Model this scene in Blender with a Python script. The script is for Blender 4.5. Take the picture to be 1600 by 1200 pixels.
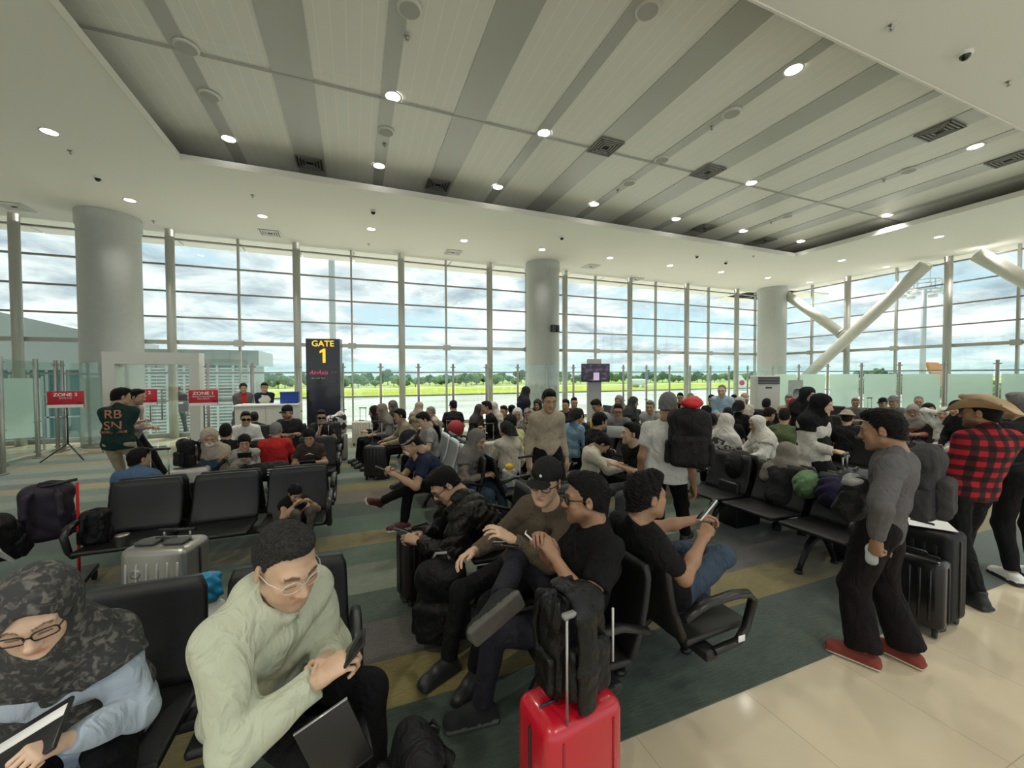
import bpy, bmesh, math, random
import numpy as np
from mathutils import Vector, Matrix
random.seed(7)
PI = math.pi
D2R = PI/180
SC = bpy.context.scene
COL = SC.collection
for o in list(bpy.data.objects):
    bpy.data.objects.remove(o)

# ------------------------------------------------------------------ camera, sky, sun, exposure
CAM_H = 1.90
YAW, PITCH, ROLL = -21.5*D2R, -1.38*D2R, 0.22*D2R
FPX = 621.0
cam_d = bpy.data.cameras.new('camera')
cam_d.sensor_width = 36.0
cam_d.lens = FPX/1600*36
cam_d.clip_start = 0.05
cam_d.clip_end = 3000
cam = bpy.data.objects.new('camera', cam_d)
COL.objects.link(cam)
CAM_M = Matrix.Rotation(YAW, 4, 'Z') @ Matrix.Rotation(PI/2+PITCH, 4, 'X') @ Matrix.Rotation(-ROLL, 4, 'Z')
cam.matrix_world = Matrix.Translation((0, 0, CAM_H)) @ CAM_M
SC.camera = cam

SC.view_settings.view_transform = 'Standard'
SC.view_settings.look = 'None'
SC.view_settings.gamma = 1
SC.view_settings.use_curve_mapping = False
SC.view_settings.exposure = 1.12

def sky():
    w = bpy.data.worlds.new('sky'); SC.world = w; w.use_nodes = True
    nt = w.node_tree; N = nt.nodes; L = nt.links; N.clear()
    out = N.new('ShaderNodeOutputWorld'); bg = N.new('ShaderNodeBackground')
    tc = N.new('ShaderNodeTexCoord'); sep = N.new('ShaderNodeSeparateXYZ')
    L.new(tc.outputs['Generated'], sep.inputs[0])
    # project the direction on a cloud deck so clouds flatten towards the horizon
    mx = N.new('ShaderNodeMath'); mx.operation = 'MAXIMUM'; mx.inputs[1].default_value = 0.0
    L.new(sep.outputs[2], mx.inputs[0])
    ad = N.new('ShaderNodeMath'); ad.operation = 'ADD'; ad.inputs[1].default_value = 0.22
    L.new(mx.outputs[0], ad.inputs[0])
    dv = N.new('ShaderNodeVectorMath'); dv.operation = 'DIVIDE'
    cb = N.new('ShaderNodeCombineXYZ')
    for i in range(3): L.new(ad.outputs[0], cb.inputs[i])
    L.new(tc.outputs['Generated'], dv.inputs[0]); L.new(cb.outputs[0], dv.inputs[1])
    def noise(scale, detail, rough, off):
        mp = N.new('ShaderNodeMapping'); mp.inputs['Location'].default_value = (off, off*.7, 0); L.new(dv.outputs[0], mp.inputs[0])
        n = N.new('ShaderNodeTexNoise'); n.inputs['Scale'].default_value = scale
        n.inputs['Detail'].default_value = detail; n.inputs['Roughness'].default_value = rough
        n.inputs['Distortion'].default_value = .35
        L.new(mp.outputs[0], n.inputs[0]); return n
    cov = N.new('ShaderNodeValToRGB'); cov.color_ramp.elements[0].position = .36; cov.color_ramp.elements[1].position = .48
    L.new(noise(1.3, 7, .58, 3.1).outputs[0], cov.inputs[0])
    shade = N.new('ShaderNodeValToRGB'); e = shade.color_ramp.elements
    e[0].position = .36; e[0].color = (.36, .43, .49, 1); e[1].position = .62; e[1].color = (1.0, 1.0, .97, 1)
    L.new(noise(2.3, 9, .62, 8.4).outputs[0], shade.inputs[0])
    blue = N.new('ShaderNodeValToRGB'); e = blue.color_ramp.elements
    e[0].position = 0.0; e[0].color = (.60, .76, .79, 1); e[1].position = .55; e[1].color = (.26, .44, .70, 1)
    L.new(mx.outputs[0], blue.inputs[0])
    m1 = N.new('ShaderNodeMixRGB'); L.new(cov.outputs[0], m1.inputs[0]); L.new(blue.outputs[0], m1.inputs[1]); L.new(shade.outputs[0], m1.inputs[2])
    # haze near the horizon
    hz = N.new('ShaderNodeMapRange'); hz.inputs[1].default_value = 0.0; hz.inputs[2].default_value = .12; hz.inputs[3].default_value = .45; hz.inputs[4].default_value = 0
    L.new(mx.outputs[0], hz.inputs[0])
    m2 = N.new('ShaderNodeMixRGB'); L.new(hz.outputs[0], m2.inputs[0]); L.new(m1.outputs[0], m2.inputs[1]); m2.inputs[2].default_value = (.52, .68, .70, 1)
    L.new(m2.outputs[0], bg.inputs[0]); bg.inputs[1].default_value = SKY_STRENGTH
    L.new(bg.outputs[0], out.inputs[0])
SKY_STRENGTH = 0.68
LAMP_W = 165.0
sky()
sun_d = bpy.data.lights.new('sun', 'SUN'); sun_d.energy = 2.7; sun_d.angle = 12*D2R; sun_d.color = (1, .95, .86)
sun = bpy.data.objects.new('sun', sun_d); COL.objects.link(sun); sun.rotation_euler = (-32*D2R, 8*D2R, 0)

# ------------------------------------------------------------------ helpers: rays, objects, materials
def ray(px, py):
    v = Vector(((px-800)/FPX, (600-py)/FPX, -1.0))
    return CAM_M.to_3x3() @ v
def atH(px, py, H):
    r = ray(px, py); t = (H-CAM_H)/r.z
    return Vector((r.x*t, r.y*t, H))
def onY(px, py, Y):
    r = ray(px, py); t = Y/r.y
    return Vector((r.x*t, Y, CAM_H+r.z*t))
def onX(px, py, X):
    r = ray(px, py); t = X/r.x
    return Vector((X, r.y*t, CAM_H+r.z*t))
def atD(px, py, z):
    r = ray(px, py)
    return Vector((r.x*z, r.y*z, CAM_H+r.z*z))

def tag(o, label=None, cat=None, group=None, kind=None):
    if label: o['label'] = label
    if cat: o['category'] = cat
    if group: o['group'] = group
    if kind: o['kind'] = kind
    return o
def empty(name, loc=(0, 0, 0), rz=0.0, label=None, cat=None, group=None):
    o = bpy.data.objects.new(name, None); o.empty_display_size = .1
    COL.objects.link(o); o.location = loc; o.rotation_euler = (0, 0, rz)
    return tag(o, label, cat, group)
def link(name, me, parent=None, loc=None):
    o = bpy.data.objects.new(name, me); COL.objects.link(o)
    if parent: o.parent = parent
    if loc is not None: o.location = loc
    return o
def struct(o):
    o['kind'] = 'structure'; return o
def copy_tree(o, parent=None):
    c = o.copy(); COL.objects.link(c); c.parent = parent
    for k in [x for x in bpy.data.objects if x.parent == o]: copy_tree(k, c)
    return c
def copies(root, n):
    kids = {}
    for x in bpy.data.objects:
        if x.parent: kids.setdefault(x.parent, []).append(x)
    def cp(o, parent):
        c = o.copy(); COL.objects.link(c); c.parent = parent
        for k in kids.get(o, []): cp(k, c)
        return c
    return [cp(root, None) for _ in range(n)]

_mats = {}
def M(name, col=(.5, .5, .5), rough=.6, metal=0.0, bump=0.0, bscale=60.0, var=0.0, vscale=8.0, emit=None, estr=0.0, spec=.5, alpha=None, sheen=0.0, coat=0.0, fold=0.0):
    key = name
    if key in _mats: return _mats[key]
    m = bpy.data.materials.new(name); m.use_nodes = True
    nt = m.node_tree; N = nt.nodes; L = nt.links
    b = N['Principled BSDF']
    b.inputs['Base Color'].default_value = (*col, 1); b.inputs['Roughness'].default_value = rough
    b.inputs['Metallic'].default_value = metal; b.inputs['Specular IOR Level'].default_value = spec
    if sheen: b.inputs['Sheen Weight'].default_value = sheen
    if coat: b.inputs['Coat Weight'].default_value = coat; b.inputs['Coat Roughness'].default_value = .08
    tc = N.new('ShaderNodeTexCoord')
    if var:
        n = N.new('ShaderNodeTexNoise'); n.inputs['Scale'].default_value = vscale; n.inputs['Detail'].default_value = 5
        L.new(tc.outputs['Object'], n.inputs[0])
        mr = N.new('ShaderNodeMapRange'); mr.inputs[1].default_value = .3; mr.inputs[2].default_value = .7
        mr.inputs[3].default_value = 1-var; mr.inputs[4].default_value = 1+var
        L.new(n.outputs[0], mr.inputs[0])
        mul = N.new('ShaderNodeVectorMath'); mul.operation = 'SCALE'; mul.inputs[0].default_value = col
        L.new(mr.outputs[0], mul.inputs['Scale']); L.new(mul.outputs[0], b.inputs['Base Color'])
    if bump:
        n = N.new('ShaderNodeTexNoise'); n.inputs['Scale'].default_value = bscale; n.inputs['Detail'].default_value = 3
        L.new(tc.outputs['Object'], n.inputs[0])
        bp = N.new('ShaderNodeBump'); bp.inputs['Strength'].default_value = bump; bp.inputs['Distance'].default_value = .01
        L.new(n.outputs[0], bp.inputs['Height']); L.new(bp.outputs[0], b.inputs['Normal'])
    if fold:
        mp = N.new('ShaderNodeMapping'); mp.inputs['Rotation'].default_value = (.5, .4, .3); mp.inputs['Scale'].default_value = (1, 1, .55); L.new(tc.outputs['Object'], mp.inputs[0])
        n = N.new('ShaderNodeTexNoise'); n.inputs['Scale'].default_value = 9; n.inputs['Detail'].default_value = 2.5; n.inputs['Distortion'].default_value = 1.6; L.new(mp.outputs[0], n.inputs[0])
        b2 = N.new('ShaderNodeBump'); b2.inputs['Strength'].default_value = fold; b2.inputs['Distance'].default_value = .06
        L.new(n.outputs[0], b2.inputs['Height'])
        if bump: L.new(bp.outputs[0], b2.inputs['Normal'])
        L.new(b2.outputs[0], b.inputs['Normal'])
    if emit:
        b.inputs['Emission Color'].default_value = (*emit, 1); b.inputs['Emission Strength'].default_value = estr
    if alpha is not None: b.inputs['Alpha'].default_value = alpha
    _mats[key] = m
    return m

class MB:
    """collects boxes, prisms, tubes into one mesh"""
    def __init__(s): s.v = []; s.f = []; s.mi = []; s.sm = []; s.mats = []; s.cur = 0
    def mat(s, m):
        if m not in s.mats: s.mats.append(m)
        s.cur = s.mats.index(m); return s
    def add(s, vs, fs, smooth=False):
        o = len(s.v); s.v += [tuple(v) for v in vs]
        for f in fs: s.f.append(tuple(i+o for i in f)); s.mi.append(s.cur); s.sm.append(smooth)
        return s
    def box(s, c, d, R=None):
        x, y, z = d[0]/2, d[1]/2, d[2]/2
        vs = [Vector((a, b, e)) for a in (-x, x) for b in (-y, y) for e in (-z, z)]
        if R is not None: vs = [R @ v for v in vs]
        vs = [v+Vector(c) for v in vs]
        return s.add(vs, [(0, 1, 3, 2), (4, 6, 7, 5), (0, 4, 5, 1), (2, 3, 7, 6), (0, 2, 6, 4), (1, 5, 7, 3)])
    def span(s, a, b):
        return s.box([(a[i]+b[i])/2 for i in range(3)], [abs(b[i]-a[i]) for i in range(3)])
    def tube(s, pts, r, n=10, caps=True, sx=1.0, up=None):
        pts = [Vector(p) for p in pts]; rs = r if isinstance(r, (list, tuple)) else [r]*len(pts)
        rings = []; prev = None
        for i, p in enumerate(pts):
            t = (pts[min(i+1, len(pts)-1)]-pts[max(i-1, 0)]).normalized()
            if prev is None:
                u = Vector(up) if up else ((Vector((0, 0, 1)) if abs(t.z) < .9 else Vector((1, 0, 0))))
            else: u = prev
            u = (u-t*u.dot(t)).normalized(); w = t.cross(u); prev = u
            rings.append([p+(w*math.cos(2*PI*k/n)*sx+u*math.sin(2*PI*k/n))*rs[i] for k in range(n)])
        vs = [v for rg in rings for v in rg]; fs = []
        for i in range(len(pts)-1):
            for k in range(n): fs.append((i*n+k, i*n+(k+1) % n, (i+1)*n+(k+1) % n, (i+1)*n+k))
        s.add(vs, fs, True)
        if caps:
            o = len(s.v)-len(vs)
            s.f.append(tuple(o+k for k in range(n))[::-1]); s.mi.append(s.cur); s.sm.append(False)
            s.f.append(tuple(o+(len(pts)-1)*n+k for k in range(n))); s.mi.append(s.cur); s.sm.append(False)
        return s
    def cyl(s, c, r, h, n=24, r2=None):
        c = Vector(c); return s.tube([c, c+Vector((0, 0, h))], [r, r if r2 is None else r2], n)
    def lathe(s, prof, c=(0, 0, 0), n=24):
        c = Vector(c); vs = []; fs = []
        for r, z in prof:
            for k in range(n): vs.append(c+Vector((r*math.cos(2*PI*k/n), r*math.sin(2*PI*k/n), z)))
        for i in range(len(prof)-1):
            for k in range(n): fs.append((i*n+k, i*n+(k+1) % n, (i+1)*n+(k+1) % n, (i+1)*n+k))
        return s.add(vs, fs, True)
    def disc(s, c, r, nrm=(0, 0, 1), n=24):
        nv = Vector(nrm).normalized(); u = nv.orthogonal().normalized(); w = nv.cross(u)
        return s.add([Vector(c)+(u*math.cos(2*PI*k/n)+w*math.sin(2*PI*k/n))*r for k in range(n)], [tuple(range(n))])
    def rbox(s, c, d, r=.02, seg=3, R=None):
        bm = bmesh.new(); bmesh.ops.create_cube(bm, size=1.0)
        for v in bm.verts: v.co = Vector((v.co.x*d[0], v.co.y*d[1], v.co.z*d[2]))
        bmesh.ops.bevel(bm, geom=list(bm.edges), offset=r, segments=seg, profile=.5, affect='EDGES')
        bm.verts.index_update()
        vs = [v.co.copy() for v in bm.verts]
        if R is not None: vs = [R @ v for v in vs]
        vs = [v+Vector(c) for v in vs]
        s.add(vs, [tuple(v.index for v in f.verts) for f in bm.faces], True); bm.free(); return s
    def ball(s, c, r, n=14, m=8, sc=(1, 1, 1)):
        return s.lathe([(max(1e-4, r*math.sin(PI*i/m)), r*-math.cos(PI*i/m)) for i in range(m+1)], (0, 0, 0), n)._move_last((m+1)*n, c, sc)
    def _move_last(s, k, c, sc):
        for i in range(len(s.v)-k, len(s.v)):
            v = s.v[i]; s.v[i] = (v[0]*sc[0]+c[0], v[1]*sc[1]+c[1], v[2]*sc[2]+c[2])
        return s
    def prism(s, poly, a, b, axis='y'):
        n = len(poly); vs = []
        for t in (a, b):
            for p in poly:
                vs.append({'y': (p[0], t, p[1]), 'x': (t, p[0], p[1]), 'z': (p[0], p[1], t)}[axis])
        fs = [tuple(range(n)), tuple(range(2*n-1, n-1, -1))]
        for i in range(n): fs.append((i, (i+1) % n, n+(i+1) % n, n+i))
        return s.add(vs, fs)
    def mesh(s, name, fixn=True):
        me = bpy.data.meshes.new(name); me.from_pydata([tuple(v) for v in s.v], [], s.f)
        for m in s.mats: me.materials.append(m)
        me.polygons.foreach_set('material_index', s.mi); me.polygons.foreach_set('use_smooth', s.sm)
        me.update()
        if fixn:
            bm = bmesh.new(); bm.from_mesh(me); bmesh.ops.recalc_face_normals(bm, faces=bm.faces); bm.to_mesh(me); bm.free()
        if any(s.sm) and not all(s.sm):
            pass
        return me
    def build(s, name, m=None, parent=None, loc=None):
        if m is not None and not s.mats: s.mats = [m]
        return link(name, s.mesh(name), parent, loc)

def text(name, body, size, m, parent, loc, rot, align='CENTER', ext=.002, sx=1.0, bold=0.0, shear=0.0):
    c = bpy.data.curves.new(name, 'FONT'); c.body = body; c.size = size; c.align_x = align; c.align_y = 'CENTER'; c.extrude = ext; c.offset = bold; c.shear = shear
    o = bpy.data.objects.new(name, c); COL.objects.link(o)
    dg = bpy.context.evaluated_depsgraph_get()
    me = bpy.data.meshes.new_from_object(o.evaluated_get(dg)); bpy.data.objects.remove(o); bpy.data.curves.remove(c)
    me.name = name; me.materials.clear(); me.materials.append(m)
    q = link(name, me, parent, loc); q.rotation_euler = rot; q.scale = (sx, 1, 1)
    return q

def glass_mat(name, tint=(.93, .97, .96), gloss=.08, rough=.0):
    m = bpy.data.materials.new(name); m.use_nodes = True; nt = m.node_tree; N = nt.nodes; L = nt.links; N.clear()
    out = N.new('ShaderNodeOutputMaterial'); t = N.new('ShaderNodeBsdfTransparent'); t.inputs[0].default_value = (*tint, 1)
    g = N.new('ShaderNodeBsdfGlossy'); g.inputs['Roughness'].default_value = rough; g.inputs[0].default_value = (.9, .95, .95, 1)
    lw = N.new('ShaderNodeLayerWeight'); pw = N.new('ShaderNodeMath'); pw.operation = 'POWER'; pw.inputs[1].default_value = 4; L.new(lw.outputs['Facing'], pw.inputs[0])
    fr = N.new('ShaderNodeMapRange'); fr.inputs[3].default_value = gloss*.5; fr.inputs[4].default_value = .6; L.new(pw.outputs[0], fr.inputs[0])
    mx = N.new('ShaderNodeMixShader'); L.new(fr.outputs[0], mx.inputs[0]); L.new(t.outputs[0], mx.inputs[1]); L.new(g.outputs[0], mx.inputs[2])
    L.new(mx.outputs[0], out.inputs[0]); return m
# ------------------------------------------------------------------ room shell
CEIL, TRAY = 6.30, 6.75
YG, XG = 15.3, 21.2          # planes of the two glass walls
XL, YB = -16.0, -7.0         # how far the hall is built to the left and behind
TX0, TX1, TY0, TY1 = -3.3, 15.5, 3.4, 10.15
white = M('white plaster ceiling', (.85, .85, .81), .75, bump=.05, bscale=90)
colm = M('white painted column', (.50, .53, .52), .55, bump=.04, bscale=140, var=.03)
steel = M('brushed steel', (.42, .41, .39), .32, .85)
post_m = M('pale painted steel', (.42, .43, .39), .4, .2)
mull_m = M('dark bronze mullion', (.30, .29, .28), .4, .5)
black = M('black plastic', (.012, .012, .013), .38)
blackm = M('matt black', (.010, .010, .011), .6)
whitep = M('white plastic', (.8, .8, .77), .4)

def floor_mat():
    m = bpy.data.materials.new('striped carpet'); m.use_nodes = True; nt = m.node_tree; N = nt.nodes; L = nt.links; b = N['Principled BSDF']
    tc = N.new('ShaderNodeTexCoord'); sep = N.new('ShaderNodeSeparateXYZ'); L.new(tc.outputs['Object'], sep.inputs[0])
    G1, G2, SG, OL, GR, GB = (.042, .066, .046), (.070, .118, .076), (.155, .185, .135), (.205, .165, .052), (.090, .082, .070), (.140, .118, .082)
    bands = [(1.67, G1), (2.30, OL), (2.72, GR), (3.18, G1), (3.62, SG), (4.2, G2), (4.68, OL), (5.1, G2), (5.7, G1), (6.3, GB), (7.0, OL), (7.4, G2), (7.85, SG), (8.3, G2), (8.75, OL), (9.2, G1), (9.6, SG), (10.1, G2), (10.6, SG), (11.1, OL), (11.5, G2), (12.0, SG), (12.5, OL)]
    mr = N.new('ShaderNodeMath'); mr.operation = 'DIVIDE'; mr.inputs[1].default_value = 13.2; L.new(sep.outputs[1], mr.inputs[0])
    cr = N.new('ShaderNodeValToRGB'); cr.color_ramp.interpolation = 'CONSTANT'; e = cr.color_ramp.elements
    e[0].position = 0; e[0].color = (*bands[0][1], 1); e[1].position = bands[1][0]/13.2; e[1].color = (*bands[1][1], 1)
    for y, c in bands[2:]:
        q = e.new(y/13.2); q.color = (*c, 1)
    L.new(mr.outputs[0], cr.inputs[0])
    # fine streaky weave, running along the stripes
    mp = N.new('ShaderNodeMapping'); mp.inputs['Scale'].default_value = (5, 90, 1); L.new(tc.outputs['Object'], mp.inputs[0])
    n = N.new('ShaderNodeTexNoise'); n.inputs['Scale'].default_value = 1.6; n.inputs['Detail'].default_value = 6; n.inputs['Roughness'].default_value = .7; L.new(mp.outputs[0], n.inputs[0])
    r2 = N.new('ShaderNodeMapRange'); r2.inputs[1].default_value = .3; r2.inputs[2].default_value = .7; r2.inputs[3].default_value = .6; r2.inputs[4].default_value = 1.45; L.new(n.outputs[0], r2.inputs[0])
    n2 = N.new('ShaderNodeTexNoise'); n2.inputs['Scale'].default_value = 260; L.new(tc.outputs['Object'], n2.inputs[0])
    r3 = N.new('ShaderNodeMapRange'); r3.inputs[1].default_value = .3; r3.inputs[2].default_value = .7; r3.inputs[3].default_value = .75; r3.inputs[4].default_value = 1.25; L.new(n2.outputs[0], r3.inputs[0])
    mm = N.new('ShaderNodeMath'); mm.operation = 'MULTIPLY'; L.new(r2.outputs[0], mm.inputs[0]); L.new(r3.outputs[0], mm.inputs[1])
    sc = N.new('ShaderNodeVectorMath'); sc.operation = 'SCALE'; L.new(cr.outputs[0], sc.inputs[0]); L.new(mm.outputs[0], sc.inputs['Scale'])
    L.new(sc.outputs[0], b.inputs['Base Color']); b.inputs['Roughness'].default_value = .85; b.inputs['Sheen Weight'].default_value = .8; b.inputs['Sheen Roughness'].default_value = .3
    bp = N.new('ShaderNodeBump'); bp.inputs['Strength'].default_value = .5; bp.inputs['Distance'].default_value = .004; L.new(mm.outputs[0], bp.inputs['Height']); L.new(bp.outputs[0], b.inputs['Normal'])
    return m
def tile_mat():
    m = bpy.data.materials.new('polished beige tile'); m.use_nodes = True; nt = m.node_tree; N = nt.nodes; L = nt.links; b = N['Principled BSDF']
    tc = N.new('ShaderNodeTexCoord')
    br = N.new('ShaderNodeTexBrick'); br.offset = 0; br.inputs['Scale'].default_value = 1.0; br.inputs['Brick Width'].default_value = .8; br.inputs['Row Height'].default_value = .8
    br.inputs['Mortar Size'].default_value = .0022; br.inputs['Mortar Smooth'].default_value = 0
    br.inputs['Color1'].default_value = (.62, .54, .39, 1); br.inputs['Color2'].default_value = (.60, .52, .375, 1); br.inputs['Mortar'].default_value = (.42, .36, .26, 1)
    mp = N.new('ShaderNodeMapping'); mp.inputs['Location'].default_value = (.25, -.07, 0); L.new(tc.outputs['Object'], mp.inputs[0]); L.new(mp.outputs[0], br.inputs[0])
    n = N.new('ShaderNodeTexNoise'); n.inputs['Scale'].default_value = 1.6; n.inputs['Detail'].default_value = 5; L.new(tc.outputs['Object'], n.inputs[0])
    r = N.new('ShaderNodeMapRange'); r.inputs[1].default_value = .3; r.inputs[2].default_value = .7; r.inputs[3].default_value = .93; r.inputs[4].default_value = 1.07; L.new(n.outputs[0], r.inputs[0])
    sc = N.new('ShaderNodeVectorMath'); sc.operation = 'SCALE'; L.new(br.outputs[0], sc.inputs[0]); L.new(r.outputs[0], sc.inputs['Scale']); L.new(sc.outputs[0], b.inputs['Base Color'])
    b.inputs['Roughness'].default_value = .10; b.inputs['Specular IOR Level'].default_value = .6
    return m
tile = tile_mat()
b = MB(); b.span((XL, YB, -.2), (XG+.4, YG+.3, -.006)); struct(b.build('floor', tile))
b = MB(); b.span((-12.2, 1.67, -.006), (18.4, 12.9, 0.0)); carpet = b.build('floor_carpet', floor_mat()); struct(carpet)

# lower ceiling ring round the raised tray
b = MB()
b.span((XL, YB, CEIL), (TX0, YG+.1, CEIL+.10)); b.span((TX1, YB, CEIL), (XG+.1, YG+.1, CEIL+.10))
b.span((TX0, TY1, CEIL), (TX1, YG+.1, CEIL+.10)); b.span((TX0, YB, CEIL), (TX1, TY0, CEIL+.10))
struct(b.build('ceiling', white))
# the tray's thin lip: a bright fascia edge, then a gap
lip = M('white tray lip', (.80, .79, .74), .5)
b = MB(); t = .03
b.span((TX0, TY0, CEIL-.012), (TX0+t, TY1, CEIL+.13)); b.span((TX1-t, TY0, CEIL-.012), (TX1, TY1, CEIL+.13))
b.span((TX0+t, TY1-t, CEIL-.012), (TX1-t, TY1, CEIL+.13)); b.span((TX0+t, TY0, CEIL-.012), (TX1-t, TY0+t, CEIL+.13))
struct(b.build('trim_1', lip))

def plank_mat():
    m = bpy.data.materials.new('white linear ceiling planks'); m.use_nodes = True; nt = m.node_tree; N = nt.nodes; L = nt.links; b = N['Principled BSDF']
    tc = N.new('ShaderNodeTexCoord'); br = N.new('ShaderNodeTexBrick'); br.offset = 0
    mp = N.new('ShaderNodeMapping'); mp.inputs['Location'].default_value = (.06, 3.9, 0); L.new(tc.outputs['Object'], mp.inputs[0]); L.new(mp.outputs[0], br.inputs[0])
    br.inputs['Scale'].default_value = 1; br.inputs['Brick Width'].default_value = .2; br.inputs['Row Height'].default_value = 11.0
    br.inputs['Mortar Size'].default_value = .004; br.inputs['Color1'].default_value = (.80, .80, .76, 1); br.inputs['Color2'].default_value = (.78, .78, .74, 1); br.inputs['Mortar'].default_value = (.92, .92, .88, 1)
    L.new(br.outputs[0], b.inputs['Base Color']); b.inputs['Roughness'].default_value = .42
    return m
planks = plank_mat()
b = MB(); b.span((TX0-1, TY0-1, TRAY), (TX1+1, TY1+1, TRAY+.1)); struct(b.build('ceiling_tray', planks))
b = MB()
for (a, c) in (((TX0-1.05, TY0-1, CEIL+.10), (TX0-1, TY1+1, TRAY)), ((TX1+1, TY0-1, CEIL+.10), (TX1+1.05, TY1+1, TRAY)), ((TX0-1, TY1+1, CEIL+.10), (TX1+1, TY1+1.05, TRAY)), ((TX0-1, TY0-1.05, CEIL+.10), (TX1+1, TY0-1, TRAY))): b.span(a, c)
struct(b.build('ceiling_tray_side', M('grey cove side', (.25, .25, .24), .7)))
# grey glossy strips between the planks (narrow ones carry lamps, wide ones carry vents), and the joint across
strip = M('grey satin strip', (.47, .48, .46), .28)
xs_n = [onY(q, 262, TY1+.1) for q in ()]
def trayX(px, py): return atH(px, py, TRAY).x
NAR = [trayX(366, 233), trayX(591, 271), trayX(770, 303), trayX(918, 327), trayX(1043, 349), trayX(1146, 367), trayX(1236, 382)]
n0 = sum(NAR[i]-i*(NAR[-1]-NAR[0])/6 for i in range(7))/7; pitch = (NAR[-1]-NAR[0])/6
b = MB()
for i in range(-1, 8):
    x = NAR[0]+i*pitch
    if TX0-.9 < x < TX1+.9: b.span((x-.12, TY0-.95, TRAY-.012), (x+.12, TY1+.95, TRAY+.01))
    x += pitch/2
    if TX0-.9 < x < TX1+.9: b.span((x-.30, TY0-.95, TRAY-.012), (x+.30, TY1+.95, TRAY+.01))
struct(b.build('ceiling_strip', strip))
yj = atH(850, 213, TRAY).y
b = MB(); b.span((TX0-.9, yj-.02, TRAY-.02), (TX1+.9, yj+.02, TRAY)); struct(b.build('trim_2', M('joint grey', (.42, .42, .40), .5)))

# ------------------------------------------------------------------ the glass walls
pane = glass_mat('clear window glass')
zt = [1.92, 2.98, 3.75, 4.52, 5.27, 6.0]
def zY(px, py): return onY(px, py, YG).z
TRANS = [zY(400, 583), zY(375, 535.5), zY(695, 512), zY(695, 480), zY(695, 447)]
THICKZ = zY(375, 535.5)
h1 = (zY(620, 541)+zY(375, 536))/2
mid = [onY(555, y, YG).z for y in (507.5, 470, 434)]
def wallx(px, py=500): return onY(px, py, YG).x
big = [wallx(q) for q in (44, 275, 466, 625, 762, 975, 1063, 1139)]
# evenly spaced main posts and thin mullions between
sp = (wallx(762)-wallx(466))/2
postx = [wallx(466)+sp*i for i in range(-4, 8)]
wallB = empty('window_1', (0, 0, 0)); struct(wallB)
gw = MB()
for i, x in enumerate(postx):
    if x < XG-.3:
        p = MB().mat(post_m); p.cyl((x, YG-.25, 0), .115, CEIL+.7, 20); p.build('window_post', None, wallB)
    if x-sp/2 < XG-.3:
        q = MB(); q.box((x-sp/2, YG, 3.5), (.06, .12, 7)); q.build('window_mullion', post_m, wallB)
ZR = [1.93, 2.98, h1, *mid]
ztr = [onY(695, q_, YG).z for q_ in (582, 512, 480, 447, 415)]; ZK = onY(695, 543.7, YG).z; ztr.append(onY(695, 617, YG).z); ztr.append(ZK)
print('transoms', ztr, onY(375, 535.5, YG).z, ZK, 'posts', [round(q, 2) for q in postx], [round(q, 2) for q in big])
q = MB()
for k, z in enumerate(ztr):
    q.box(((XL+XG)/2, YG, z), (XG-XL, .08, .05))
q.box(((XL+XG)/2, YG, .06), (XG-XL, .12, .12))
q.build('window_transom', mull_m, wallB)
q = MB(); q.box(((XL+XG)/2, YG-.05, ZK), (XG-XL, .16, .12))
for i, x in enumerate(postx): q.box((x-sp/2, YG-.12, ZK), (.26, .1, .2))
q.build('window_rail', post_m, wallB)
q = MB(); q.box(((XL+XG)/2, YG+.03, 3.4), (XG-XL, .012, 6.9)); q.build('window_pane', pane, wallB)

wallC = empty('window_2', (0, 0, 0)); struct(wallC)
def wally(px, py=500): return onX(px, py, XG).y
pyl = [wally(1329), wally(1486)]
spy = pyl[0]-pyl[1]
for i in range(-1, 5):
    y = pyl[0]-spy*i
    if y < YG-.5:
        p = MB().mat(post_m); p.cyl((XG-.25, y, 0), .12, CEIL+.7, 20); p.build('window_post', None, wallC)
    if y-spy/2 < YG-.3:
        q = MB(); q.box((XG, y-spy/2, 3.5), (.12, .07, 7)); q.build('window_mullion', post_m, wallC)
q = MB(); ya, yb = -8, YG
for z in [.06]+ztr: q.box((XG, (ya+yb)/2, z), (.08, yb-ya, .05))
q.build('window_transom', mull_m, wallC)
q = MB(); q.box((XG-.05, (ya+yb)/2, ZK), (.16, yb-ya, .12))
for i in range(-1, 5): q.box((XG-.12, pyl[0]-spy*(i+.5), ZK), (.1, .26, .2))
q.build('window_rail', post_m, wallC)
q = MB(); q.box((XG+.03, (ya+yb)/2, 3.4), (.012, yb-ya, 6.9)); q.build('window_pane', pane, wallC)
# left wall and the wall behind the photographer
b = MB(); b.span((XL-.3, YB, 0), (XL, YG, CEIL)); struct(b.build('wall_left', M('white wall', (.74, .74, .70), .7)))

# outside canopy beyond both glass walls
can = M('white canopy panels', (.74, .72, .66), .6)
b = MB()
for i in range(-9, 14): b.span((i*1.9+.02, YG+.06, CEIL+.32), (i*1.9+1.86, YG+2.7, CEIL+.40))
for j in range(-5, 10): b.span((XG+.06, j*1.9+.02, CEIL+.32), (XG+2.7, j*1.9+1.86, CEIL+.40))
b.span((XG+.06, YG-.4, CEIL+.36), (XG+2.7, YG+2.7, CEIL+.42)); b.span((XL-2, YG+.1, CEIL+.42), (XG+2.7, YG+2.7, CEIL+.6)); b.span((XG+.1, -9, CEIL+.42), (XG+2.7, YG+2.7, CEIL+.6))
struct(b.build('ceiling_canopy', can))

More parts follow.
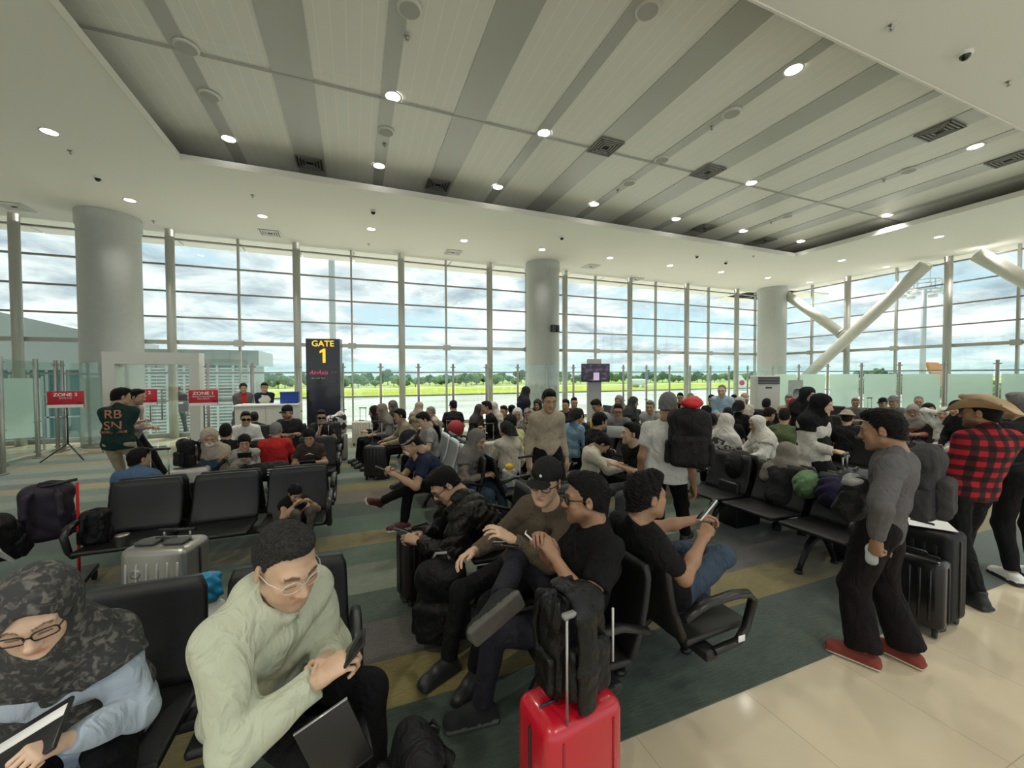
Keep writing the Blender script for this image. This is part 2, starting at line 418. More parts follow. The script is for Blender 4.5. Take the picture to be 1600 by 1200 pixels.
# ------------------------------------------------------------------ round columns
def column(x, y, label):
    e = empty('round_column', (x, y, 0), 0, label, 'column', 'round columns along the windows')
    c = MB().lathe([(.66, .0), (.66, .30)], n=48); c.build('plinth', M('grey column plinth', (.28, .27, .25), .5), e)
    MB().lathe([(.65, .30), (.65, 5.94), (.68, 5.95), (.68, CEIL-.002)], n=48).build('shaft', colm, e)
    return e
cx1, cx2 = onY(175, 500, 14.35).x, onY(848, 500, 14.35).x
column(cx1, 14.35, 'huge round white column at the left, behind the boarding zone signs')
column(cx2, 14.35, 'round white column in the middle, with a small black speaker on it')
column(onY(1206, 500, 14.35).x, 14.35, 'round white column in the far corner by the standing air conditioner')

# diagonal braces
def brace(a, c, label, r=.2):
    a = Vector(a); c = Vector(c); e = empty('diagonal_brace', a, 0, label, 'brace', 'diagonal steel braces at the right windows')
    MB().tube([(0, 0, 0), c-a], r, 24).build('tube', M('brace paint', (.60, .60, .54), .45), e)
    d = (c-a).normalized(); MB().tube([d*.02, d*.10], r*1.15, 24).build('collar', steel, e)
    return e
XB = XG-.75
p1, p2 = onX(1440, 420, XB), onX(1258, 590, XB)
dd = (p2-p1)/(p2.z-p1.z); bot = p1+dd*(0.02-p1.z); top = p1+dd*(CEIL-.25-p1.z)
brace(bot, top, 'long white diagonal brace rising from the frosted barrier to the ceiling', .23)
q1, q2 = onX(1228, 460, XB+.15), onX(1316, 522, XB+.15)
dd = (q2-q1)/(q2.z-q1.z); top = q1+dd*(CEIL-.25-q1.z)
brace(q2, top, 'shorter white diagonal brace ending at the middle of the long brace, beside the corner column', .21)
q1, q2 = onX(1528, 398, XB), onX(1600, 437, XB)
dd = (q2-q1)/(q2.z-q1.z); top = q1+dd*(CEIL-.25-q1.z); q3 = q1+dd*(3.2-q1.z)
brace(q3, top, 'white diagonal brace cut by the right edge of the photo, below the ceiling', .23)

# ------------------------------------------------------------------ glass barrier with steel posts
YBAR, XBAR = 13.05, 18.5
bglass = glass_mat('barrier glass', (.92, .975, .96))
def frost():
    m = bpy.data.materials.new('frosted film'); m.use_nodes = True; nt = m.node_tree; N = nt.nodes; L = nt.links; N.clear()
    out = N.new('ShaderNodeOutputMaterial'); d = N.new('ShaderNodeBsdfDiffuse'); d.inputs[0].default_value = (.80, .88, .84, 1)
    t = N.new('ShaderNodeBsdfTranslucent'); t.inputs[0].default_value = (.88, .97, .93, 1); tr = N.new('ShaderNodeBsdfTransparent'); tr.inputs[0].default_value = (.8, .9, .87, 1)
    m1 = N.new('ShaderNodeMixShader'); m1.inputs[0].default_value = .7; L.new(d.outputs[0], m1.inputs[1]); L.new(t.outputs[0], m1.inputs[2])
    m2 = N.new('ShaderNodeMixShader'); m2.inputs[0].default_value = .3; L.new(m1.outputs[0], m2.inputs[1]); L.new(tr.outputs[0], m2.inputs[2]); L.new(m2.outputs[0], out.inputs[0]); return m
frostm = frost()
def barrier_post(x, y, ang, label, h=2.26, w=.035):
    e = empty('barrier_post', (x, y, 0), ang, label, 'post', 'steel posts of the glass barrier')
    MB().rbox((0, 0, h/2), (w*2, .05, h), .01, 2).build('upright', steel, e)
    for z in (.16, .85, h-.12): MB().box((0, 0, z), (w*2+.10, .03, .03)).build('glass_clamp', mull_m, e)
    MB().rbox((0, 0, .012), (.16, .12, .024), .005, 2).build('base_plate', mull_m, e)
def barrier_glass(a, c, label, fz=None, z1=2.24):
    a = Vector((*a, 0)); c = Vector((*c, 0)); L_ = (c-a).length-.06; an = math.atan2(c.y-a.y, c.x-a.x)
    e = empty('glass_panel', (a+c)/2, an, label, 'glass panel', 'glass panels of the barrier')
    MB().box((0, 0, (z1+.1)/2), (L_-.10, .012, z1-.1)).build('glass', bglass, e)
    if fz: MB().box((0, -.012, (fz+.12)/2), (L_-.12, .004, fz-.12)).build('frosted_film', frostm, e)
pxs = [165, 325, 395, 467, 536, 595, 654, 708, 760, 809, 854, 896, 931, 974, 1010, 1046, 1078, 1110, 1139, 1168]
xs = [onY(q, 600, YBAR).x for q in pxs]
where = ['left of the white portal', 'right of the white portal', 'left of the check counter', 'right of the check counter', 'just right of the gate sign', 'second right of the gate sign', 'third right of the gate sign', 'fourth right of the gate sign', 'sixth before the middle column', 'just left of the middle column', 'in front of the middle column', 'just right of the middle column', 'behind the hanging screen', 'just right of the hanging screen', 'second right of the hanging screen', 'third right of the hanging screen', 'fourth right of the hanging screen', 'third from the standing air conditioner', 'second from the standing air conditioner', 'nearest to the standing air conditioner']
for q, (x, w_) in enumerate(zip(xs, where)): barrier_post(x, YBAR, 0, 'slim steel barrier post '+w_)
for i in range(1, len(xs)-1): barrier_glass((xs[i], YBAR), (xs[i+1], YBAR), 'clear glass barrier panel starting at the post '+where[i])
barrier_post(XBAR, YBAR, 0, 'steel barrier post at the far corner of the glass barrier')
barrier_glass((xs[-1], YBAR), (XBAR, YBAR), 'clear glass barrier panel closing the far corner')
prx = [1248, 1293, 1346, 1405, 1475, 1558]
rw = ['first right of the standing air conditioner', 'under the foot of the long brace', 'left of the tall floodlight mast', 'just left of the orange tail fin', 'right of the orange tail fin', 'above the cowboy hat']
ys = [onX(q, 600, XBAR).y for q in prx]+[1.5, -2.0]
for y, w_ in zip(ys, rw): barrier_post(XBAR, y, PI/2, 'dark steel post of the frosted barrier '+w_, 2.30, .04)
yy = [YBAR]+ys
for i in range(len(yy)-1): barrier_glass((XBAR, yy[i]), (XBAR, yy[i+1]), 'frosted barrier panel '+('beside the post '+rw[i-1] if 0 < i < 7 else ('at the far corner' if i == 0 else 'outside the right edge')), 1.86)
# left return of the barrier, closer to the camera
lp = [(atH(4, 742, 0), .06, 'at the very left edge of the photo'), (atH(60, 716, 0), .05, 'second from the left edge'), (atH(91, 707, 0), .045, 'third from the left edge'), (atH(101, 704, 0), .03, 'fourth from the left edge')]
for p, w_, t_ in lp: barrier_post(p.x, p.y, PI/2, 'thick steel barrier post '+t_, 2.30, w_)
for i in range(3):
    a, c = lp[i][0], lp[i+1][0]; barrier_glass((a.x, a.y), (c.x, c.y), 'glass panel of the left corridor, by the post '+lp[i][2].replace('at the very left edge of the photo', 'cut by the left edge'))
p = atH(4, 742, 0); q_ = p+(p-lp[1][0]).normalized()*1.4; barrier_glass((q_.x, q_.y), (p.x, p.y), 'glass panel cut by the left edge of the photo')
a = atH(0, 726, 0); c = atH(106, 700, 0)
q = MB(); q.tube([a+Vector((-.5, -.9, .05)), a+Vector((.05, 0, .05)), c+Vector((.1, 0, .05))], .03, 10)
tag(q.build('floor_rail', whitep), 'white floor rail along the foot of the left glass barrier', 'rail')
barrier_glass((c.x, c.y), (xs[0], YBAR), 'glass panel between the left barrier and the white portal')
# frosted corridor screen behind the left barrier
e = empty('frosted_screen', (cx1-2.6, 13.4, 0), .35, 'frosted white glass screen in the left corridor', 'screen')
MB().box((0, 0, 1.1), (2.9, .02, 1.5)).build('panel', frostm, e); 
for x in (-1.47, 1.47): MB().box((x, 0, .95), (.04, .04, 1.9)).build('upright', steel, e)
# ------------------------------------------------------------------ ceiling lamps and fittings
lamp_on = M('lit lamp diffuser', (1, 1, 1), .5, emit=(1, .97, .9), estr=4.5)
ring_m = M('white lamp ring', (.72, .72, .68), .4)
def downlight(x, y, z, label, r=.11, watts=None, group='recessed ceiling lamps'):
    e = empty('ceiling_lamp', (x, y, z), 0, label, 'lamp', group)
    MB().lathe([(r, -.002), (r*1.22, -.012), (r*1.28, -.002), (r*1.28, .0)], n=28).build('ring', ring_m, e)
    MB().disc((0, 0, -.004), r, n=28).build('diffuser', lamp_on, e)
    l = bpy.data.lights.new('lamp_light', 'SPOT'); l.energy = watts or LAMP_W; l.spot_size = 1.95 if z < TRAY-.1 or y < TY1-.7 else .9; l.spot_blend = .7; l.shadow_soft_size = r; l.color = (1, .95, .87)
    o = bpy.data.objects.new('lamp_light', l); COL.objects.link(o); o.parent = e; o.location = (0, 0, -.03)
    return e
low = [((77, 206), 'at the far left, away from the others'), ((203, 313), 'above and right of the left column'), ((80, 350), 'close to the left windows'), ((410, 338), 'nearest the left corner of the raised tray'),
       ((580, 358), 'third along the window side'), ((433, 383), 'above the check counter'), ((571, 396), 'above the gate sign'), ((725, 376), 'fourth along the window side'), ((693, 409), 'small, at the window edge left of the middle column'),
       ((847, 390), 'just above the middle column'), ((953, 403), 'right of the middle column'), ((1047, 415), 'two right of the middle column'), ((1127, 425), 'three right of the middle column'), ((1200, 434), 'above the corner column'),
       ((1265, 441), 'at the far corner above the short brace'), ((1315, 407), 'past the right corner of the tray'), ((1467, 370), 'large, above the long brace'), ((1385, 417), 'small, above the top of the long brace'), ((1535, 386), 'above the right windows near the edge')]
for (px, py), w_ in low:
    p = atH(px, py, CEIL)
    if p.y < YG-.2 and p.x < XG-.2: downlight(p.x, p.y, CEIL, 'round recessed lamp in the low ceiling, '+w_)
hi = [((366, 233), 'nearest the left corner of the tray'), ((591, 271), 'second from the left along the far edge'), ((614, 151), 'bright, left one beside the ceiling joint'), ((850, 208), 'bright, on the joint in the middle'),
      ((770, 303), 'third from the left along the far edge'), ((918, 327), 'fourth along the far edge of the tray'), ((1043, 349), 'fifth along the far edge of the tray'), ((1146, 367), 'sixth along the far edge of the tray'),
      ((1236, 382), 'in the right far corner of the tray'), ((1174, 286), 'right of the middle, just past the joint'), ((1386, 337), 'near the right edge of the tray'), ((1240, 109), 'large oval, upper right of the tray'), ((1524, 229), 'far right in the tray')]
for (px, py), w_ in hi:
    p = atH(px, py, TRAY-.013); downlight(p.x, min(p.y, TY1-.36), TRAY-.013, 'round lit lamp in the tray ceiling, '+w_, .12)
for x in (-8, -3, 2, 7.5, 13):
    for y in (-2.5, .5):
        if (x, y) != (2, .5) and not (TX0 < x < TX1 and y > TY0): downlight(x, y, CEIL, 'recessed ceiling lamp outside the frame', .11, LAMP_W*1.3, 'lamps behind the viewer')
# unlit round speakers
spk_on = [((640, 13), 'large, at the top edge of the photo'), ((1012, 15), 'at the top edge right of the middle'), ((291, 73), 'upper left, near the joint'), ((327, 149), 'left, below the joint'), ((603, 205), 'below the bright left lamp'),
          ((1143, 176), 'on the strip below the large oval lamp'), ((983, 285), 'between two vents'), ((1420, 266), 'on the right side'), ((1034, 249), 'on the joint'), ((1230, 337), 'small, near the far right corner')]
for (px, py), w_ in spk_on:
    p = atH(px, py, TRAY-.013); e = empty('ceiling_speaker', (p.x, p.y, TRAY-.013), 0, 'round white unlit ceiling speaker, '+w_, 'speaker', 'ceiling speakers in the tray')
    MB().lathe([(.001, -.03), (.14, -.03), (.16, -.02), (.165, 0)], n=28).build('rim', ring_m, e); MB().disc((0, 0, -.032), .135, n=28).build('grille', M('speaker grille', (.45, .45, .43), .8), e)
grille = M('vent grille', (.22, .22, .21), .5); gap = M('vent dark', (.03, .03, .03), .8)
vents = [((484, 254), 0, 'left one at the far edge of the tray'), ((684, 288), 0, 'second at the far edge of the tray'), ((946, 229), 0, 'just past the joint in the middle'), ((1106, 268), 0, 'past the joint right of the middle'), ((1468, 204), 0, 'upper right in the tray'), ((1575, 249), 0, 'at the right edge of the photo'), ((1100, 356), 0, 'far edge of the tray near its right corner'), ((1195, 375), 0, 'small, in the right far corner of the tray'),
         ((22, 322), 1, 'low ceiling at the far left'), ((422, 364), 1, 'low ceiling above the check counter'), ((708, 394), 1, 'low ceiling left of the middle column'), ((923, 416), 1, 'low ceiling right of the middle column'), ((993, 436), 1, 'low ceiling at the right windows')]
for (px, py), lowc, w_ in vents:
    z = CEIL if lowc else TRAY-.013
    p = atH(px, py, z); e = empty('ceiling_vent', (p.x, p.y, z), 0, 'square louvred air vent, '+w_, 'vent', 'air vents in the ceiling')
    MB().box((0, 0, -.006), (.52, .52, .012)).build('backing', gap, e)
    gm = whitep if lowc else grille
    q = MB()
    for s in (.27, .21, .15, .09):
        for (cx, cy, dx, dy) in ((0, s, 2*s+.03, .03), (0, -s, 2*s+.03, .03), (s, 0, .03, 2*s), (-s, 0, .03, 2*s)): q.box((cx, cy, -.02), (dx, dy, .018))
    q.build('louvre', gm, e)
for (px, py), z, w_ in [((636, 57), 1, 'top middle'), ((601, 225), 1, 'left of the middle'), ((1112, 198), 1, 'right of the middle'), ((965, 297), 1, 'beside the speaker near the far edge'), ((1381, 281), 1, 'right side'), ((1205, 347), 1, 'near the far right corner'),
                        ((110, 236), 0, 'by the far left lamp'), ((240, 345), 0, 'above the white portal'), ((395, 305), 0, 'under the left corner of the tray'), ((576, 381), 0, 'above the gate sign'), ((1393, 40), 0, 'upper right corner of the photo'), ((1576, 128), 0, 'right edge of the photo'), ((1177, 400), 0, 'below the right corner of the tray')]:
    zz = TRAY-.013 if z else CEIL
    p = atH(px, py, zz); e = empty('sprinkler', (p.x, p.y, zz), 0, 'small chrome ceiling sprinkler, '+w_, 'sprinkler', 'ceiling sprinklers')
    MB().lathe([(.05, 0), (.045, -.012), (.018, -.014), (.016, -.05)], n=14).build('body', steel, e); MB().lathe([(.001, -.062), (.028, -.06), (.028, -.056)], n=14).build('deflector', steel, e)
for (px, py), w_ in [((153, 276), 'left, below the far left lamp'), ((1508, 82), 'large, upper right of the photo'), ((1134, 409), 'below the right corner of the tray'), ((583, 329), 'above the windows left of the middle'), ((878, 370), 'above the middle column'), ((1089, 399), 'small, beside the right corner of the tray')]:
    p = atH(px, py, CEIL); e = empty('dome_camera', (p.x, p.y, CEIL), 0, 'dome security camera on the low ceiling, '+w_, 'camera', 'dome cameras')
    MB().lathe([(.075, 0), (.08, -.03), (.06, -.045)], n=22).build('base', whitep, e); MB().lathe([(.06, -.04), (.052, -.075), (.03, -.1), (.002, -.108)], n=22).build('dome', M('smoked dome', (.02, .02, .02), .08), e)

# ------------------------------------------------------------------ portal, gate sign, counter, screens
frame_w = M('white portal frame', (.62, .64, .60), .5)
YP = 13.0
xa, xb = onY(167, 600, YP).x, onY(316, 600, YP).x; zt_ = onY(240, 551, YP).z
xi, xj = onY(186, 600, YP).x, onY(300, 600, YP).x; zi = onY(240, 569, YP).z
e = empty('entrance_portal', ((xa+xb)/2, YP, 0), 0, 'thick white rectangular portal framing the glass boarding door', 'portal')
W2 = (xb-xa)/2; I2 = (xj-xi)/2; off = (xi+xj)/2-(xa+xb)/2
MB().span((-W2, -.2, zi), (W2, .2, zt_)).build('lintel', frame_w, e)
MB().span((-W2, -.2, 0), (off-I2, .2, zi)).build('jamb', frame_w, e); MB().span((off+I2, -.2, 0), (W2, .2, zi)).build('jamb', frame_w, e)
for s in (-1, 1):
    d = MB().box((off+s*I2/2, 0, zi/2), (I2-.03, .014, zi-.06)).build('door_leaf', bglass, e)
    h = MB(); h.tube([(off+s*.12, -.05, .75), (off+s*.12, -.05, 1.55)], .016, 8); h.build('door_handle', steel, d)
    for x in (.1, I2-.1): MB().box((off+s*x, 0, zi-.04), (.16, .05, .07)).build('hinge_clamp', steel, d); MB().box((off+s*x, 0, .04), (.16, .05, .06)).build('floor_clamp', steel, d)
navy = M('navy sign board', (.008, .011, .026), .3, coat=.3)
g = onY(509, 690, 12.2); gw_ = (onY(536, 620, 12.2).x-onY(482, 620, 12.2).x); gz = onY(509, 530, 12.2).z
e = empty('gate_sign', (g.x, 12.2, 0), -.2, 'tall dark navy sign column reading gate 1', 'sign')
MB().box((0, 0, gz/2), (gw_, .28, gz)).build('body', navy, e)
yel = M('yellow letters', (.85, .52, .02), .4, emit=(.9, .55, .03), estr=.5)
F_ = (PI/2, 0, 0)
text('gate_word', 'GATE', .22, yel, e, (0, -.142, gz-.14), F_, sx=1.05, bold=.004)
MB().prism([(-.01, gz-.66), (.065, gz-.66), (.065, gz-.27), (.015, gz-.27), (-.085, gz-.335), (-.085, gz-.40), (-.01, gz-.36)], -.146, -.141, 'y').build('gate_number', yel, e)
scr = MB().box((0, -.145, gz-1.02), (gw_*.78, .02, .42)).build('display', M('dark display', (.01, .012, .02), .12), e)
text('display_text', 'AirAsia', .16, M('dim red letters', (.55, .05, .12), .4, emit=(.6, .05, .15), estr=.35), scr, (-.12, -.157, gz-.93), F_, shear=.3)
text('display_small_text', 'AK 1234  KUL', .06, M('dim white letters', (.5, .5, .5), .4), scr, (-.12, -.157, gz-1.08), F_)
text('display_corner_text', 'ON TIME', .045, M('dim white letters', (.5, .5, .5), .4), scr, (.28, -.157, gz-.92), F_)
# check counter
YC = 11.6
ca, cb = onY(367, 640, YC).x, onY(465, 640, YC).x; cz = onY(415, 632, YC).z
e = empty('check_counter', ((ca+cb)/2, YC, 0), 0, 'white boarding check counter with two staff standing behind it', 'counter')
cw = cb-ca; cm = M('white laminate', (.62, .61, .56), .4)
MB().span((-cw/2, -.02, 0), (cw/2, .0, cz-.04)).build('front_panel', cm, e)
for s in (-1, 1): MB().span((s*cw/2-s*.03, 0, 0), (s*cw/2, .6, cz-.04)).build('side_panel', cm, e)
MB().rbox((0, .29, cz-.02), (cw+.06, .68, .04), .008, 2).build('counter_top', whitep, e)
MB().box((-cw*.02, -.024, cz*.5), (.012, .006, cz-.1)).build('panel_joint', M('joint grey', (.42, .42, .40), .5), e)
bx = onY(450, 628, YC).x
e = empty('blue_box', (bx, YC+.28, cz+.001), .1, 'bright blue box standing on the right end of the check counter', 'box')
MB().rbox((0, 0, .14), (.42, .3, .28), .02).build('body', M('blue fabric', (.01, .06, .34), .6), e); MB().rbox((0, 0, .285), (.44, .32, .03), .01).build('lid', M('blue fabric', (.01, .06, .34), .6), e)
e = empty('counter_papers', (onY(383, 630, YC).x, YC+.2, cz+.001), .1, 'stack of white papers on the left end of the check counter', 'papers')
for k in range(3): MB().box((k*.004, 0, .004+k*.006), (.22, .3, .005)).build('sheet', whitep, e)

# zone signs
red = M('signal red board', (.52, .012, .03), .45); wl = M('white letters', (.85, .85, .85), .5)
def zone_sign(px, base_y, py0, py1, pw, lines, label, ang=0.0):
    p = atH(px, base_y, 0); z = (p.y*math.cos(YAW)-p.x*math.sin(YAW)) if 0 else math.hypot(p.x, p.y)
    dcam = (CAM_M.to_3x3().inverted() @ Vector((p.x, p.y, -CAM_H))).z*-1
    w = pw/FPX*dcam; z1 = atD(px, py0, dcam).z; z0 = atD(px, py1, dcam).z
    e = empty('zone_sign', (p.x, p.y, 0), ang, label, 'sign', 'boarding zone signs on tripods')
    hh = z1-z0
    bd = MB().rbox((0, 0, (z0+z1)/2), (w, .025, hh), .008, 2).build('board', red, e)
    MB().box((0, -.0145, z0+hh*.1), (w*.98, .003, hh*.18)).build('white_footer', wl, bd)
    text('zone_word', lines[0], hh*.27, wl, bd, (0, -.016, z1-hh*.22), F_, sx=1.15, bold=.002)
    for k, t in enumerate(lines[1:]): text('small_text', t, hh*.12, wl, bd, (0, -.016, z1-hh*(.42+.14*k)), F_)
    MB().lathe([(.001, .0), (hh*.17, .0), (hh*.17, .006)], n=24).build('round_logo', red, bd).matrix_local = Matrix.Translation((w*.38, -.014, z0+hh*.16)) @ Matrix.Rotation(PI/2, 4, 'X')
    text('logo_word', 'AirAsia', hh*.09, wl, bd, (w*.38, -.022, z0+hh*.16), F_, shear=.3)
    MB().tube([(0, .02, .35), (0, .02, z0+.05)], .014, 8).build('pole', black, e)
    for k in range(3):
        a = PI/2+k*2*PI/3; MB().tube([(0, .02, .38), (.42*math.cos(a), .02+.42*math.sin(a), .01)], .012, 8).build('leg', black, e)
    return e
zone_sign(106, 719, 611, 637, 43, ['ZONE 3', 'SEATS 1-10'], 'red boarding sign on a tripod reading zone 3, by the left barrier')
zone_sign(221, 712, 608, 634, 43, ['ZONE 2', 'SEATS 11-20'], 'red boarding sign reading zone 2, mostly hidden behind two standing men')
zone_sign(320, 704, 609, 634, 38, ['ZONE 1', 'PRIORITY BOARDING', 'HOT SEATS'], 'red boarding sign reading zone 1, right of the portal')

# screen on a pillar
DT = 10.5
p = atD(929.5, 583, DT); z0 = 0
rzc = YAW
e = empty('screen_pillar', (p.x, p.y, 0), rzc, 'pale grey pillar carrying a dark television screen', 'pillar')
pw = 21/FPX*DT; ptop = atD(925, 561, DT).z
MB().box((0, .12, ptop/2), (pw, .16, ptop)).build('column', M('pale grey laminate', (.5, .5, .48), .45), e); MB().box((0, .12, .05), (pw+.3, .5, .1)).build('base', M('pale grey laminate', (.5, .5, .48), .45), e)
p2 = atD(929, 582.5, DT); tv = empty('television', (p2.x-.07, p2.y-.15, p2.z), rzc+.05, 'dark flat television hung on the pillar in front of the windows', 'television')
tw, th = 44/FPX*DT, 28/FPX*DT
MB().rbox((0, 0, 0), (tw, .05, th), .01, 2).build('casing', black, tv)
sm = bpy.data.materials.new('dark video picture'); sm.use_nodes = True
_b = sm.node_tree.nodes['Principled BSDF']; _n = sm.node_tree.nodes.new('ShaderNodeTexNoise'); _n.inputs['Scale'].default_value = 4; _r = sm.node_tree.nodes.new('ShaderNodeValToRGB')
_r.color_ramp.elements[0].position = .5; _r.color_ramp.elements[0].color = (.004, .003, .006, 1); _r.color_ramp.elements[1].position = .75; _r.color_ramp.elements[1].color = (.06, .03, .06, 1)
sm.node_tree.links.new(_n.outputs[0], _r.inputs[0]); sm.node_tree.links.new(_r.outputs[0], _b.inputs['Base Color']); sm.node_tree.links.new(_r.outputs[0], _b.inputs['Emission Color']); _b.inputs['Emission Strength'].default_value = 1.0; _b.inputs['Roughness'].default_value = .15
q = MB().box((0, -.028, .005), (tw*.96, .004, th*.92)).build('screen', sm, tv)
q = MB(); q.box((.02*tw, -.031, -.2*th), (tw*.2, .002, th*.42)); q.build('bright_figure', M('pale video figure', (.25, .2, .27), .4, emit=(.35, .28, .38), estr=.6), tv)
MB().box((0, .045, 0), (.2, .04, .2)).build('bracket', black, tv)
# black loudspeaker on the middle column
p = onY(856, 513, 13.65); e = empty('loudspeaker', (cx2+.1, 13.66, p.z), 0, 'small black loudspeaker pair on the middle round column', 'speaker')
q = MB(); q.rbox((-.02, -.06, 0), (.17, .16, .27), .015); q.build('cabinet', black, e)
q = MB(); q.rbox((.17, -.02, 0), (.13, .14, .27), .015, R=Matrix.Rotation(.5, 3, 'Z')); q.build('cabinet', black, e); MB().box((.04, .05, 0), (.2, .08, .06)).build('bracket', black, e)
# standing air conditioner in the far corner
DA = 12.2; p = atD(1195, 600, DA); aw = 40/FPX*DA*.92; az = atD(1195, 587, DA).z
e = empty('standing_air_conditioner', (p.x, p.y, 0), -.35, 'white floor standing air conditioner with black grille in the far corner', 'air conditioner')
MB().rbox((0, 0, az/2), (aw, .36, az), .03, 3).build('body', M('off white casing', (.55, .55, .5), .4), e)
for k in range(5): MB().box((0, -.19, az-.05-k*.045), (aw*.9, .03, .028)).build('louvre', black, e)
MB().rbox((0, -.185, az-.36), (.2, .02, .04), .008, 2).build('display', black, e)
DB_ = 12.8; p = atD(1243, 610, DB_)
e = empty('notice_board', (p.x, p.y, 0), -.3, 'pale notice board with a round grey mark, beside the standing air conditioner', 'sign')
w_, z0_, z1_ = 24/FPX*DB_, atD(1243, 628, DB_).z, atD(1243, 594, DB_).z
MB().box((0, 0, (z0_+z1_)/2), (w_, .02, z1_-z0_)).build('board', M('pale poster', (.42, .46, .42), .5, var=.12, vscale=6), e)
q = MB().lathe([(.001, 0), (.15, 0), (.15, .006)], n=24).build('round_mark', M('grey print', (.2, .21, .2), .6), e); q.matrix_local = Matrix.Translation((.05, -.012, z0_+.28)) @ Matrix.Rotation(PI/2, 4, 'X')
for s in (-1, 1): MB().tube([(s*w_*.4, 0, 0), (s*w_*.4, 0, z0_+.02)], .015, 8).build('leg', steel, e)

# ------------------------------------------------------------------ outside
GZ = -4.5
def ground_mat(name, c1, c2, sc, scy, rough=.6, lo=.4, hi=.6):
    m = bpy.data.materials.new(name); m.use_nodes = True; nt = m.node_tree; N = nt.nodes; L = nt.links; b = N['Principled BSDF']
    tc = N.new('ShaderNodeTexCoord'); mp = N.new('ShaderNodeMapping'); mp.inputs['Scale'].default_value = (sc, scy, 1); L.new(tc.outputs['Object'], mp.inputs[0])
    n = N.new('ShaderNodeTexNoise'); n.inputs['Scale'].default_value = 1; n.inputs['Detail'].default_value = 6; L.new(mp.outputs[0], n.inputs[0])
    cr = N.new('ShaderNodeValToRGB'); e = cr.color_ramp.elements; e[0].position = lo; e[0].color = (*c1, 1); e[1].position = hi; e[1].color = (*c2, 1)
    L.new(n.outputs[0], cr.inputs[0]); L.new(cr.outputs[0], b.inputs['Base Color']); b.inputs['Roughness'].default_value = rough; b.inputs['Specular IOR Level'].default_value = .3
    return m
b = MB(); b.span((-700, YG+.5, GZ-1), (1100, 130, GZ)); b.span((XG+.5, -400, GZ-1), (1100, YG+.5, GZ)); b.span((-700, -400, GZ-1), (XL-1, YG+.5, GZ))
struct(b.build('ground_apron', ground_mat('wet concrete apron', (.50, .44, .36), (.82, .78, .68), .03, .10, .25)))
b = MB(); b.span((-700, 130, GZ-1), (1100, 192, GZ+.05)); struct(b.build('ground_grass', ground_mat('airfield grass', (.27, .34, .03), (.52, .50, .05), .02, .12, .9, .3, .7)))
b = MB(); b.span((-700, 192, GZ-1), (1100, 204, GZ+.06)); struct(b.build('ground_runway', M('pale runway', (.55, .55, .50), .7)))
b = MB(); b.span((-700, 204, GZ-1), (1100, 700, GZ+.07)); struct(b.build('ground_far_grass', ground_mat('far grass', (.22, .32, .06), (.40, .45, .10), .02, .1, .9)))
b = MB(); b.span((-700, 118, GZ), (1100, 126, GZ+.03)); struct(b.build('ground_taxiway', M('taxi line', (.36, .36, .34), .7)))

# trees: lumpy crowns made once in three kinds, then copied along the far edge of the field
def leaf_mat(name, c1, c2):
    m = bpy.data.materials.new(name); m.use_nodes = True; nt = m.node_tree; N = nt.nodes; L = nt.links; b = N['Principled BSDF']
    tc = N.new('ShaderNodeTexCoord'); n = N.new('ShaderNodeTexNoise'); n.inputs['Scale'].default_value = .9; n.inputs['Detail'].default_value = 6; L.new(tc.outputs['Object'], n.inputs[0])
    cr = N.new('ShaderNodeValToRGB'); e = cr.color_ramp.elements; e[0].position = .38; e[0].color = (*c1, 1); e[1].position = .62; e[1].color = (*c2, 1)
    L.new(n.outputs[0], cr.inputs[0]); L.new(cr.outputs[0], b.inputs['Base Color']); b.inputs['Roughness'].default_value = .8; return m
bark = M('grey bark', (.16, .13, .10), .9)
def tree_proto(seed, w, h, m, label):
    rnd = random.Random(seed); e = empty('tree', (0, 0, 0), 0, label, 'tree', 'trees along the far edge of the airfield')
    bm = bmesh.new()
    for k in range(11):
        a = rnd.uniform(0, 2*PI); rr = rnd.uniform(0, w*.5); z = h*rnd.uniform(.42, .82); r = rnd.uniform(.18, .33)*w
        bmesh.ops.create_icosphere(bm, subdivisions=3, radius=r, matrix=Matrix.Translation((rr*math.cos(a), rr*math.sin(a), z)) @ Matrix.Diagonal((1, 1, .75, 1)))
    for v in bm.verts:
        d = .06*w*(math.sin(v.co.x*2.7+seed)*math.sin(v.co.y*2.3+1)*math.sin(v.co.z*3.1)+.6*math.sin(v.co.x*7.1)*math.sin(v.co.z*6.3+v.co.y*5)); v.co += v.normal*d+Vector((rnd.uniform(-1, 1), rnd.uniform(-1, 1), rnd.uniform(-1, 1)))*w*.018
    me = bpy.data.meshes.new('crown'); bm.to_mesh(me); bm.free(); me.materials.append(m); link('crown', me, e)
    MB().tube([(0, 0, 0), (.1, 0, h*.3), (0, .1, h*.6)], [.35, .28, .15], 8).build('trunk', bark, e); return e
lm = [leaf_mat('leaves deep green', (.03, .085, .03), (.10, .19, .06)), leaf_mat('leaves mid green', (.05, .12, .035), (.15, .25, .07)), leaf_mat('leaves yellow green', (.08, .15, .03), (.20, .30, .06))]
tl = ['deep green broad tree in the belt beyond the runway', 'mid green rounded tree in the belt beyond the runway', 'yellow green low tree in the belt beyond the runway']
protos = [tree_proto(3+k, [9, 8, 10][k], [11, 9, 7.5][k], lm[k], tl[k]) for k in range(3)]
rnd = random.Random(5); spots = []
px = 372
while px < 1190:
    Yt = rnd.uniform(206, 262); r_ = ray(px, 585); t_ = Yt/r_.y; spots.append((r_.x*t_, Yt, rnd.uniform(.5, .75)*Yt/222))
    px += rnd.uniform(8, 12)
px = 1318
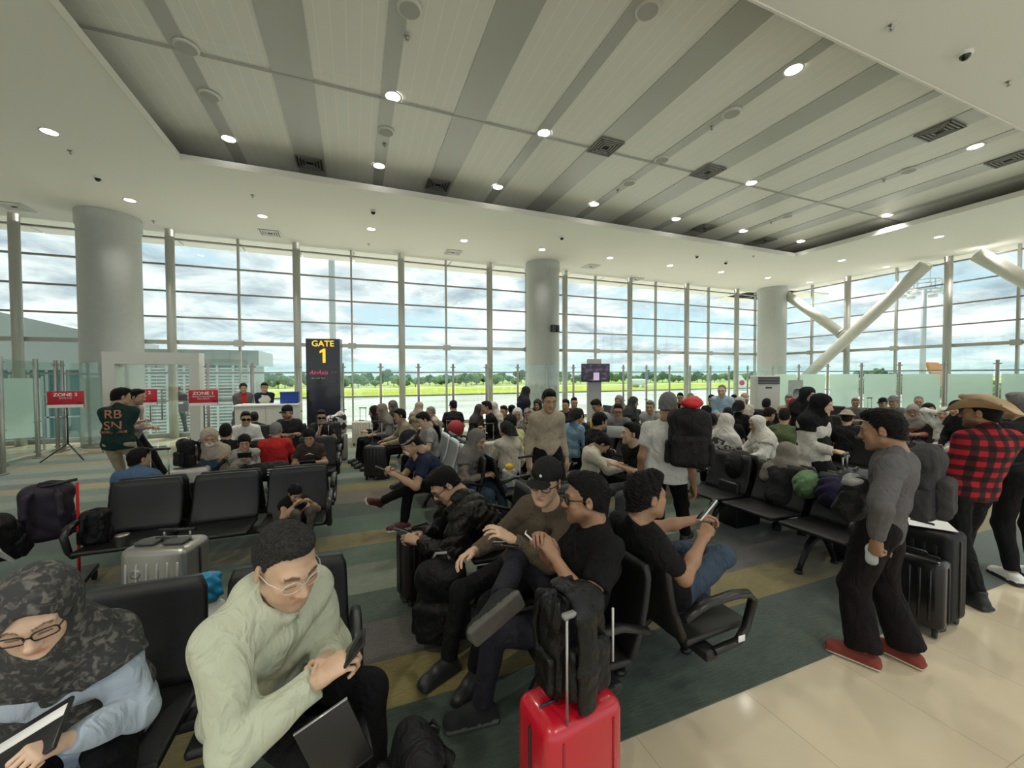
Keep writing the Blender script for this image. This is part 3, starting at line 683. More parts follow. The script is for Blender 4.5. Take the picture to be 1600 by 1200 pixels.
for q in range(24):
    Xt = rnd.uniform(125, 150); r_ = ray(px+q*12.5, 585); t_ = Xt/r_.x; spots.append((Xt, r_.y*t_, rnd.uniform(.45, .6)*(1.25 if q in (3, 4, 5, 6, 7) else .75)))
pools = []
for k in range(3): pools.append([protos[k]]+copies(protos[k], (len(spots)+2)//3))
for i, (x, y, s) in enumerate(spots):
    o = pools[i % 3].pop(); o.location = (x, y, GZ); o.rotation_euler = (0, 0, rnd.uniform(0, 6)); o.scale = (s, s, s*rnd.uniform(.85, 1.15))
for pl in pools:
    for o in pl:
        for k in [x for x in bpy.data.objects if x.parent == o]: bpy.data.objects.remove(k)
        bpy.data.objects.remove(o)

# floodlight mast, tail fins, aircraft
e_p = atD(1441, 600, 62); e = empty('floodlight_mast', (e_p.x, e_p.y, GZ), 0, 'tall grey floodlight mast outside the right windows', 'mast')
mz = atD(1441, 452, 62).z-GZ; mastm = M('galvanised steel', (.42, .47, .46), .5, .3)
MB().tube([(0, 0, 0), (0, 0, mz)], [.42, .30], 16).build('pole', mastm, e)
q = MB(); q.tube([(1.9*math.cos(a*PI/6), 1.9*math.sin(a*PI/6), mz-.3) for a in range(13)], .13, 6); q.tube([(1.9*math.cos(a*PI/6), 1.9*math.sin(a*PI/6), mz+1.2) for a in range(13)], .1, 6); q.build('ring', mastm, e)
for a in range(6):
    x, y = 1.9*math.cos(a*PI/3), 1.9*math.sin(a*PI/3); MB().tube([(x, y, mz-.3), (x, y, mz+1.2)], .08, 6).build('strut', mastm, e)
    MB().rbox((x*1.3, y*1.3, mz-.9), (.9, .9, .5), .08, 2).build('floodlight', M('floodlight housing', (.5, .54, .54), .5), e)
MB().tube([(1.6, 0, mz+1.2), (1.6, 0, mz+4.2)], .05, 5).build('lightning_rod', mastm, e)
p = atD(521, 600, 30); e = empty('apron_mast', (p.x, p.y, GZ), 0, 'grey green mast outside, rising behind the gate sign', 'mast')
MB().tube([(0, 0, 0), (0, 0, 22)], [.26, .2], 14).build('pole', mastm, e); MB().rbox((0, 0, .3), (1, 1, .6), .05).build('footing', M('joint grey', (.42, .42, .40), .5), e)
MB().rbox((0, 0, 22), (1.6, .5, .4), .05).build('floodlight', mastm, e)
# orange tail fin of a parked aircraft to the right
def tail(px0, pts, depth, m, name, label, th=.35):
    e0 = atD(px0, 600, depth); e = empty(name, (e0.x, e0.y, 0), YAW, label, 'aircraft')
    Ms = Matrix.Rotation(-YAW, 4, 'Z')
    pl = []
    for (a, c) in pts:
        v = Ms @ (atD(a, c, depth)-Vector((e0.x, e0.y, 0))); pl.append((v.x, v.z))
    MB().prism(pl, -th, th, 'y').build('tail_fin', m, e); return e, pl
orange = M('orange aircraft paint', (.85, .30, .07), .35)
e, pl = tail(1466, [(1446, 566), (1462, 566.5), (1474, 573.5), (1481, 588), (1482, 604), (1459, 604), (1454, 585), (1450, 577)], 105, orange, 'orange_aircraft', 'aircraft showing an orange and white tail fin outside the right windows')
MB().tube([(pl[4][0]-12, 0, pl[4][1]-2.4), (pl[4][0]-6, 0, pl[4][1]-2.4), (pl[4][0]+4, 0, pl[4][1]-2.6), (pl[4][0]+30, 0, pl[4][1]-3), (pl[4][0]+36, 0, pl[4][1]-3.4)], [.3, 1.2, 2.0, 2.0, .5], 18).build('fuselage', orange, e)
wpaint = M('white aircraft paint', (.82, .83, .84), .35)
q = MB().prism([(pl[6][0]-.2, pl[6][1]+.6), (pl[3][0]+.1, pl[6][1]+.6), (pl[3][0]+.1, pl[6][1]+1.0), (pl[7][0]-.1, pl[6][1]+1.0)], -.37, .37, 'y').build('fin_stripe', wpaint, e)
# white jet on the runway
p = atD(997, 600, 190); e = empty('white_jet', (p.x, p.y, GZ), YAW, 'white passenger jet with blue tail on the runway, beyond the middle windows', 'aircraft')
k = 190/FPX
fz = (607-597)*k*.62
MB().tube([(-16.5*k, 0, fz-.4), (-15*k, 0, fz), (-12*k, 0, fz+.3), (8*k, 0, fz+.3), (15*k, 0, fz+.8), (17*k, 0, fz+1)], [.3, 1.2, 1.9, 1.9, .9, .2], 18).build('fuselage', wpaint, e)
MB().prism([(10*k, fz+1), (16*k, fz+1), (18*k, fz+6.4), (15*k, fz+6.4)], -.2, .2, 'y').build('tail_fin', M('blue aircraft paint', (.05, .15, .4), .4), e)
for s in (-1, 1): MB().prism([(-3*k, s*1), (3*k, s*1), (9*k, s*15), (7*k, s*15)], fz-.9, fz-.6, 'z').build('wing', wpaint, e); MB().tube([(-3*k, s*5, fz-1.7), (1*k, s*5, fz-1.7)], [.9, .7], 12).build('engine', wpaint, e); MB().prism([(12*k, s*.5), (15*k, s*.5), (17*k, s*5), (15.5*k, s*5)], fz+.8, fz+1.0, 'z').build('tailplane', wpaint, e)
for x, y in ((-12*k, 0), (0, 2.2), (0, -2.2)): MB().tube([(x, y, 0), (x, y, fz-1)], .25, 8).build('landing_gear', steel, e)
e, pl = tail(1162, [(1150, 587), (1157, 586), (1165, 596), (1167, 607), (1153, 607)], 150, wpaint, 'white_tailed_aircraft', 'small white aircraft tail with a red mark, outside left of the corner column', .3)
q = MB().lathe([(.001, 0), (1.0, 0), (1.0, .1)], n=20).build('red_mark', M('signal red board', (.52, .012, .03), .45), e); q.matrix_local = Matrix.Translation((pl[2][0]-1.6, -.36, pl[2][1]-.5)) @ Matrix.Rotation(PI/2, 4, 'X')
MB().tube([(pl[4][0]-18, 0, pl[4][1]-1.6), (pl[4][0]-2, 0, pl[4][1]-1.4), (pl[4][0]+3, 0, pl[4][1]-.6)], [1.6, 1.6, .4], 16).build('fuselage', wpaint, e)

# fixed boarding corridor outside on the left
clad = M('grey metal cladding', (.42, .48, .47), .45, .2); louv = M('white louvre blade', (.78, .80, .78), .5); teal = M('teal glazing', (.06, .20, .22), .12)
YJ = 18.6
xl, xr = onY(205, 600, YJ).x, onY(398, 600, YJ).x; zt2 = onY(300, 546, YJ).z; zlv = onY(340, 571, YJ).z; zb = -.9
e = empty('boarding_corridor', ((xl+xr)/2, YJ, GZ), 0, 'grey clad boarding corridor with white louvres outside the left windows', 'building')
w = (xr-xl)
MB().span((-w/2, 0, zlv-GZ), (w/2+.15, 3, zt2-GZ)).build('cladding', clad, e)
q = MB()
nb = 26
for k2 in range(nb):
    z = zb+(zlv-zb)*k2/nb-GZ; q.box((-w*.02, .12, z+.03), (w*.94, .14, .062), Matrix.Rotation(.5, 3, 'X'))
tag(q.build('louvre_screen', louv, e))
for k2 in range(8): MB().box((-w/2+w*k2/7.4, .03, (zb+zlv)/2-GZ), (.07, .07, zlv-zb)).build('louvre_post', louv, e)
MB().span((-w/2, .7, zb-GZ), (w/2-.2, 2.9, zlv-GZ)).build('inner_wall', M('corridor inner wall', (.36, .40, .38), .7), e)
for k2 in range(7): MB().box((-w/2+w*(k2+.5)/7, -.01, (zlv+zt2)/2-GZ), (.03, .02, zt2-zlv)).build('cladding_joint', M('joint grey', (.42, .42, .40), .5), e)
for x in (-w*.45, w*.42): MB().span((x-.3, .8, 0), (x+.3, 1.8, zb-GZ+.05)).build('support', M('joint grey', (.42, .42, .40), .5), e)
MB().span((-w/2, -.02, zb-.35-GZ), (w/2, 3, zb-GZ)).build('deck', clad, e)
# sloping bridge farther left
a1, a2 = onY(-150, 455, 21), onY(205, 540, 21)
e = empty('passenger_bridge', (a2.x, 21, GZ), 0, 'grey passenger bridge with a sloping top outside the far left windows', 'building')
pl = [(a1.x-a2.x, a1.z-GZ), (0, a2.z-GZ+.2), (0, a2.z-GZ-1.0), (a1.x-a2.x, a2.z-GZ-1.0)]
MB().prism(pl, 0, 2.5, 'y').build('cladding', clad, e)
MB().span((a1.x-a2.x, .1, -.6-GZ), (0, 2.4, a2.z-GZ-1.0)).build('glazing', teal, e)
for k2 in range(12): MB().box(((a1.x-a2.x)*k2/12, .05, (a2.z-1.3)/2-GZ-.1), (.08, .1, a2.z-.5)).build('glazing_bar', clad, e)
for zz in (.3, 1.2, 2.0): MB().box(((a1.x-a2.x)/2, .05, zz-GZ), (-(a1.x-a2.x), .1, .06)).build('glazing_rail', clad, e)
MB().span((a1.x-a2.x, 0, -.95-GZ), (0, 2.5, -.6-GZ)).build('deck', clad, e)
for x in (-3, -12): MB().tube([(x, 1.2, 0), (x, 1.2, -.9-GZ)], .4, 14).build('support', mastm, e)
# ------------------------------------------------------------------ smooth bodies: blended round cones turned into one surface
V = lambda *a: np.array(a, float)
def nrm(v):
    v = np.asarray(v, float); return v/max(1e-9, np.linalg.norm(v))
class Blob:
    def __init__(s): s.ops = []; s.cuts = []
    def cone(s, a, b, ra, rb, k=.03, u=None, su=1.0, capb=False, capa=False, sub=False):
        s.ops.append(('c', V(*a), V(*b), ra, rb, k, None if u is None else nrm(u), su, capb, capa, sub)); return s
    def chain(s, pts, rs, k=.02, **kw):
        for i in range(len(pts)-1): s.cone(pts[i], pts[i+1], rs[i], rs[i+1], k, **kw)
        return s
    def ell(s, c, r, k=.03, R=None, sub=False):
        s.ops.append(('e', V(*c), V(*r), np.eye(3) if R is None else np.asarray(R, float), k, sub)); return s
    def box(s, c, d, r, k=.01, R=None, sub=False):
        s.ops.append(('b', V(*c), V(*d)/2, r, np.eye(3) if R is None else np.asarray(R, float), k, sub)); return s
    def cut(s, p, n): s.cuts.append((V(*p), nrm(n))); return s
    def arrays(s, h, wr=0.0, wf=18.0, seed=0.0):
        lo = np.full(3, 1e9); hi = -lo
        for o in s.ops:
            if o[0] == 'c':
                if o[10]: continue
                R = max(o[3], o[4])*max(1, o[7]); a, b = np.minimum(o[1], o[2])-R, np.maximum(o[1], o[2])+R
            else:
                if o[-1]: continue
                R = np.linalg.norm(o[2]) if o[0] == 'b' else max(o[2]); a, b = o[1]-R, o[1]+R
            lo = np.minimum(lo, a); hi = np.maximum(hi, b)
        lo -= 2.5*h; hi += 2.5*h
        n = np.maximum(4, np.ceil((hi-lo)/h).astype(int)+1); n = np.minimum(n, 420)
        ax = [lo[i]+h*np.arange(n[i]) for i in range(3)]
        cap = max(.05, 3*h); D = np.full(n, cap, np.float32)
        for o in s.ops:
            k = o[5] if o[0] != 'e' else o[4]
            if o[0] == 'c': R = max(o[3], o[4])*max(1, o[7]); a, b = np.minimum(o[1], o[2])-R, np.maximum(o[1], o[2])+R; sub = o[10]
            else: R = np.linalg.norm(o[2]) if o[0] == 'b' else max(o[2]); a, b = o[1]-R, o[1]+R; sub = o[-1]
            m = cap
            i0 = np.clip(np.floor((a-m-lo)/h).astype(int), 0, n-1); i1 = np.clip(np.ceil((b+m-lo)/h).astype(int)+1, 1, n)
            if (i1 <= i0).any(): continue
            X, Y, Z = np.meshgrid(*[ax[q][i0[q]:i1[q]].astype(np.float32) for q in range(3)], indexing='ij', sparse=True)
            if o[0] == 'c':
                _, A, B, ra, rb, k, u, su, capb, capa, sub = o
                px, py, pz = X-A[0], Y-A[1], Z-A[2]; ba = B-A
                if u is not None:
                    f = 1/su-1; cm = (px*u[0]+py*u[1]+pz*u[2])*f
                    px = px+cm*u[0]; py = py+cm*u[1]; pz = pz+cm*u[2]; ba = ba+u*np.dot(ba, u)*f
                bb = max(1e-9, np.dot(ba, ba)); t0 = (px*ba[0]+py*ba[1]+pz*ba[2])/bb; t = np.clip(t0, 0, 1)
                d = np.sqrt((px-t*ba[0])**2+(py-t*ba[1])**2+(pz-t*ba[2])**2)-(ra+(rb-ra)*t)
                if capb: d = np.maximum(d, (t0-1)*math.sqrt(bb))
                if capa: d = np.maximum(d, -t0*math.sqrt(bb))
            else:
                if o[0] == 'e': _, C, r, Rm, k, sub = o
                else: _, C, r, rr, Rm, k, sub = o
                dx, dy, dz = X-C[0], Y-C[1], Z-C[2]
                q = [dx*Rm[0][j]+dy*Rm[1][j]+dz*Rm[2][j] for j in range(3)]
                if o[0] == 'e':
                    k0 = np.sqrt(sum((q[j]/r[j])**2 for j in range(3))); k1 = np.sqrt(sum((q[j]/r[j]**2)**2 for j in range(3)))+1e-6
                    d = k0*(k0-1)/k1
                    d = np.where(k0 < .3, -min(r)*.6, d)
                else:
                    e = [np.abs(q[j])-(r[j]-rr) for j in range(3)]
                    d = np.sqrt(sum(np.maximum(v, 0)**2 for v in e))+np.minimum(np.maximum(np.maximum(e[0], e[1]), e[2]), 0)-rr
            sl = D[i0[0]:i1[0], i0[1]:i1[1], i0[2]:i1[2]]; k = max(k, 1e-4)
            if sub:
                d = -d; hh = np.maximum(k-np.abs(sl-d), 0)/k; sl[...] = np.maximum(sl, d)+hh*hh*k*.25
            else:
                hh = np.maximum(k-np.abs(sl-d), 0)/k; sl[...] = np.minimum(sl, d)-hh*hh*k*.25
        X, Y, Z = np.meshgrid(*[a.astype(np.float32) for a in ax], indexing='ij', sparse=True)
        if wr:
            w = 1.3-2.6*np.abs(np.sin(X*wf*.55+1.9*np.sin(Y*wf*.35+seed)+Z*wf*.62+1.2*np.sin(Z*wf*.5+X*wf*.3)))**.7
            w = w*.8+.7*np.sin(X*wf+1.7*np.sin(Y*wf*.6+seed)+Z*wf*.9)*np.sin(Z*wf*1.3-X*wf*.5+1.3*np.sin(X*wf*.8+seed*2))
            w = w+.5*np.sin(Y*wf*1.9+Z*wf*2.1+seed+np.sin(X*wf*1.5)*1.2)
            D += (wr*w).astype(np.float32)
        for p, nn in s.cuts: D = np.maximum(D, (X-p[0])*nn[0]+(Y-p[1])*nn[1]+(Z-p[2])*nn[2])
        D[0] = D[-1] = cap; D[:, 0] = D[:, -1] = cap; D[:, :, 0] = D[:, :, -1] = cap
        return surfnet(D, lo, h)
def surfnet(D, org, h):
    n = D.shape; S = D < 0
    cnt = np.zeros([q-1 for q in n], np.int8)
    for i in (0, 1):
        for j in (0, 1):
            for k in (0, 1): cnt += S[i:n[0]-1+i, j:n[1]-1+j, k:n[2]-1+k]
    I = np.argwhere((cnt > 0) & (cnt < 8))
    if len(I) == 0: return np.zeros((0, 3)), np.zeros((0, 4), int)
    idx = np.full([q-1 for q in n], -1, np.int32); idx[I[:, 0], I[:, 1], I[:, 2]] = np.arange(len(I))
    acc = np.zeros((len(I), 3)); c = np.zeros(len(I))
    cv = {}
    for i in (0, 1):
        for j in (0, 1):
            for k in (0, 1): cv[i, j, k] = D[I[:, 0]+i, I[:, 1]+j, I[:, 2]+k]
    E = [((i, j, k), tuple(v)) for i in (0, 1) for j in (0, 1) for k in (0, 1) for q in range(3) for v in [[i, j, k]] if v[q] == 0 and not v.__setitem__(q, 1)]
    E = []
    for i in (0, 1):
        for j in (0, 1):
            for k in (0, 1):
                for q in range(3):
                    a = (i, j, k)
                    if a[q] == 0:
                        b = list(a); b[q] = 1; E.append((a, tuple(b)))
    for a, b in E:
        da, db = cv[a], cv[b]; m = (da < 0) != (db < 0)
        t = np.where(m, da/np.where(m, da-db, 1), 0)
        p = np.array(a, float)[None]+t[:, None]*(np.array(b, float)-np.array(a, float))[None]
        acc += p*m[:, None]; c += m
    P = (I+acc/c[:, None])*h+org
    F = []
    for q in range(3):
        u, v = (q+1) % 3, (q+2) % 3
        s0 = [slice(None)]*3; s1 = [slice(None)]*3; s0[q] = slice(0, n[q]-1); s1[q] = slice(1, n[q])
        A, B = S[tuple(s0)], S[tuple(s1)]; X = np.argwhere(A != B)
        X = X[(X[:, u] > 0) & (X[:, v] > 0) & (X[:, u] < n[u]-1) & (X[:, v] < n[v]-1)]
        sg = A[X[:, 0], X[:, 1], X[:, 2]]
        def g(du, dv):
            Y = X.copy(); Y[:, u] -= du; Y[:, v] -= dv; return idx[Y[:, 0], Y[:, 1], Y[:, 2]]
        f = np.stack([g(1, 1), g(0, 1), g(0, 0), g(1, 0)], 1)
        f = np.where(sg[:, None], f, f[:, ::-1]); F.append(f)
    F = np.concatenate(F); F = F[(F >= 0).all(1)]
    return P, F
def smooth_mesh(name, P, F, mats, tint=None, mi=None):
    me = bpy.data.meshes.new(name); me.vertices.add(len(P)); me.vertices.foreach_set('co', np.asarray(P, np.float32).ravel())
    nf = len(F); me.loops.add(nf*4); me.loops.foreach_set('vertex_index', np.asarray(F, np.int32).ravel())
    me.polygons.add(nf); me.polygons.foreach_set('loop_start', np.arange(0, nf*4, 4, dtype=np.int32)); me.polygons.foreach_set('loop_total', np.full(nf, 4, np.int32))
    me.polygons.foreach_set('use_smooth', np.ones(nf, bool))
    for m in mats: me.materials.append(m)
    if mi is not None: me.polygons.foreach_set('material_index', np.asarray(mi, np.int32))
    if tint is not None:
        at = me.color_attributes.new('tint', 'FLOAT_COLOR', 'POINT'); at.data.foreach_set('color', np.concatenate([tint, np.ones((len(tint), 1))], 1).astype(np.float32).ravel())
    me.update(calc_edges=True); return me
def blob_obj(name, bl, h, m, parent=None, wr=0, wf=18, seed=0):
    P, F = bl.arrays(h, wr, wf, seed)
    return link(name, smooth_mesh(name, P, F, [m]), parent)

def skin_mat(name, col):
    if name in _mats: return _mats[name]
    m = bpy.data.materials.new(name); m.use_nodes = True; nt = m.node_tree; N = nt.nodes; L = nt.links; b = N['Principled BSDF']
    at = N.new('ShaderNodeAttribute'); at.attribute_name = 'tint'
    tc = N.new('ShaderNodeTexCoord'); n = N.new('ShaderNodeTexNoise'); n.inputs['Scale'].default_value = 14; n.inputs['Detail'].default_value = 4; L.new(tc.outputs['Object'], n.inputs[0])
    r = N.new('ShaderNodeMapRange'); r.inputs[1].default_value = .3; r.inputs[2].default_value = .7; r.inputs[3].default_value = .9; r.inputs[4].default_value = 1.1; L.new(n.outputs[0], r.inputs[0])
    v = N.new('ShaderNodeVectorMath'); v.operation = 'MULTIPLY'; v.inputs[1].default_value = col; L.new(at.outputs['Color'], v.inputs[0])
    v2 = N.new('ShaderNodeVectorMath'); v2.operation = 'SCALE'; L.new(v.outputs[0], v2.inputs[0]); L.new(r.outputs[0], v2.inputs['Scale']); L.new(v2.outputs[0], b.inputs['Base Color'])
    b.inputs['Roughness'].default_value = .48; b.inputs['Specular IOR Level'].default_value = .4
    b.inputs['Subsurface Weight'].default_value = .06; b.inputs['Subsurface Radius'].default_value = (.02, .008, .004); b.inputs['Subsurface Scale'].default_value = .3
    _mats[name] = m; return m
SKIN = {'light': (.60, .40, .27), 'mid': (.44, .27, .17), 'tan': (.33, .185, .11), 'dark': (.22, .12, .075), 'pale': (.68, .47, .34)}
def skin(k): return skin_mat('skin '+k, SKIN[k])

# ---- head library: origin between the ears, face towards +Y
_heads = {}
def head_arrays(kind='man', h=.005, eyes='open', beard=0.0, scalp=0.0):
    key = (kind, h, eyes, beard, scalp)
    if key in _heads: return _heads[key]
    b = Blob(); fem = kind == 'woman'; kid = kind == 'child'; jw = .9 if fem else (.84 if kid else 1.0)
    b.ell((0, -.014, .036), (.074, .094, .082), .02)
    b.ell((0, .024, -.018), (.060*jw+.002, .070, .088), .03)
    b.cone((.048*jw, .012, -.058), (.018*jw, .072, -.096), .021, .019, .03); b.cone((-.048*jw, .012, -.058), (-.018*jw, .072, -.096), .021, .019, .03)
    b.ell((0, .080, -.102), (.022*jw, .016, .015), .02)
    for s in (-1, 1):
        b.ell((s*.041, .066, -.022), (.022, .018, .020), .025)
        b.ell((s*.030, .060, -.062), (.024, .020, .026), .03)
        b.cone((s*.012, .089, .026), (s*.045, .074, .026), .009, .008, .02)
        b.ell((s*.031, .104, .004), (.018, .016, .013), .016, sub=True)
        b.ell((s*.031, .0735, .005), (.0145, .0145, .0135), .003)
        # lids
        b.cone((s*.018, .086, .013 if eyes == 'open' else .006), (s*.045, .080, .012 if eyes == 'open' else .004), .0045, .0045, .006)
        b.cone((s*.018, .085, -.004), (s*.045, .080, -.003), .0045, .0045, .008)
        b.ell((s*.0135, .100, -.033), (.0095, .011, .008), .008)
        R = Matrix.Rotation(s*-.35, 3, 'Z') @ Matrix.Rotation(-.15, 3, 'X')
        b.ell((s*.078, -.010, -.006), (.007, .019, .031), .006, np.array(R)); b.ell((s*.086, -.006, -.004), (.006, .010, .017), .006, np.array(R), sub=True)
    b.cone((0, .084, .018), (0, .110, -.026), .0085, .011, .012)
    b.ell((0, .113, -.029), (.011, .011, .0095), .008)
    b.cone((-.019, .088, -.0605), (0, .097, -.058), .0048, .0062, .006); b.cone((.019, .088, -.0605), (0, .097, -.058), .0048, .0062, .006)
    b.cone((-.016, .087, -.070), (.016, .087, -.070), .0075, .0075, .007)
    b.cone((-.022, .098, -.0645), (.022, .098, -.0645), .0016, .0016, .004, sub=True)
    b.cone((0, -.028, -.045), (0, -.045, -.135), .053 if not fem else .045, .054 if not fem else .046, .03)
    b.cone((0, .02, -.08), (0, -.01, -.135), .035 if not fem else .03, .04 if not fem else .034, .03)
    P, F = b.arrays(h)
    T = np.ones((len(P), 3)); x, y, z = P.T; ax = np.abs(x)
    def blend(mask, col):
        m = np.clip(mask, 0, 1)[:, None]; T[:] = T*(1-m)+np.array(col)*m
    f = np.clip((y-.05)/.02, 0, 1)
    blend(f*np.exp(-((ax-.035)/.022)**2-((z+.028)/.02)**2)*.35, (1.1, .82, .78))
    lip = f*(1-np.clip((ax/.024)**2+((z+.065)/(.0105))**2-.6, 0, 1)*1.0)
    blend(lip*(y > .08)*.75, (.80, .42, .42) if fem else (.84, .58, .54))
    zb = .027+.004*np.sin(np.clip((ax-.012)/.035, 0, 1)*PI)
    brow = (np.abs(z-zb) < (.0055 if not fem else .0035)) & (ax > .011) & (ax < .050) & (y > .055)
    blend(brow*.85, (.12, .09, .08))
    if eyes == 'open':
        ball = ((ax-.031)**2+(y-.0735)**2+(z-.005)**2 < .0160**2) & (np.abs(z-.0045) < .0068) & (np.abs(ax-.031) < .0125) & (y > .078)
        blend(ball*1.0, (1.5, 2.0, 2.6)); blend((ball & ((ax-.031)**2+(z-.005)**2 < .0064**2))*1.0, (.06, .04, .03))
    lash = (np.abs(z-(.0085 if eyes == 'open' else -.001)) < .0028) & (np.abs(ax-.031) < .0145) & (y > .078)
    blend(lash*.8, (.12, .09, .08))
    if beard:
        bm = np.clip((-.045-z)/.02, 0, 1)*np.clip((y+.03)/.04, 0, 1)*(z > -.125)*(1-np.clip(lip*1.5, 0, 1))+f*(np.abs(z+.050) < .006)*(ax < .028)
        blend(bm*beard, (.22, .19, .18))
    if scalp:
        fe = np.sqrt((x/.20)**2+((y-.113)/.099)**2+((z-.002)/.096)**2)
        sm = np.clip((fe-1.0)/.10, 0, 1)*np.clip(-((y-.012)*.39+(z+.030)*-.92)/.012+.5, 0, 1)
        sm *= 1-np.clip(1.6-np.sqrt(((ax-.084)/.020)**2+((y+.008)/.026)**2+((z+.010)/.036)**2), 0, 1)
        blend(sm*scalp, (.06, .05, .05))
    _heads[key] = (P, F, T); return _heads[key]

# ---- hand library: wrist at the origin, fingers +Y, palm facing -Z, thumb towards -X
_hands = {}
def hand_arrays(pose='relax', h=.004):
    key = (pose, h)
    if key in _hands: return _hands[key]
    b = Blob()
    c = {'relax': (22, 28, 22), 'grip': (62, 75, 45), 'hold': (38, 55, 35), 'flat': (4, 8, 6), 'point': (50, 65, 40)}[pose]
    bases = [(-.030, .084, 0), (-.010, .090, .003), (.010, .087, .002), (.028, .078, -.003)]
    lens = [(.042, .025, .020), (.046, .029, .021), (.043, .027, .021), (.033, .020, .018)]
    b.cone((0, -.03, 0), (0, .012, 0), .0245, .024, .02, u=(1, 0, 0), su=1.15)
    for i, (bs, ln) in enumerate(zip(bases, lens)):
        b.cone((bs[0]*.5, .012, 0), bs, .0155, .0115, .016)
        a = 0; p = V(*bs); sp = (i-1.5)*-.07*(1 if pose in ('relax', 'flat') else .3)
        cc = c if not (pose == 'point' and i == 0) else (5, 10, 5)
        cc = [q*(1+.12*i-.1) for q in cc]
        r = .0092 if i < 3 else .0082
        for k in range(3):
            a += cc[k]*D2R; d = V(-sp*math.cos(a), math.cos(a), -math.sin(a)); q = p+d*ln[k]
            b.cone(p, q, r, r*.93, .003); p = q; r *= .93
    th = {'relax': [(-.018, .018, -.006), (-.044, .045, -.014), (-.054, .074, -.020), (-.052, .098, -.026)],
          'flat': [(-.018, .018, -.004), (-.050, .040, -.008), (-.070, .064, -.010), (-.082, .084, -.012)],
          'grip': [(-.018, .018, -.008), (-.040, .042, -.024), (-.034, .066, -.044), (-.016, .080, -.050)],
          'hold': [(-.018, .018, -.008), (-.046, .042, -.016), (-.054, .070, -.026), (-.042, .094, -.034)],
          'point': [(-.018, .018, -.008), (-.042, .042, -.022), (-.036, .066, -.040), (-.018, .080, -.046)]}[pose]
    b.chain(th, [.016, .0125, .0105, .0088], .008)
    P, F = b.arrays(h); _hands[key] = (P, F); return _hands[key]

# ---- shoe library: ankle above the origin, toes +Y, sole at z=0
_shoes = {}
def shoe_arrays(kind, h):
    key = (kind, h)
    if key in _shoes: return _shoes[key]
    b = Blob(); hi = {'boot': .14, 'sneaker': .085, 'flat': .06, 'chunky': .10}[kind]; fat = 1.12 if kind in ('chunky', 'boot') else 1.0
    b.box((0, .055, .016), (.094*fat, .285, .032), .014, .01)
    b.ell((0, .150, .040), (.046*fat, .058, .036), .02); b.ell((0, .06, .046), (.043*fat, .11, .044), .02); b.ell((0, -.035, .045), (.040*fat, .052, .046), .02)
    b.cone((0, -.012, .05), (0, -.02, hi), .042, .043, .03, capb=True); b.cone((0, .075, .075), (0, .02, hi-.005), .026, .03, .03)
    b.cut((0, 0, .001), (0, 0, -1))
    P, F = b.arrays(h); cz = P[F].mean(1)[:, 2]; sole = (cz < (.028 if kind != 'flat' else .016)).astype(int)
    _shoes[key] = (P, F, sole); return _shoes[key]

def basis(y, z):
    y = nrm(y); x = nrm(np.cross(y, z)); z = np.cross(x, y); return np.stack([x, y, z], 1)
def ik(a, t, l1, l2, pole):
    a = V(*a); t = V(*t); d = t-a; L = np.linalg.norm(d); mx = (l1+l2)*.998
    if L > mx: t = a+d*mx/L; L = mx
    L = max(L, abs(l1-l2)+.03)
    u = nrm(d); ca = (l1*l1+L*L-l2*l2)/(2*l1*L); ca = min(1, max(-1, ca)); pv = V(*pole); pv = pv-u*np.dot(pv, u); pv = nrm(pv)
    return a+u*l1*ca+pv*l1*math.sqrt(max(0, 1-ca*ca)), a+u*L
def rotm(yaw=0, pitch=0, roll=0):
    # yaw: left positive; pitch: down positive; roll: towards the right shoulder positive
    return np.array(Matrix.Rotation(yaw*D2R, 3, 'Z') @ Matrix.Rotation(-pitch*D2R, 3, 'X') @ Matrix.Rotation(roll*D2R, 3, 'Y'))

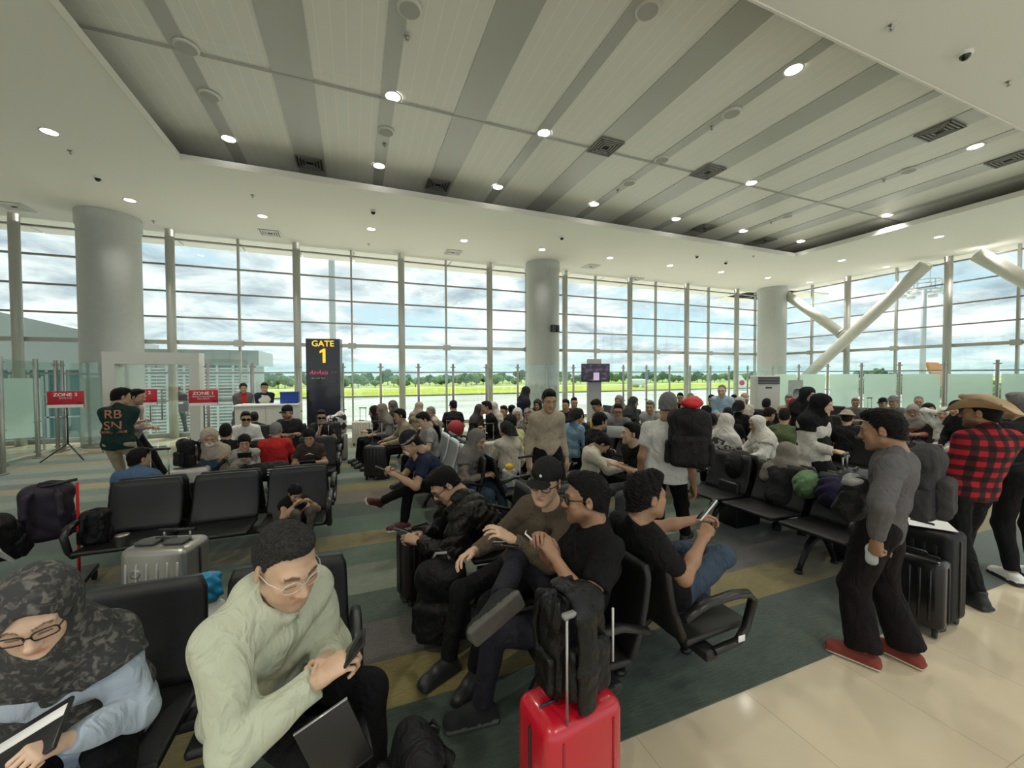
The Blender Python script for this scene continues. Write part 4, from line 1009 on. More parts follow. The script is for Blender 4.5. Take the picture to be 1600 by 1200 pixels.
def person(label, x, y, face, sit=True, H=1.70, kind='man', q='far', skinc='mid', lean=6, curl=8, twist=0, side=0, head=(0, 12, 0),
           R='lap', L='lap', rh='relax', lh='relax', legs='sit', top='tee', topc=None, bot='trousers', botc=None, shoe='sneaker', shoec=None, solec=None,
           hair='short', hairc=None, eyes='open', beard=0, bulk=1.0, seat=.43, seed=0, group=None, z0=0.0, feet=None, hipz=None, wide=1.0, headscale=1.0, rpole=None, lpole=None, acc=None, legw=1.0, rpalm=None, lpalm=None, neckf=0.0, hem=.10, headat=None, handsw=None, footdir=None, feetw=None, kneep=None):
    """one figure: an Empty on the floor, a continuous body, clothing, hair; returns the Empty and its joints"""
    S = H/1.70
    hb, hh, hs, hc, hhair = {'far': (.026, .0115, .02, .021, .013), 'mid': (.016, .0072, .012, .0125, .0095), 'near': (.011, .0048, .008, .0085, .0048)}[q]
    root = empty('person', (x, y, z0), (face-90)*D2R, label, 'person', group)
    z3 = V(0, 0, 1.0)
    _c, _s = math.cos((face-90)*D2R), math.sin((face-90)*D2R)
    def tol(p): p = V(*p); dx, dy = p[0]-x, p[1]-y; return V(dx*_c+dy*_s, -dx*_s+dy*_c, p[2]-z0)
    if handsw is not None:
        if handsw[0] is not None: R = tol(handsw[0])
        if handsw[1] is not None: L = tol(handsw[1])
    if feetw is not None: feet = [tol(q_) for q_ in feetw]
    P0 = V(0, 0, (seat+.10*S) if sit else .93*S)
    if hipz is not None: P0[2] = hipz
    def up(deg, sd): return nrm(V(math.sin(sd*D2R), math.sin(deg*D2R)*math.cos(sd*D2R), math.cos(deg*D2R)*math.cos(sd*D2R)))
    U1 = up(lean, side); U2 = up(lean+curl, side); U3 = up(lean+curl*1.8, side)
    W = P0+U1*.17*S; C = W+U2*.17*S; N_ = C+U3*.165*S
    tw = twist*D2R; Lx = V(math.cos(tw), math.sin(tw), 0); Lx = nrm(Lx-U2*np.dot(Lx, U2)); Fw = np.cross(U2, Lx)*1.0
    Fw = nrm(np.cross(U2, Lx))  # points forward (+Y) when untwisted
    Hx = V(1, 0, 0)
    sw = (.162 if kind != 'woman' else .143)*S*wide*(1 if kind != 'child' else .92)
    SR, SL = N_-U3*.075*S+Lx*sw, N_-U3*.075*S-Lx*sw
    fr, fl = nrm(Fw), nrm(Fw)
    # head
    hR = rotm(*head); hd = .155*S if kind != 'child' else .15*S
    HC = N_+nrm(U3*.75+z3*.6+Fw*(.28+neckf))*hd
    if headat is not None:
        E_ = tol(headat)-HC; W = W+E_*.34; C = C+E_*.67; N_ = N_+E_*.98; HC = HC+E_; SR = SR+E_*.92; SL = SL+E_*.92
        U1 = nrm(W-P0); U2 = nrm(C-W); U3 = nrm(N_-C)
    hk = headscale*S*(1.05 if kind != 'child' else 1.16)
    # arms
    la, lf = .285*S, .255*S
    pres = {'lap': V(.10, .30, .16), 'phone': V(.055, .33, .30), 'knee': V(.16, .42, .12), 'cross': V(-.13, .20, .25), 'side': V(.235, .03, -.13), 'chest': V(.02, .22, .34), 'face': V(.05, .16, .62), 'rest': V(.30, .22, .16), 'raise': V(.14, .36, .52), 'book': V(.12, .34, .24), 'front': V(.04, .26, .10)}
    def wt(p, sgn, sh):
        if isinstance(p, str):
            v = pres[p]*S; v = V(v[0]*sgn, v[1], v[2])
            return P0*V(1, 1, 1)+v+V(0, (C[1]-P0[1])*.55, 0)
        p = V(*p)
        return p
    WR = wt(R, 1, SR); WL = wt(L, -1, SL)
    ER, WR = ik(SR, WR, la, lf, rpole if rpole is not None else Lx*(.55 if sit else .15)-z3*.8-Fw*.45)
    EL, WL = ik(SL, WL, la, lf, lpole if lpole is not None else -Lx*(.55 if sit else .15)-z3*.8-Fw*.45)
    # legs
    hw = .088*S; HR, HL = P0+Hx*hw-z3*.02, P0-Hx*hw-z3*.02; lt, ls = .43*S, .415*S
    fd = [V(.1, 1, 0), V(-.1, 1, 0)]; fpitch = [None, None]
    if feet is not None: AR, AL = V(*feet[0]), V(*feet[1]);
    elif legs == 'sit': AR, AL = V(.13, .50, .085)*S*V(1, 1, 1), V(-.13, .47, .085)*S
    elif legs == 'out': AR, AL = V(.15, .66, .085)*S, V(-.13, .60, .085)*S
    elif legs == 'crossR': AR, AL = V(-.20, .74, .36)*S, V(-.10, .50, .085)*S
    elif legs == 'crossL': AR, AL = V(.10, .50, .085)*S, V(.20, .74, .36)*S
    elif legs == 'stand': AR, AL = V(.11, .03, .085)*S, V(-.10, -.05, .085)*S
    elif legs == 'step': AR, AL = V(.10, .20, .085)*S, V(-.09, -.20, .10)*S
    elif legs == 'kid': AR, AL = P0+V(.08, .36, -.30)*S, P0+V(-.08, .36, -.30)*S
    else: AR, AL = legs
    if hipz is None and not sit: pass
    kp = z3*.9+V(0, .6, 0) if sit else V(0, 1, 0)
    KR, AR = ik(HR, AR, lt, ls, kp+Hx*.12 if kneep is None else V(*kneep[0])); KL, AL = ik(HL, AL, lt, ls, kp-Hx*.12 if kneep is None else V(*kneep[1]))
    B_ = bulk*(.93 if q != 'near' else .97); fem = kind == 'woman'
    def torso(b, o=0.0, low=True, k=.05):
        b.ell(P0+z3*.0, (.165*S*B_+o, .118*S*B_+o, .115*S+o), k)
        b.cone(P0+U1*.05*S, W, .105*S*B_+o, (.098 if not fem else .088)*S*B_+o, k, u=Hx, su=1.33)
        b.cone(W, C, (.098 if not fem else .09)*S*B_+o, .110*S*B_+o, k, u=Lx, su=1.42)
        b.cone(C, C+U3*.06*S, .110*S*B_+o, .090*S+o, k, u=Lx, su=1.38)
        for s_ in (SR, SL): b.cone(N_-U3*.028*S-Fw*.01, s_-U3*.004, .042*S+o*.8, .046*S+o*.8, k)
        b.cone(SR-Lx*.05*S-U3*.02*S, SL+Lx*.05*S-U3*.02*S, .056*S+o, .056*S+o, k)
        if fem: b.ell(C+Fw*.075*S+Lx*.06*S-U2*.01, (.055*S+o*.6,)*3, k); b.ell(C+Fw*.075*S-Lx*.06*S-U2*.01, (.055*S+o*.6,)*3, k)
        b.cone(N_-U3*.03*S, N_+U3*.02*S, .066*S+o*.5, .05*S+o*.3, .04)
    # body
    b = Blob(); torso(b, -.006)
    ar = (1.0 if not fem else .86)*(.95+.05*B_)
    for s_, e_, w_ in ((SR, ER, WR), (SL, EL, WL)):
        b.cone(s_, e_, .048*S*ar, .040*S*ar, .04); b.cone(e_, e_+(w_-e_)*.45, .040*S*ar, .037*S*ar, .03); b.cone(e_+(w_-e_)*.45, w_, .037*S*ar, .0265*S*ar, .03)
    for h_, k_, a_ in ((HR, KR, AR), (HL, KL, AL)):
        b.cone(h_, k_, .078*S, .054*S, .05); b.cone(k_, k_+(a_-k_)*.4, .049*S, .044*S, .012); b.cone(k_+(a_-k_)*.4, a_, .044*S, .034*S, .008)
    b.cone(N_-U3*.03, HC-hR[:, 1]*.02-hR[:, 2]*.06*S, .058*S if not fem else .048*S, .050*S if not fem else .043*S, .03)
    P, F = b.arrays(hb); T = np.ones_like(P)
    hp, hf, ht = head_arrays(kind, hh, eyes, beard, .9 if hair in ('short', 'quiff', 'fade', 'fringe', 'cap', 'curly') else 0.0)
    hP = (hp*hk) @ hR.T+HC
    Ps, Fs, Ts = [P, hP], [F, hf+len(P)], [T, ht]; nn = len(P)+len(hp)
    hand_fr = []
    for w_, e_, sgn, pose, palm in ((WR, ER, 1, rh, rpalm), (WL, EL, -1, lh, lpalm)):
        a, f = hand_arrays(pose, .0042 if q == 'near' else (.0065 if q == 'mid' else .009))
        d = nrm(w_-e_)
        zup = V(*palm)*-1 if palm is not None else nrm(Lx*sgn*.5+z3*.8)
        Bm = basis(d, zup); pp = a.copy()
        if sgn < 0: pp[:, 0] *= -1; f = f[:, ::-1]
        pp = (pp*S*(1.0 if not fem else .9)) @ Bm.T+w_; Ps.append(pp); Fs.append(f+nn); Ts.append(np.ones_like(pp)); nn += len(pp); hand_fr.append((w_, Bm))
    link('body', smooth_mesh('body', np.concatenate(Ps), np.concatenate(Fs), [skin(skinc)], np.concatenate(Ts)), root)
    J = dict(root=root, HC=HC, hR=hR, hk=hk, WR=WR, WL=WL, SR=SR, SL=SL, N=N_, C=C, W=W, P0=P0, KR=KR, KL=KL, AR=AR, AL=AL, ER=ER, EL=EL, S=S, U3=U3, U2=U2, Fw=Fw, Lx=Lx, q=q, hands=hand_fr, hc=hc, hh=hh)
    # upper garment
    topc = topc or M('cloth grey', (.2, .2, .2), .85)
    o = {'tee': .012, 'long': .014, 'hoodie': .030, 'puffer': .040, 'coat': .032, 'vest': .014, 'shirt': .016}[top]
    g = Blob(); torso(g, o)
    sl = {'tee': .62, 'vest': 0.0}.get(top, 2.0)
    for s_, e_, w_ in ((SR, ER, WR), (SL, EL, WL)):
        if sl == 0: g.cone(s_+(C-s_)*.15, s_, .052*S, .052*S, .03); continue
        r0 = .056*S+o*.85
        if sl < 1: g.cone(s_, s_+(e_-s_)*sl, r0, r0*.98, .045, capb=True)
        else:
            g.cone(s_, e_, r0*(.95+.05*B_), .047*S+o*.8, .045)
            g.cone(e_, e_+(w_-e_)*.93, .047*S+o*.8, .033*S+o*.45, .03, capb=True)
    if sit: g.cone(P0+U1*.02, P0-z3*.02, .112*S*B_+o, .118*S*B_+o, .04, u=Hx, su=1.35)
    else: g.cone(P0+U1*.02, P0-z3*(hem if top != 'coat' else .50)*S, (.108 if top != 'coat' else .145)*S*B_+o, (.112 if top != 'coat' else .19)*S*B_+o, .04, u=Hx, su=1.38, capb=True)
    if top == 'hoodie':
        cN = N_+U3*.01; g.ell(cN-Fw*.055*S+U3*.028*S, (.112*S, .068*S, .062*S), .03, basis(Fw, U3)); g.cone(cN-Fw*.03+Lx*.085*S, cN+Fw*.085*S-U3*.035, .034*S, .026*S, .03); g.cone(cN-Fw*.03-Lx*.085*S, cN+Fw*.085*S-U3*.035, .034*S, .026*S, .03)
        g.cone(N_+U3*.02, N_+U3*.14*S+Fw*.02, .060*S, .060*S, .01, sub=True)
    elif top == 'puffer':
        g.ell(N_-Fw*.06*S+U3*.035*S, (.13*S, .085*S, .08*S), .03, basis(Fw, U3)); g.cone(N_+U3*.03, N_+U3*.14*S+Fw*.03, .062*S, .07*S, .01, sub=True)
    elif top == 'shirt':
        g.cone(N_-Fw*.015, N_+U3*.035*S, .062*S, .056*S, .015, capb=True); g.cone(N_+U3*.012+Fw*.02, N_+U3*.1*S+Fw*.05, .050*S, .058*S, .008, sub=True)
    elif top != 'vest': g.cone(N_+U3*.018+Fw*.012, N_+U3*.1*S+Fw*.04, .058*S, .064*S, .012, sub=True)
    else: g.cone(N_+Fw*.05, N_+U3*.1*S+Fw*.04, .058*S, .07*S, .012, sub=True)
    P, F = g.arrays(hc, {'near': .0036, 'mid': .0032, 'far': .003}[q]*(2.0 if top in ('puffer', 'hoodie', 'coat') else 1.4), {'puffer': 34}.get(top, 15), seed+1.3)
    link({'tee': 't_shirt', 'long': 'sweater', 'hoodie': 'hoodie', 'puffer': 'puffer_jacket', 'coat': 'coat', 'vest': 'sleeveless_top', 'shirt': 'shirt'}[top], smooth_mesh('garment', P, F, [topc]), root)
    # lower garment
    botc = botc or M('cloth black', (.005, .005, .006), .85, spec=.2)
    g = Blob(); lw = legw
    g.ell(P0-z3*.01, (.172*S*B_, .126*S*B_, .115*S), .05)
    if bot == 'skirt':
        g.cone(P0, (KR+KL)/2, .13*S, .125*S, .06, u=Hx, su=1.3)
        g.cone((KR+KL)/2, (AR+AL)/2+z3*.03, .13*S, .13*S, .08, u=Hx, su=1.5, capb=True); g.cone(HR, KR, .09*S, .085*S, .06); g.cone(HL, KL, .09*S, .085*S, .06)
    else:
        for h_, k_, a_ in ((HR, KR, AR), (HL, KL, AL)):
            g.cone(h_, k_, .090*S*lw, .066*S*lw, .045)
            if bot == 'shorts': continue
            g.cone(k_, k_+(a_-k_)*.95, .065*S*lw, (.052 if bot != 'wide' else .080)*S*lw, .03, capb=True)
    P, F = g.arrays(hc, .0035, 14, seed+4.2)
    link({'skirt': 'skirt', 'shorts': 'shorts'}.get(bot, 'trousers'), smooth_mesh('garment', P, F, [botc]), root)
    # shoes
    shoec = shoec or M('black shoe', (.015, .015, .016), .5); solec = solec or M('dark sole', (.03, .03, .03), .6)
    for i, (k_, a_) in enumerate(((KR, AR), (KL, AL))):
        sp, sf, sm_ = shoe_arrays(shoe, hs)
        shin = nrm(a_-k_); toe = V(.12*(1 if i == 0 else -1), 1, 0)
        if a_[2] > .2*S: up_ = -shin; toe = nrm(toe-up_*np.dot(toe, up_)*.9)
        else: up_ = z3
        if footdir is not None and footdir[i] is not None:
            toe, up_ = [V(v_[0]*_c+v_[1]*_s, -v_[0]*_s+v_[1]*_c, v_[2]) for v_ in footdir[i]]; up_ = nrm(up_-nrm(toe)*np.dot(up_, nrm(toe)))
        Bm = basis(toe, up_); pp = (sp-V(0, 0, .085))*S*V(1, 1, 1); pp = pp @ Bm.T+a_
        if a_[2] <= .2*S: pp[:, 2] += .002-pp[:, 2].min() if pp[:, 2].min() < .1 else 0
        link('shoe', smooth_mesh('shoe', pp, sf, [shoec, solec], mi=sm_), root)
    # hair or headwear, built in head space
    hairc = hairc or M('black hair', (.006, .005, .005), .6, bump=.9, bscale=220, spec=.2, var=.6, vscale=90)
    def place(name, b, m, h_=hhair, wr=0, wf=30, local=True, mats=None):
        P, F = b.arrays(h_, wr, wf, seed)
        if local: P = (P*hk) @ hR.T+HC
        return link(name, smooth_mesh(name, P, F, [m]), root)
    J['place'] = place
    def haircap(o, zf=.004, low=-.060, front=0.0, side=.006):
        b = Blob(); b.ell((0, -.015, .037), (.0745+side, .095+o, .083+o), .01)
        b.cone((0, -.045, .0), (0, -.050, low), .064+side*.6, .056+side*.5, .03)
        b.ell((0, .113+front, -.008+zf), (.20, .099, .096), .006, sub=True)
        for s_ in (-1, 1): b.ell((s_*.084, -.008, -.010), (.020, .024, .034), .006, sub=True)
        b.cut((0, .012, -.026), (0, .39, -.92)); return b
    if hair == 'short':
        b = haircap(.010, side=.0035); b.ell((0, .030, .108), (.055, .052, .024), .03); place('hair', b, hairc, wr=.0030, wf=130)
    elif hair == 'quiff':
        b = haircap(.014, .006, side=.0045); b.ell((.0, .042, .112), (.050, .042, .028), .03); place('hair', b, hairc, wr=.0045, wf=150)
    elif hair == 'fade':
        b = haircap(.007, .013, side=.0012); b.ell((0, .022, .108), (.052, .060, .022), .03); place('hair', b, hairc, wr=.0015, wf=150)
    elif hair == 'fringe':
        b = haircap(.013, -.028, front=.008, side=.009); place('hair', b, hairc, wr=.003, wf=90)
    elif hair == 'bald':
        b = haircap(.003, .012, side=.003); place('hair', b, hairc, wr=.0006, wf=150)
    elif hair == 'curly':
        b = haircap(.022, .0, side=.016); place('hair', b, hairc, wr=.008, wf=75)
    elif hair in ('long', 'bun', 'pony'):
        b = haircap(.012, -.004, side=.010)
        if hair == 'long': b.cone((0, -.075, .0), (0, -.165, -.17), .075, .060, .05, u=(1, 0, 0), su=1.4); b.cone((0, -.165, -.17), (0, -.155, -.34), .060, .035, .05, u=(1, 0, 0), su=1.5); b.cone((.065, -.02, -.02), (.075, -.02, -.16), .025, .02, .03); b.cone((-.065, -.02, -.02), (-.075, -.02, -.16), .025, .02, .03)
        else: b.ell((0, -.115, .06), (.042, .038, .040), .02)
        if hair == 'pony': b.cone((0, -.125, .05), (0, -.16, -.14), .035, .018, .02)
        place('hair', b, hairc, wr=.003, wf=70)
    elif hair in ('cap', 'beanie', 'visorcap', 'bucket', 'cowboy'):
        b = haircap(.004, .0, side=.004); b.cut((0, 0, .05), (0, .25, 1)); place('hair', b, M('black hair', (.006, .005, .005), .6, bump=.9, bscale=220, spec=.2, var=.6, vscale=90))
        capm = J['capm'] = (acc or {}).get('capm') or M('black cap cloth', (.009, .009, .010), .85, spec=.2)
        b = Blob()
        if hair in ('cap', 'visorcap'):
            b.ell((0, -.012, .055), (.086, .106, .085), .01); b.cut((0, 0, .033), (0, .08, -1)); place('cap_crown', b, capm)
            b = Blob(); b.ell((0, .115, .038), (.064, .062, .007), .01, np.array(Matrix.Rotation(-.10, 3, 'X'))); b.cut((0, .07, 0), (0, -1, 0)); place('cap_peak', b, capm, h_=min(hhair, .006))
        elif hair == 'beanie':
            b.ell((0, -.012, .060), (.088, .106, .098), .01); b.cut((0, 0, .020), (0, .15, -1)); place('beanie', b, capm)
            b = Blob(); b.cone((0, -.012, .045), (0, -.010, .078), .089, .088, .01, u=(0, 1, 0), su=1.2, capb=True, capa=True); place('headband', b, (acc or {}).get('band', capm))
        elif hair == 'bucket':
            b.ell((0, -.010, .060), (.084, .102, .080), .01); b.cone((0, -.01, .035), (0, -.01, .065), .128, .09, .01, u=(0, 1, 0), su=1.12, capa=True, capb=True); b.cut((0, 0, .03), (0, .0, -1)); place('bucket_hat', b, capm)
        else:
            b.ell((0, -.010, .078), (.080, .098, .075), .01); b.ell((0, .06, .128), (.03, .06, .03), .03); b.cone((0, .07, .165), (0, -.08, .165), .013, .013, .03, sub=True)
            Pc, Fc = b.arrays(min(hhair, .008)); me = None
            b2 = Blob(); b2.ell((0, -.01, .056), (.178, .215, .012), .02)
            P2, F2 = b2.arrays(.0075)
            P2[:, 2] += np.clip(np.abs(P2[:, 0])-.085, 0, 1)**1.3*1.5-np.abs(P2[:, 1])**2*1.3
            PP = np.concatenate([Pc, P2]); FF = np.concatenate([Fc, F2+len(Pc)])
            link('cowboy_hat', smooth_mesh('cowboy_hat', (PP*hk) @ hR.T+HC, FF, [capm]), root)
    elif hair in ('hijab', 'hijab_long'):
        hm = hairc; b = Blob(); og = o
        def hw_(p): return HC+hR @ (V(*p)*hk)
        b.ell(hw_((0, -.012, .025)), (.092*hk, .112*hk, .106*hk), .03, hR)
        b.cone(hw_((0, -.02, -.05)), N_+U3*.0, .080*S, .090*S+og*.5, .05); b.cone(hw_((0, .03, -.09)), C+Fw*.055*S+U3*.07*S, .060*S, .07*S, .06)
        dl = {'hijab': .05, 'hijab_long': .20}[hair]*S
        b.cone(N_-Fw*.01, C-U2*dl+Fw*.03, .10*S, .132*S*B_+og, .06, u=Lx, su=1.40, capb=True)
        b.cone(SR-Lx*.02+U3*.005, SL+Lx*.02+U3*.005, .066*S+og, .066*S+og, .06)
        b.cone(SR-Lx*.01, SR+(ER-SR)*.35, .070*S+og, .074*S+og, .05, capb=True); b.cone(SL+Lx*.01, SL+(EL-SL)*.35, .070*S+og, .074*S+og, .05, capb=True)
        b.ell(hw_((0, .095, -.012)), (.057*hk, .060*hk, .084*hk), .014, hR, sub=True)
        P, F = b.arrays(hc, .0045, 16, seed+2); link('headscarf', smooth_mesh('headscarf', P, F, [hm]), root)
    return J

def hpt(J, p): return J['HC']+J['hR'] @ (V(*p)*J['hk'])
def glasses(J, m, dark=False, r=.0022, lens=None, square=False):
    mb = MB(); bx = MB()
    for s in (-1, 1):
        pts = []
        for k in range(17):
            a = 2*PI*k/16; ex = .026*math.copysign(abs(math.cos(a))**(.6 if square else 1), math.cos(a)); ez = (.020 if not square else .017)*math.copysign(abs(math.sin(a))**(.6 if square else 1), math.sin(a))
            pts.append(hpt(J, (s*.033+ex, .104-abs(s*.033+ex)*.22, .002+ez)))
        mb.tube(pts, r, 6, caps=False); mb.tube([hpt(J, (s*.058, .092, .008)), hpt(J, (s*.078, .05, .010)), hpt(J, (s*.081, -.012, .006))], r, 6)
        if lens: bx.add(pts[:16], [tuple(range(16))])
    mb.tube([hpt(J, (-.009, .103, .006)), hpt(J, (0, .106, .010)), hpt(J, (.009, .103, .006))], r, 6)
    g = mb.build('glasses' if not dark else 'sunglasses', m, J['root'])
    if lens: bx.build('lens', lens, g)
    return g
def mask(J, m):
    b = Blob(); b.ell((0, .060, -.055), (.056, .052, .050), .02); b.cut((0, .045, 0), (0, -1, 0)); J['place']('face_mask', b, m, .007)
def wpos(J, p):
    return J['root'].matrix_basis @ Vector(tuple(p)) if False else (Matrix.Translation(J['root'].location) @ Matrix.Rotation(J['root'].rotation_euler[2], 4, 'Z')) @ Vector(tuple(p))
# ------------------------------------------------------------------ seats
leather = M('black seat leather', (.007, .007, .007), .36, bump=.25, bscale=420, spec=.45)
shellb = M('black seat shell', (.008, .008, .008), .45, bump=.12, bscale=300)
armm = M('black armrest', (.010, .010, .010), .35)
PIT = .65
def _tap(mb, n0, top, z0, z1, lean, y0):
    for i in range(n0, len(mb.v)):
        x_, y_, z_ = mb.v[i]; t = (z_-z0)/(z1-z0); cx_ = 0
        mb.v[i] = (x_*(1-(1-top)*t), y_+y0+lean*t+.03*(1-4*(t-.5)**2)*-1, z_)
_bm = {}
def seat_meshes():
    if _bm: return _bm
    b = MB(); b.mats = [leather]; b.rbox((0, 0, .665), (.58, .045, .50), .018, 3)
    # subdivide the curve by stacking: shape the back from several slabs
    b = MB(); b.mats = [leather]
    rows = 9; prof = []
    for k in range(rows):
        t = k/(rows-1); w = .295*(1-.06*t)*(1 if 0 < k < rows-1 else .93); yy = .005+.125*t+.028*math.sin(PI*t); z = .425+.47*t
        prof.append((w, yy, z))
    vs = []; fs = []
    for (w, yy, z) in prof:
        for u in (-1, -.93, -.5, 0, .5, .93, 1):
            e_ = .012*(abs(u) > .95); vs.append((w*u, yy-.022+e_+.012*u*u*-1+.0, z)); 
    for (w, yy, z) in prof:
        for u in (-1, -.93, -.5, 0, .5, .93, 1):
            e_ = .012*(abs(u) > .95); vs.append((w*u, yy+.022-e_-.012*u*u, z))
    n = rows*7
    for r_ in range(rows-1):
        for c_ in range(6):
            a = r_*7+c_; fs.append((a, a+1, a+8, a+7)); fs.append((n+a+7, n+a+8, n+a+1, n+a))
    for r_ in range(rows-1): fs.append((r_*7, (r_+1)*7, n+(r_+1)*7, n+r_*7)); fs.append((r_*7+6, n+r_*7+6, n+(r_+1)*7+6, (r_+1)*7+6))
    for c_ in range(6): fs.append((c_, n+c_, n+c_+1, c_+1)); a = (rows-1)*7+c_; fs.append((a, a+1, n+a+1, n+a))
    b.add(vs, fs, True); _bm['back'] = b.mesh('backrest'); _bm['backs'] = _bm['back'].copy(); _bm['backs'].materials[0] = M('shiny grey backrest', (.62, .66, .66), .42, .9)
    b = MB(); b.mats = [leather]; b.rbox((0, -.235, .418), (.58, .47, .040), .018, 3)
    for i in range(len(b.v)):
        x_, y_, z_ = b.v[i]; b.v[i] = (x_, y_, z_+.035*((-.235-y_)/.47)**2*4*(.4 if y_ < -.235 else -.1)+.012*abs(x_/.28)**2)
    _bm['seat'] = b.mesh('seat')
    b = MB(); b.mats = [armm]; b.tube([(0, .06, .60), (0, -.10, .655), (0, -.30, .66), (0, -.41, .645), (0, -.455, .60), (0, -.40, .45), (0, -.34, .385), (0, -.15, .375)], [.018, .020, .022, .022, .020, .018, .018, .018], 10, sx=1.5)
    _bm['arm'] = b.mesh('armrest')
    b = MB(); b.mats = [shellb]
    b.tube([(0, -.12, .35), (0, -.26, .26), (0, -.36, .11), (0, -.41, .025)], [.038, .030, .024, .022], 10); b.tube([(0, -.12, .35), (0, .00, .26), (0, .09, .11), (0, .13, .025)], [.038, .030, .024, .022], 10)
    b.ball((0, -.41, .022), .03, 10, 6, (1.2, 1.4, .7)); b.ball((0, .13, .022), .03, 10, 6, (1.2, 1.4, .7)); _bm['leg'] = b.mesh('leg')
    return _bm
def bench(cx, cy, rz, n, label, steelb=0, group='black airport bench seats'):
    m = seat_meshes(); e = empty('bench_seat', (cx, cy, 0), rz, label, 'bench', group); W = n*PIT
    for k in range(n):
        x_ = (k-(n-1)/2)*PIT; link('backrest', m['back'] if k >= steelb else m['backs'], e, (x_, 0, 0)); link('seat', m['seat'], e, (x_, 0, 0))
    for k in (0, n): link('armrest', m['arm'], e, ((k-n/2)*PIT, 0, 0))
    for x_ in ([-(W/2-.45), W/2-.45] if n < 4 else [-(W/2-.45), 0, W/2-.45]): link('leg', m['leg'], e, (x_, 0, 0))
    MB().rbox((0, -.14, .355), (W+.02, .09, .055), .01, 2).build('beam', shellb, e)
    return e
# rows running left to right (people face the viewer, or away in the back to back rows)
def rowX(x0, x1, y, n, away, label): return bench((x0+x1)/2, y, PI if away else 0, n, label)
# rows running away from the viewer: facing -X (rz=-90) or +X (rz=+90)
def rowY(x, y0, n, right, label, sb=0): return bench(x, y0+(n-1)*PIT/2, PI/2 if right else -PI/2, n, label, sb)

# ------------------------------------------------------------------ luggage
def suitcase(x, y, rz, w, d, h, m, label, handle=0.0, group=None, z=0.0, name='suitcase', rib=5, trim=None, side=True):
    e = empty(name, (x, y, z), rz, label, 'suitcase', group); trim = trim or black
    wz = .055
    sh = MB().rbox((0, 0, wz+(h-wz)/2), (w, d, h-wz), min(.05, d*.22), 4)
    sh.build('shell', m, e)
    if rib:
        for s in (-1, 1):
            r_ = MB()
            for k in range(rib): r_.rbox(((k-(rib-1)/2)*w*.15, s*d/2, wz+(h-wz)*.5), (w*.055, .010, (h-wz)*.74), .004, 1)
            q_ = r_.build('rib_panel', m, e)
    MB().tube([(-w/2+.02, 0, wz+.01), (-w/2-.003, 0, wz+.06), (-w/2-.003, 0, h-.06), (-w/2+.05, 0, h+.003), (w/2-.05, 0, h+.003), (w/2+.003, 0, h-.06), (w/2+.003, 0, wz+.06), (w/2-.02, 0, wz+.01)], .007, 6).build('zip_band', trim, e)
    MB().tube([(-.07, 0, h), (-.065, 0, h+.022), (.065, 0, h+.022), (.07, 0, h)], .010, 8).build('top_handle', trim, e)
    if side: MB().tube([(w/2, 0, h*.42), (w/2+.022, 0, h*.44), (w/2+.022, 0, h*.62), (w/2, 0, h*.64)], .010, 8).build('side_handle', trim, e)
    for sx_ in (-1, 1):
        for sy_ in (-1, 1):
            wq = MB(); wq.tube([(sx_*(w/2-.05)-.012, sy_*(d/2-.04), .027), (sx_*(w/2-.05)+.012, sy_*(d/2-.04), .027)], .027, 14); wq.rbox((sx_*(w/2-.05), sy_*(d/2-.04), .055), (.035, .04, .03), .006, 1); wq.build('wheel', blackm, e)
    if handle:
        for s in (-1, 1): MB().tube([(s*.085, d*.3, h-.02), (s*.085, d*.3, h+handle)], .008, 8).build('handle_rod', steel, e)
        MB().rbox((0, d*.3, h+handle), (.21, .032, .026), .008, 2).build('handle_grip', trim, e)
    return e
def backpack(loc, rz, m, label, s=1.0, tilt=0.0, straps=True, h=.012, name='backpack', cat='backpack', group=None, flatten=1.0, strapc=None, tall=1.0, pm=None):
    """front of the bag (pocket side) faces local +Y, straps on -Y"""
    e = empty(name, loc, rz, label, cat, group); T = tall
    def put(nm, b, mat_, wr=.003):
        P, F = b.arrays(h, wr, 20, 1.0); c_, s_ = math.cos(tilt), math.sin(tilt); P = P*s; P = np.stack([P[:, 0], P[:, 1]*c_-P[:, 2]*s_, P[:, 1]*s_+P[:, 2]*c_], 1)
        return link(nm, smooth_mesh(nm, P, F, [mat_]), e)
    b = Blob(); b.box((0, 0, .24*T), (.31, .17*flatten, .47*T), .07, .03); b.ell((0, .02, .40*T), (.13, .09*flatten, .09), .05); put('main_compartment', b, m, .005)
    b = Blob(); b.box((0, .10*flatten, .16*T), (.25, .09, .25*T), .04, .02); put('front_pocket', b, pm or m)
    for sx_ in (-1, 1): b = Blob(); b.box((sx_*.155, 0, .13*T), (.05, .13*flatten, .18), .022, .01); put('side_pocket', b, m, .002)
    if straps:
        for sx_ in (-1, 1):
            b = Blob(); b.chain([(sx_*.07, -.08*flatten, .43*T), (sx_*.09, -.14*flatten, .40*T), (sx_*.10, -.16*flatten, .25*T), (sx_*.12, -.11*flatten, .06)], [.022, .024, .022, .014], .02); put('shoulder_strap', b, strapc or m, 0)
    b = Blob(); b.chain([(-.05, -.05, .46*T), (-.03, -.05, .50*T), (.03, -.05, .50*T), (.05, -.05, .46*T)], [.009]*4, .01); put('grab_loop', b, m, 0)
    return e
phm = M('black phone glass', (.008, .008, .01), .08); phw = M('white phone edge', (.7, .7, .68), .3)
scrm = M('lit phone screen', (.3, .3, .32), .2, emit=(.55, .6, .65), estr=.6)
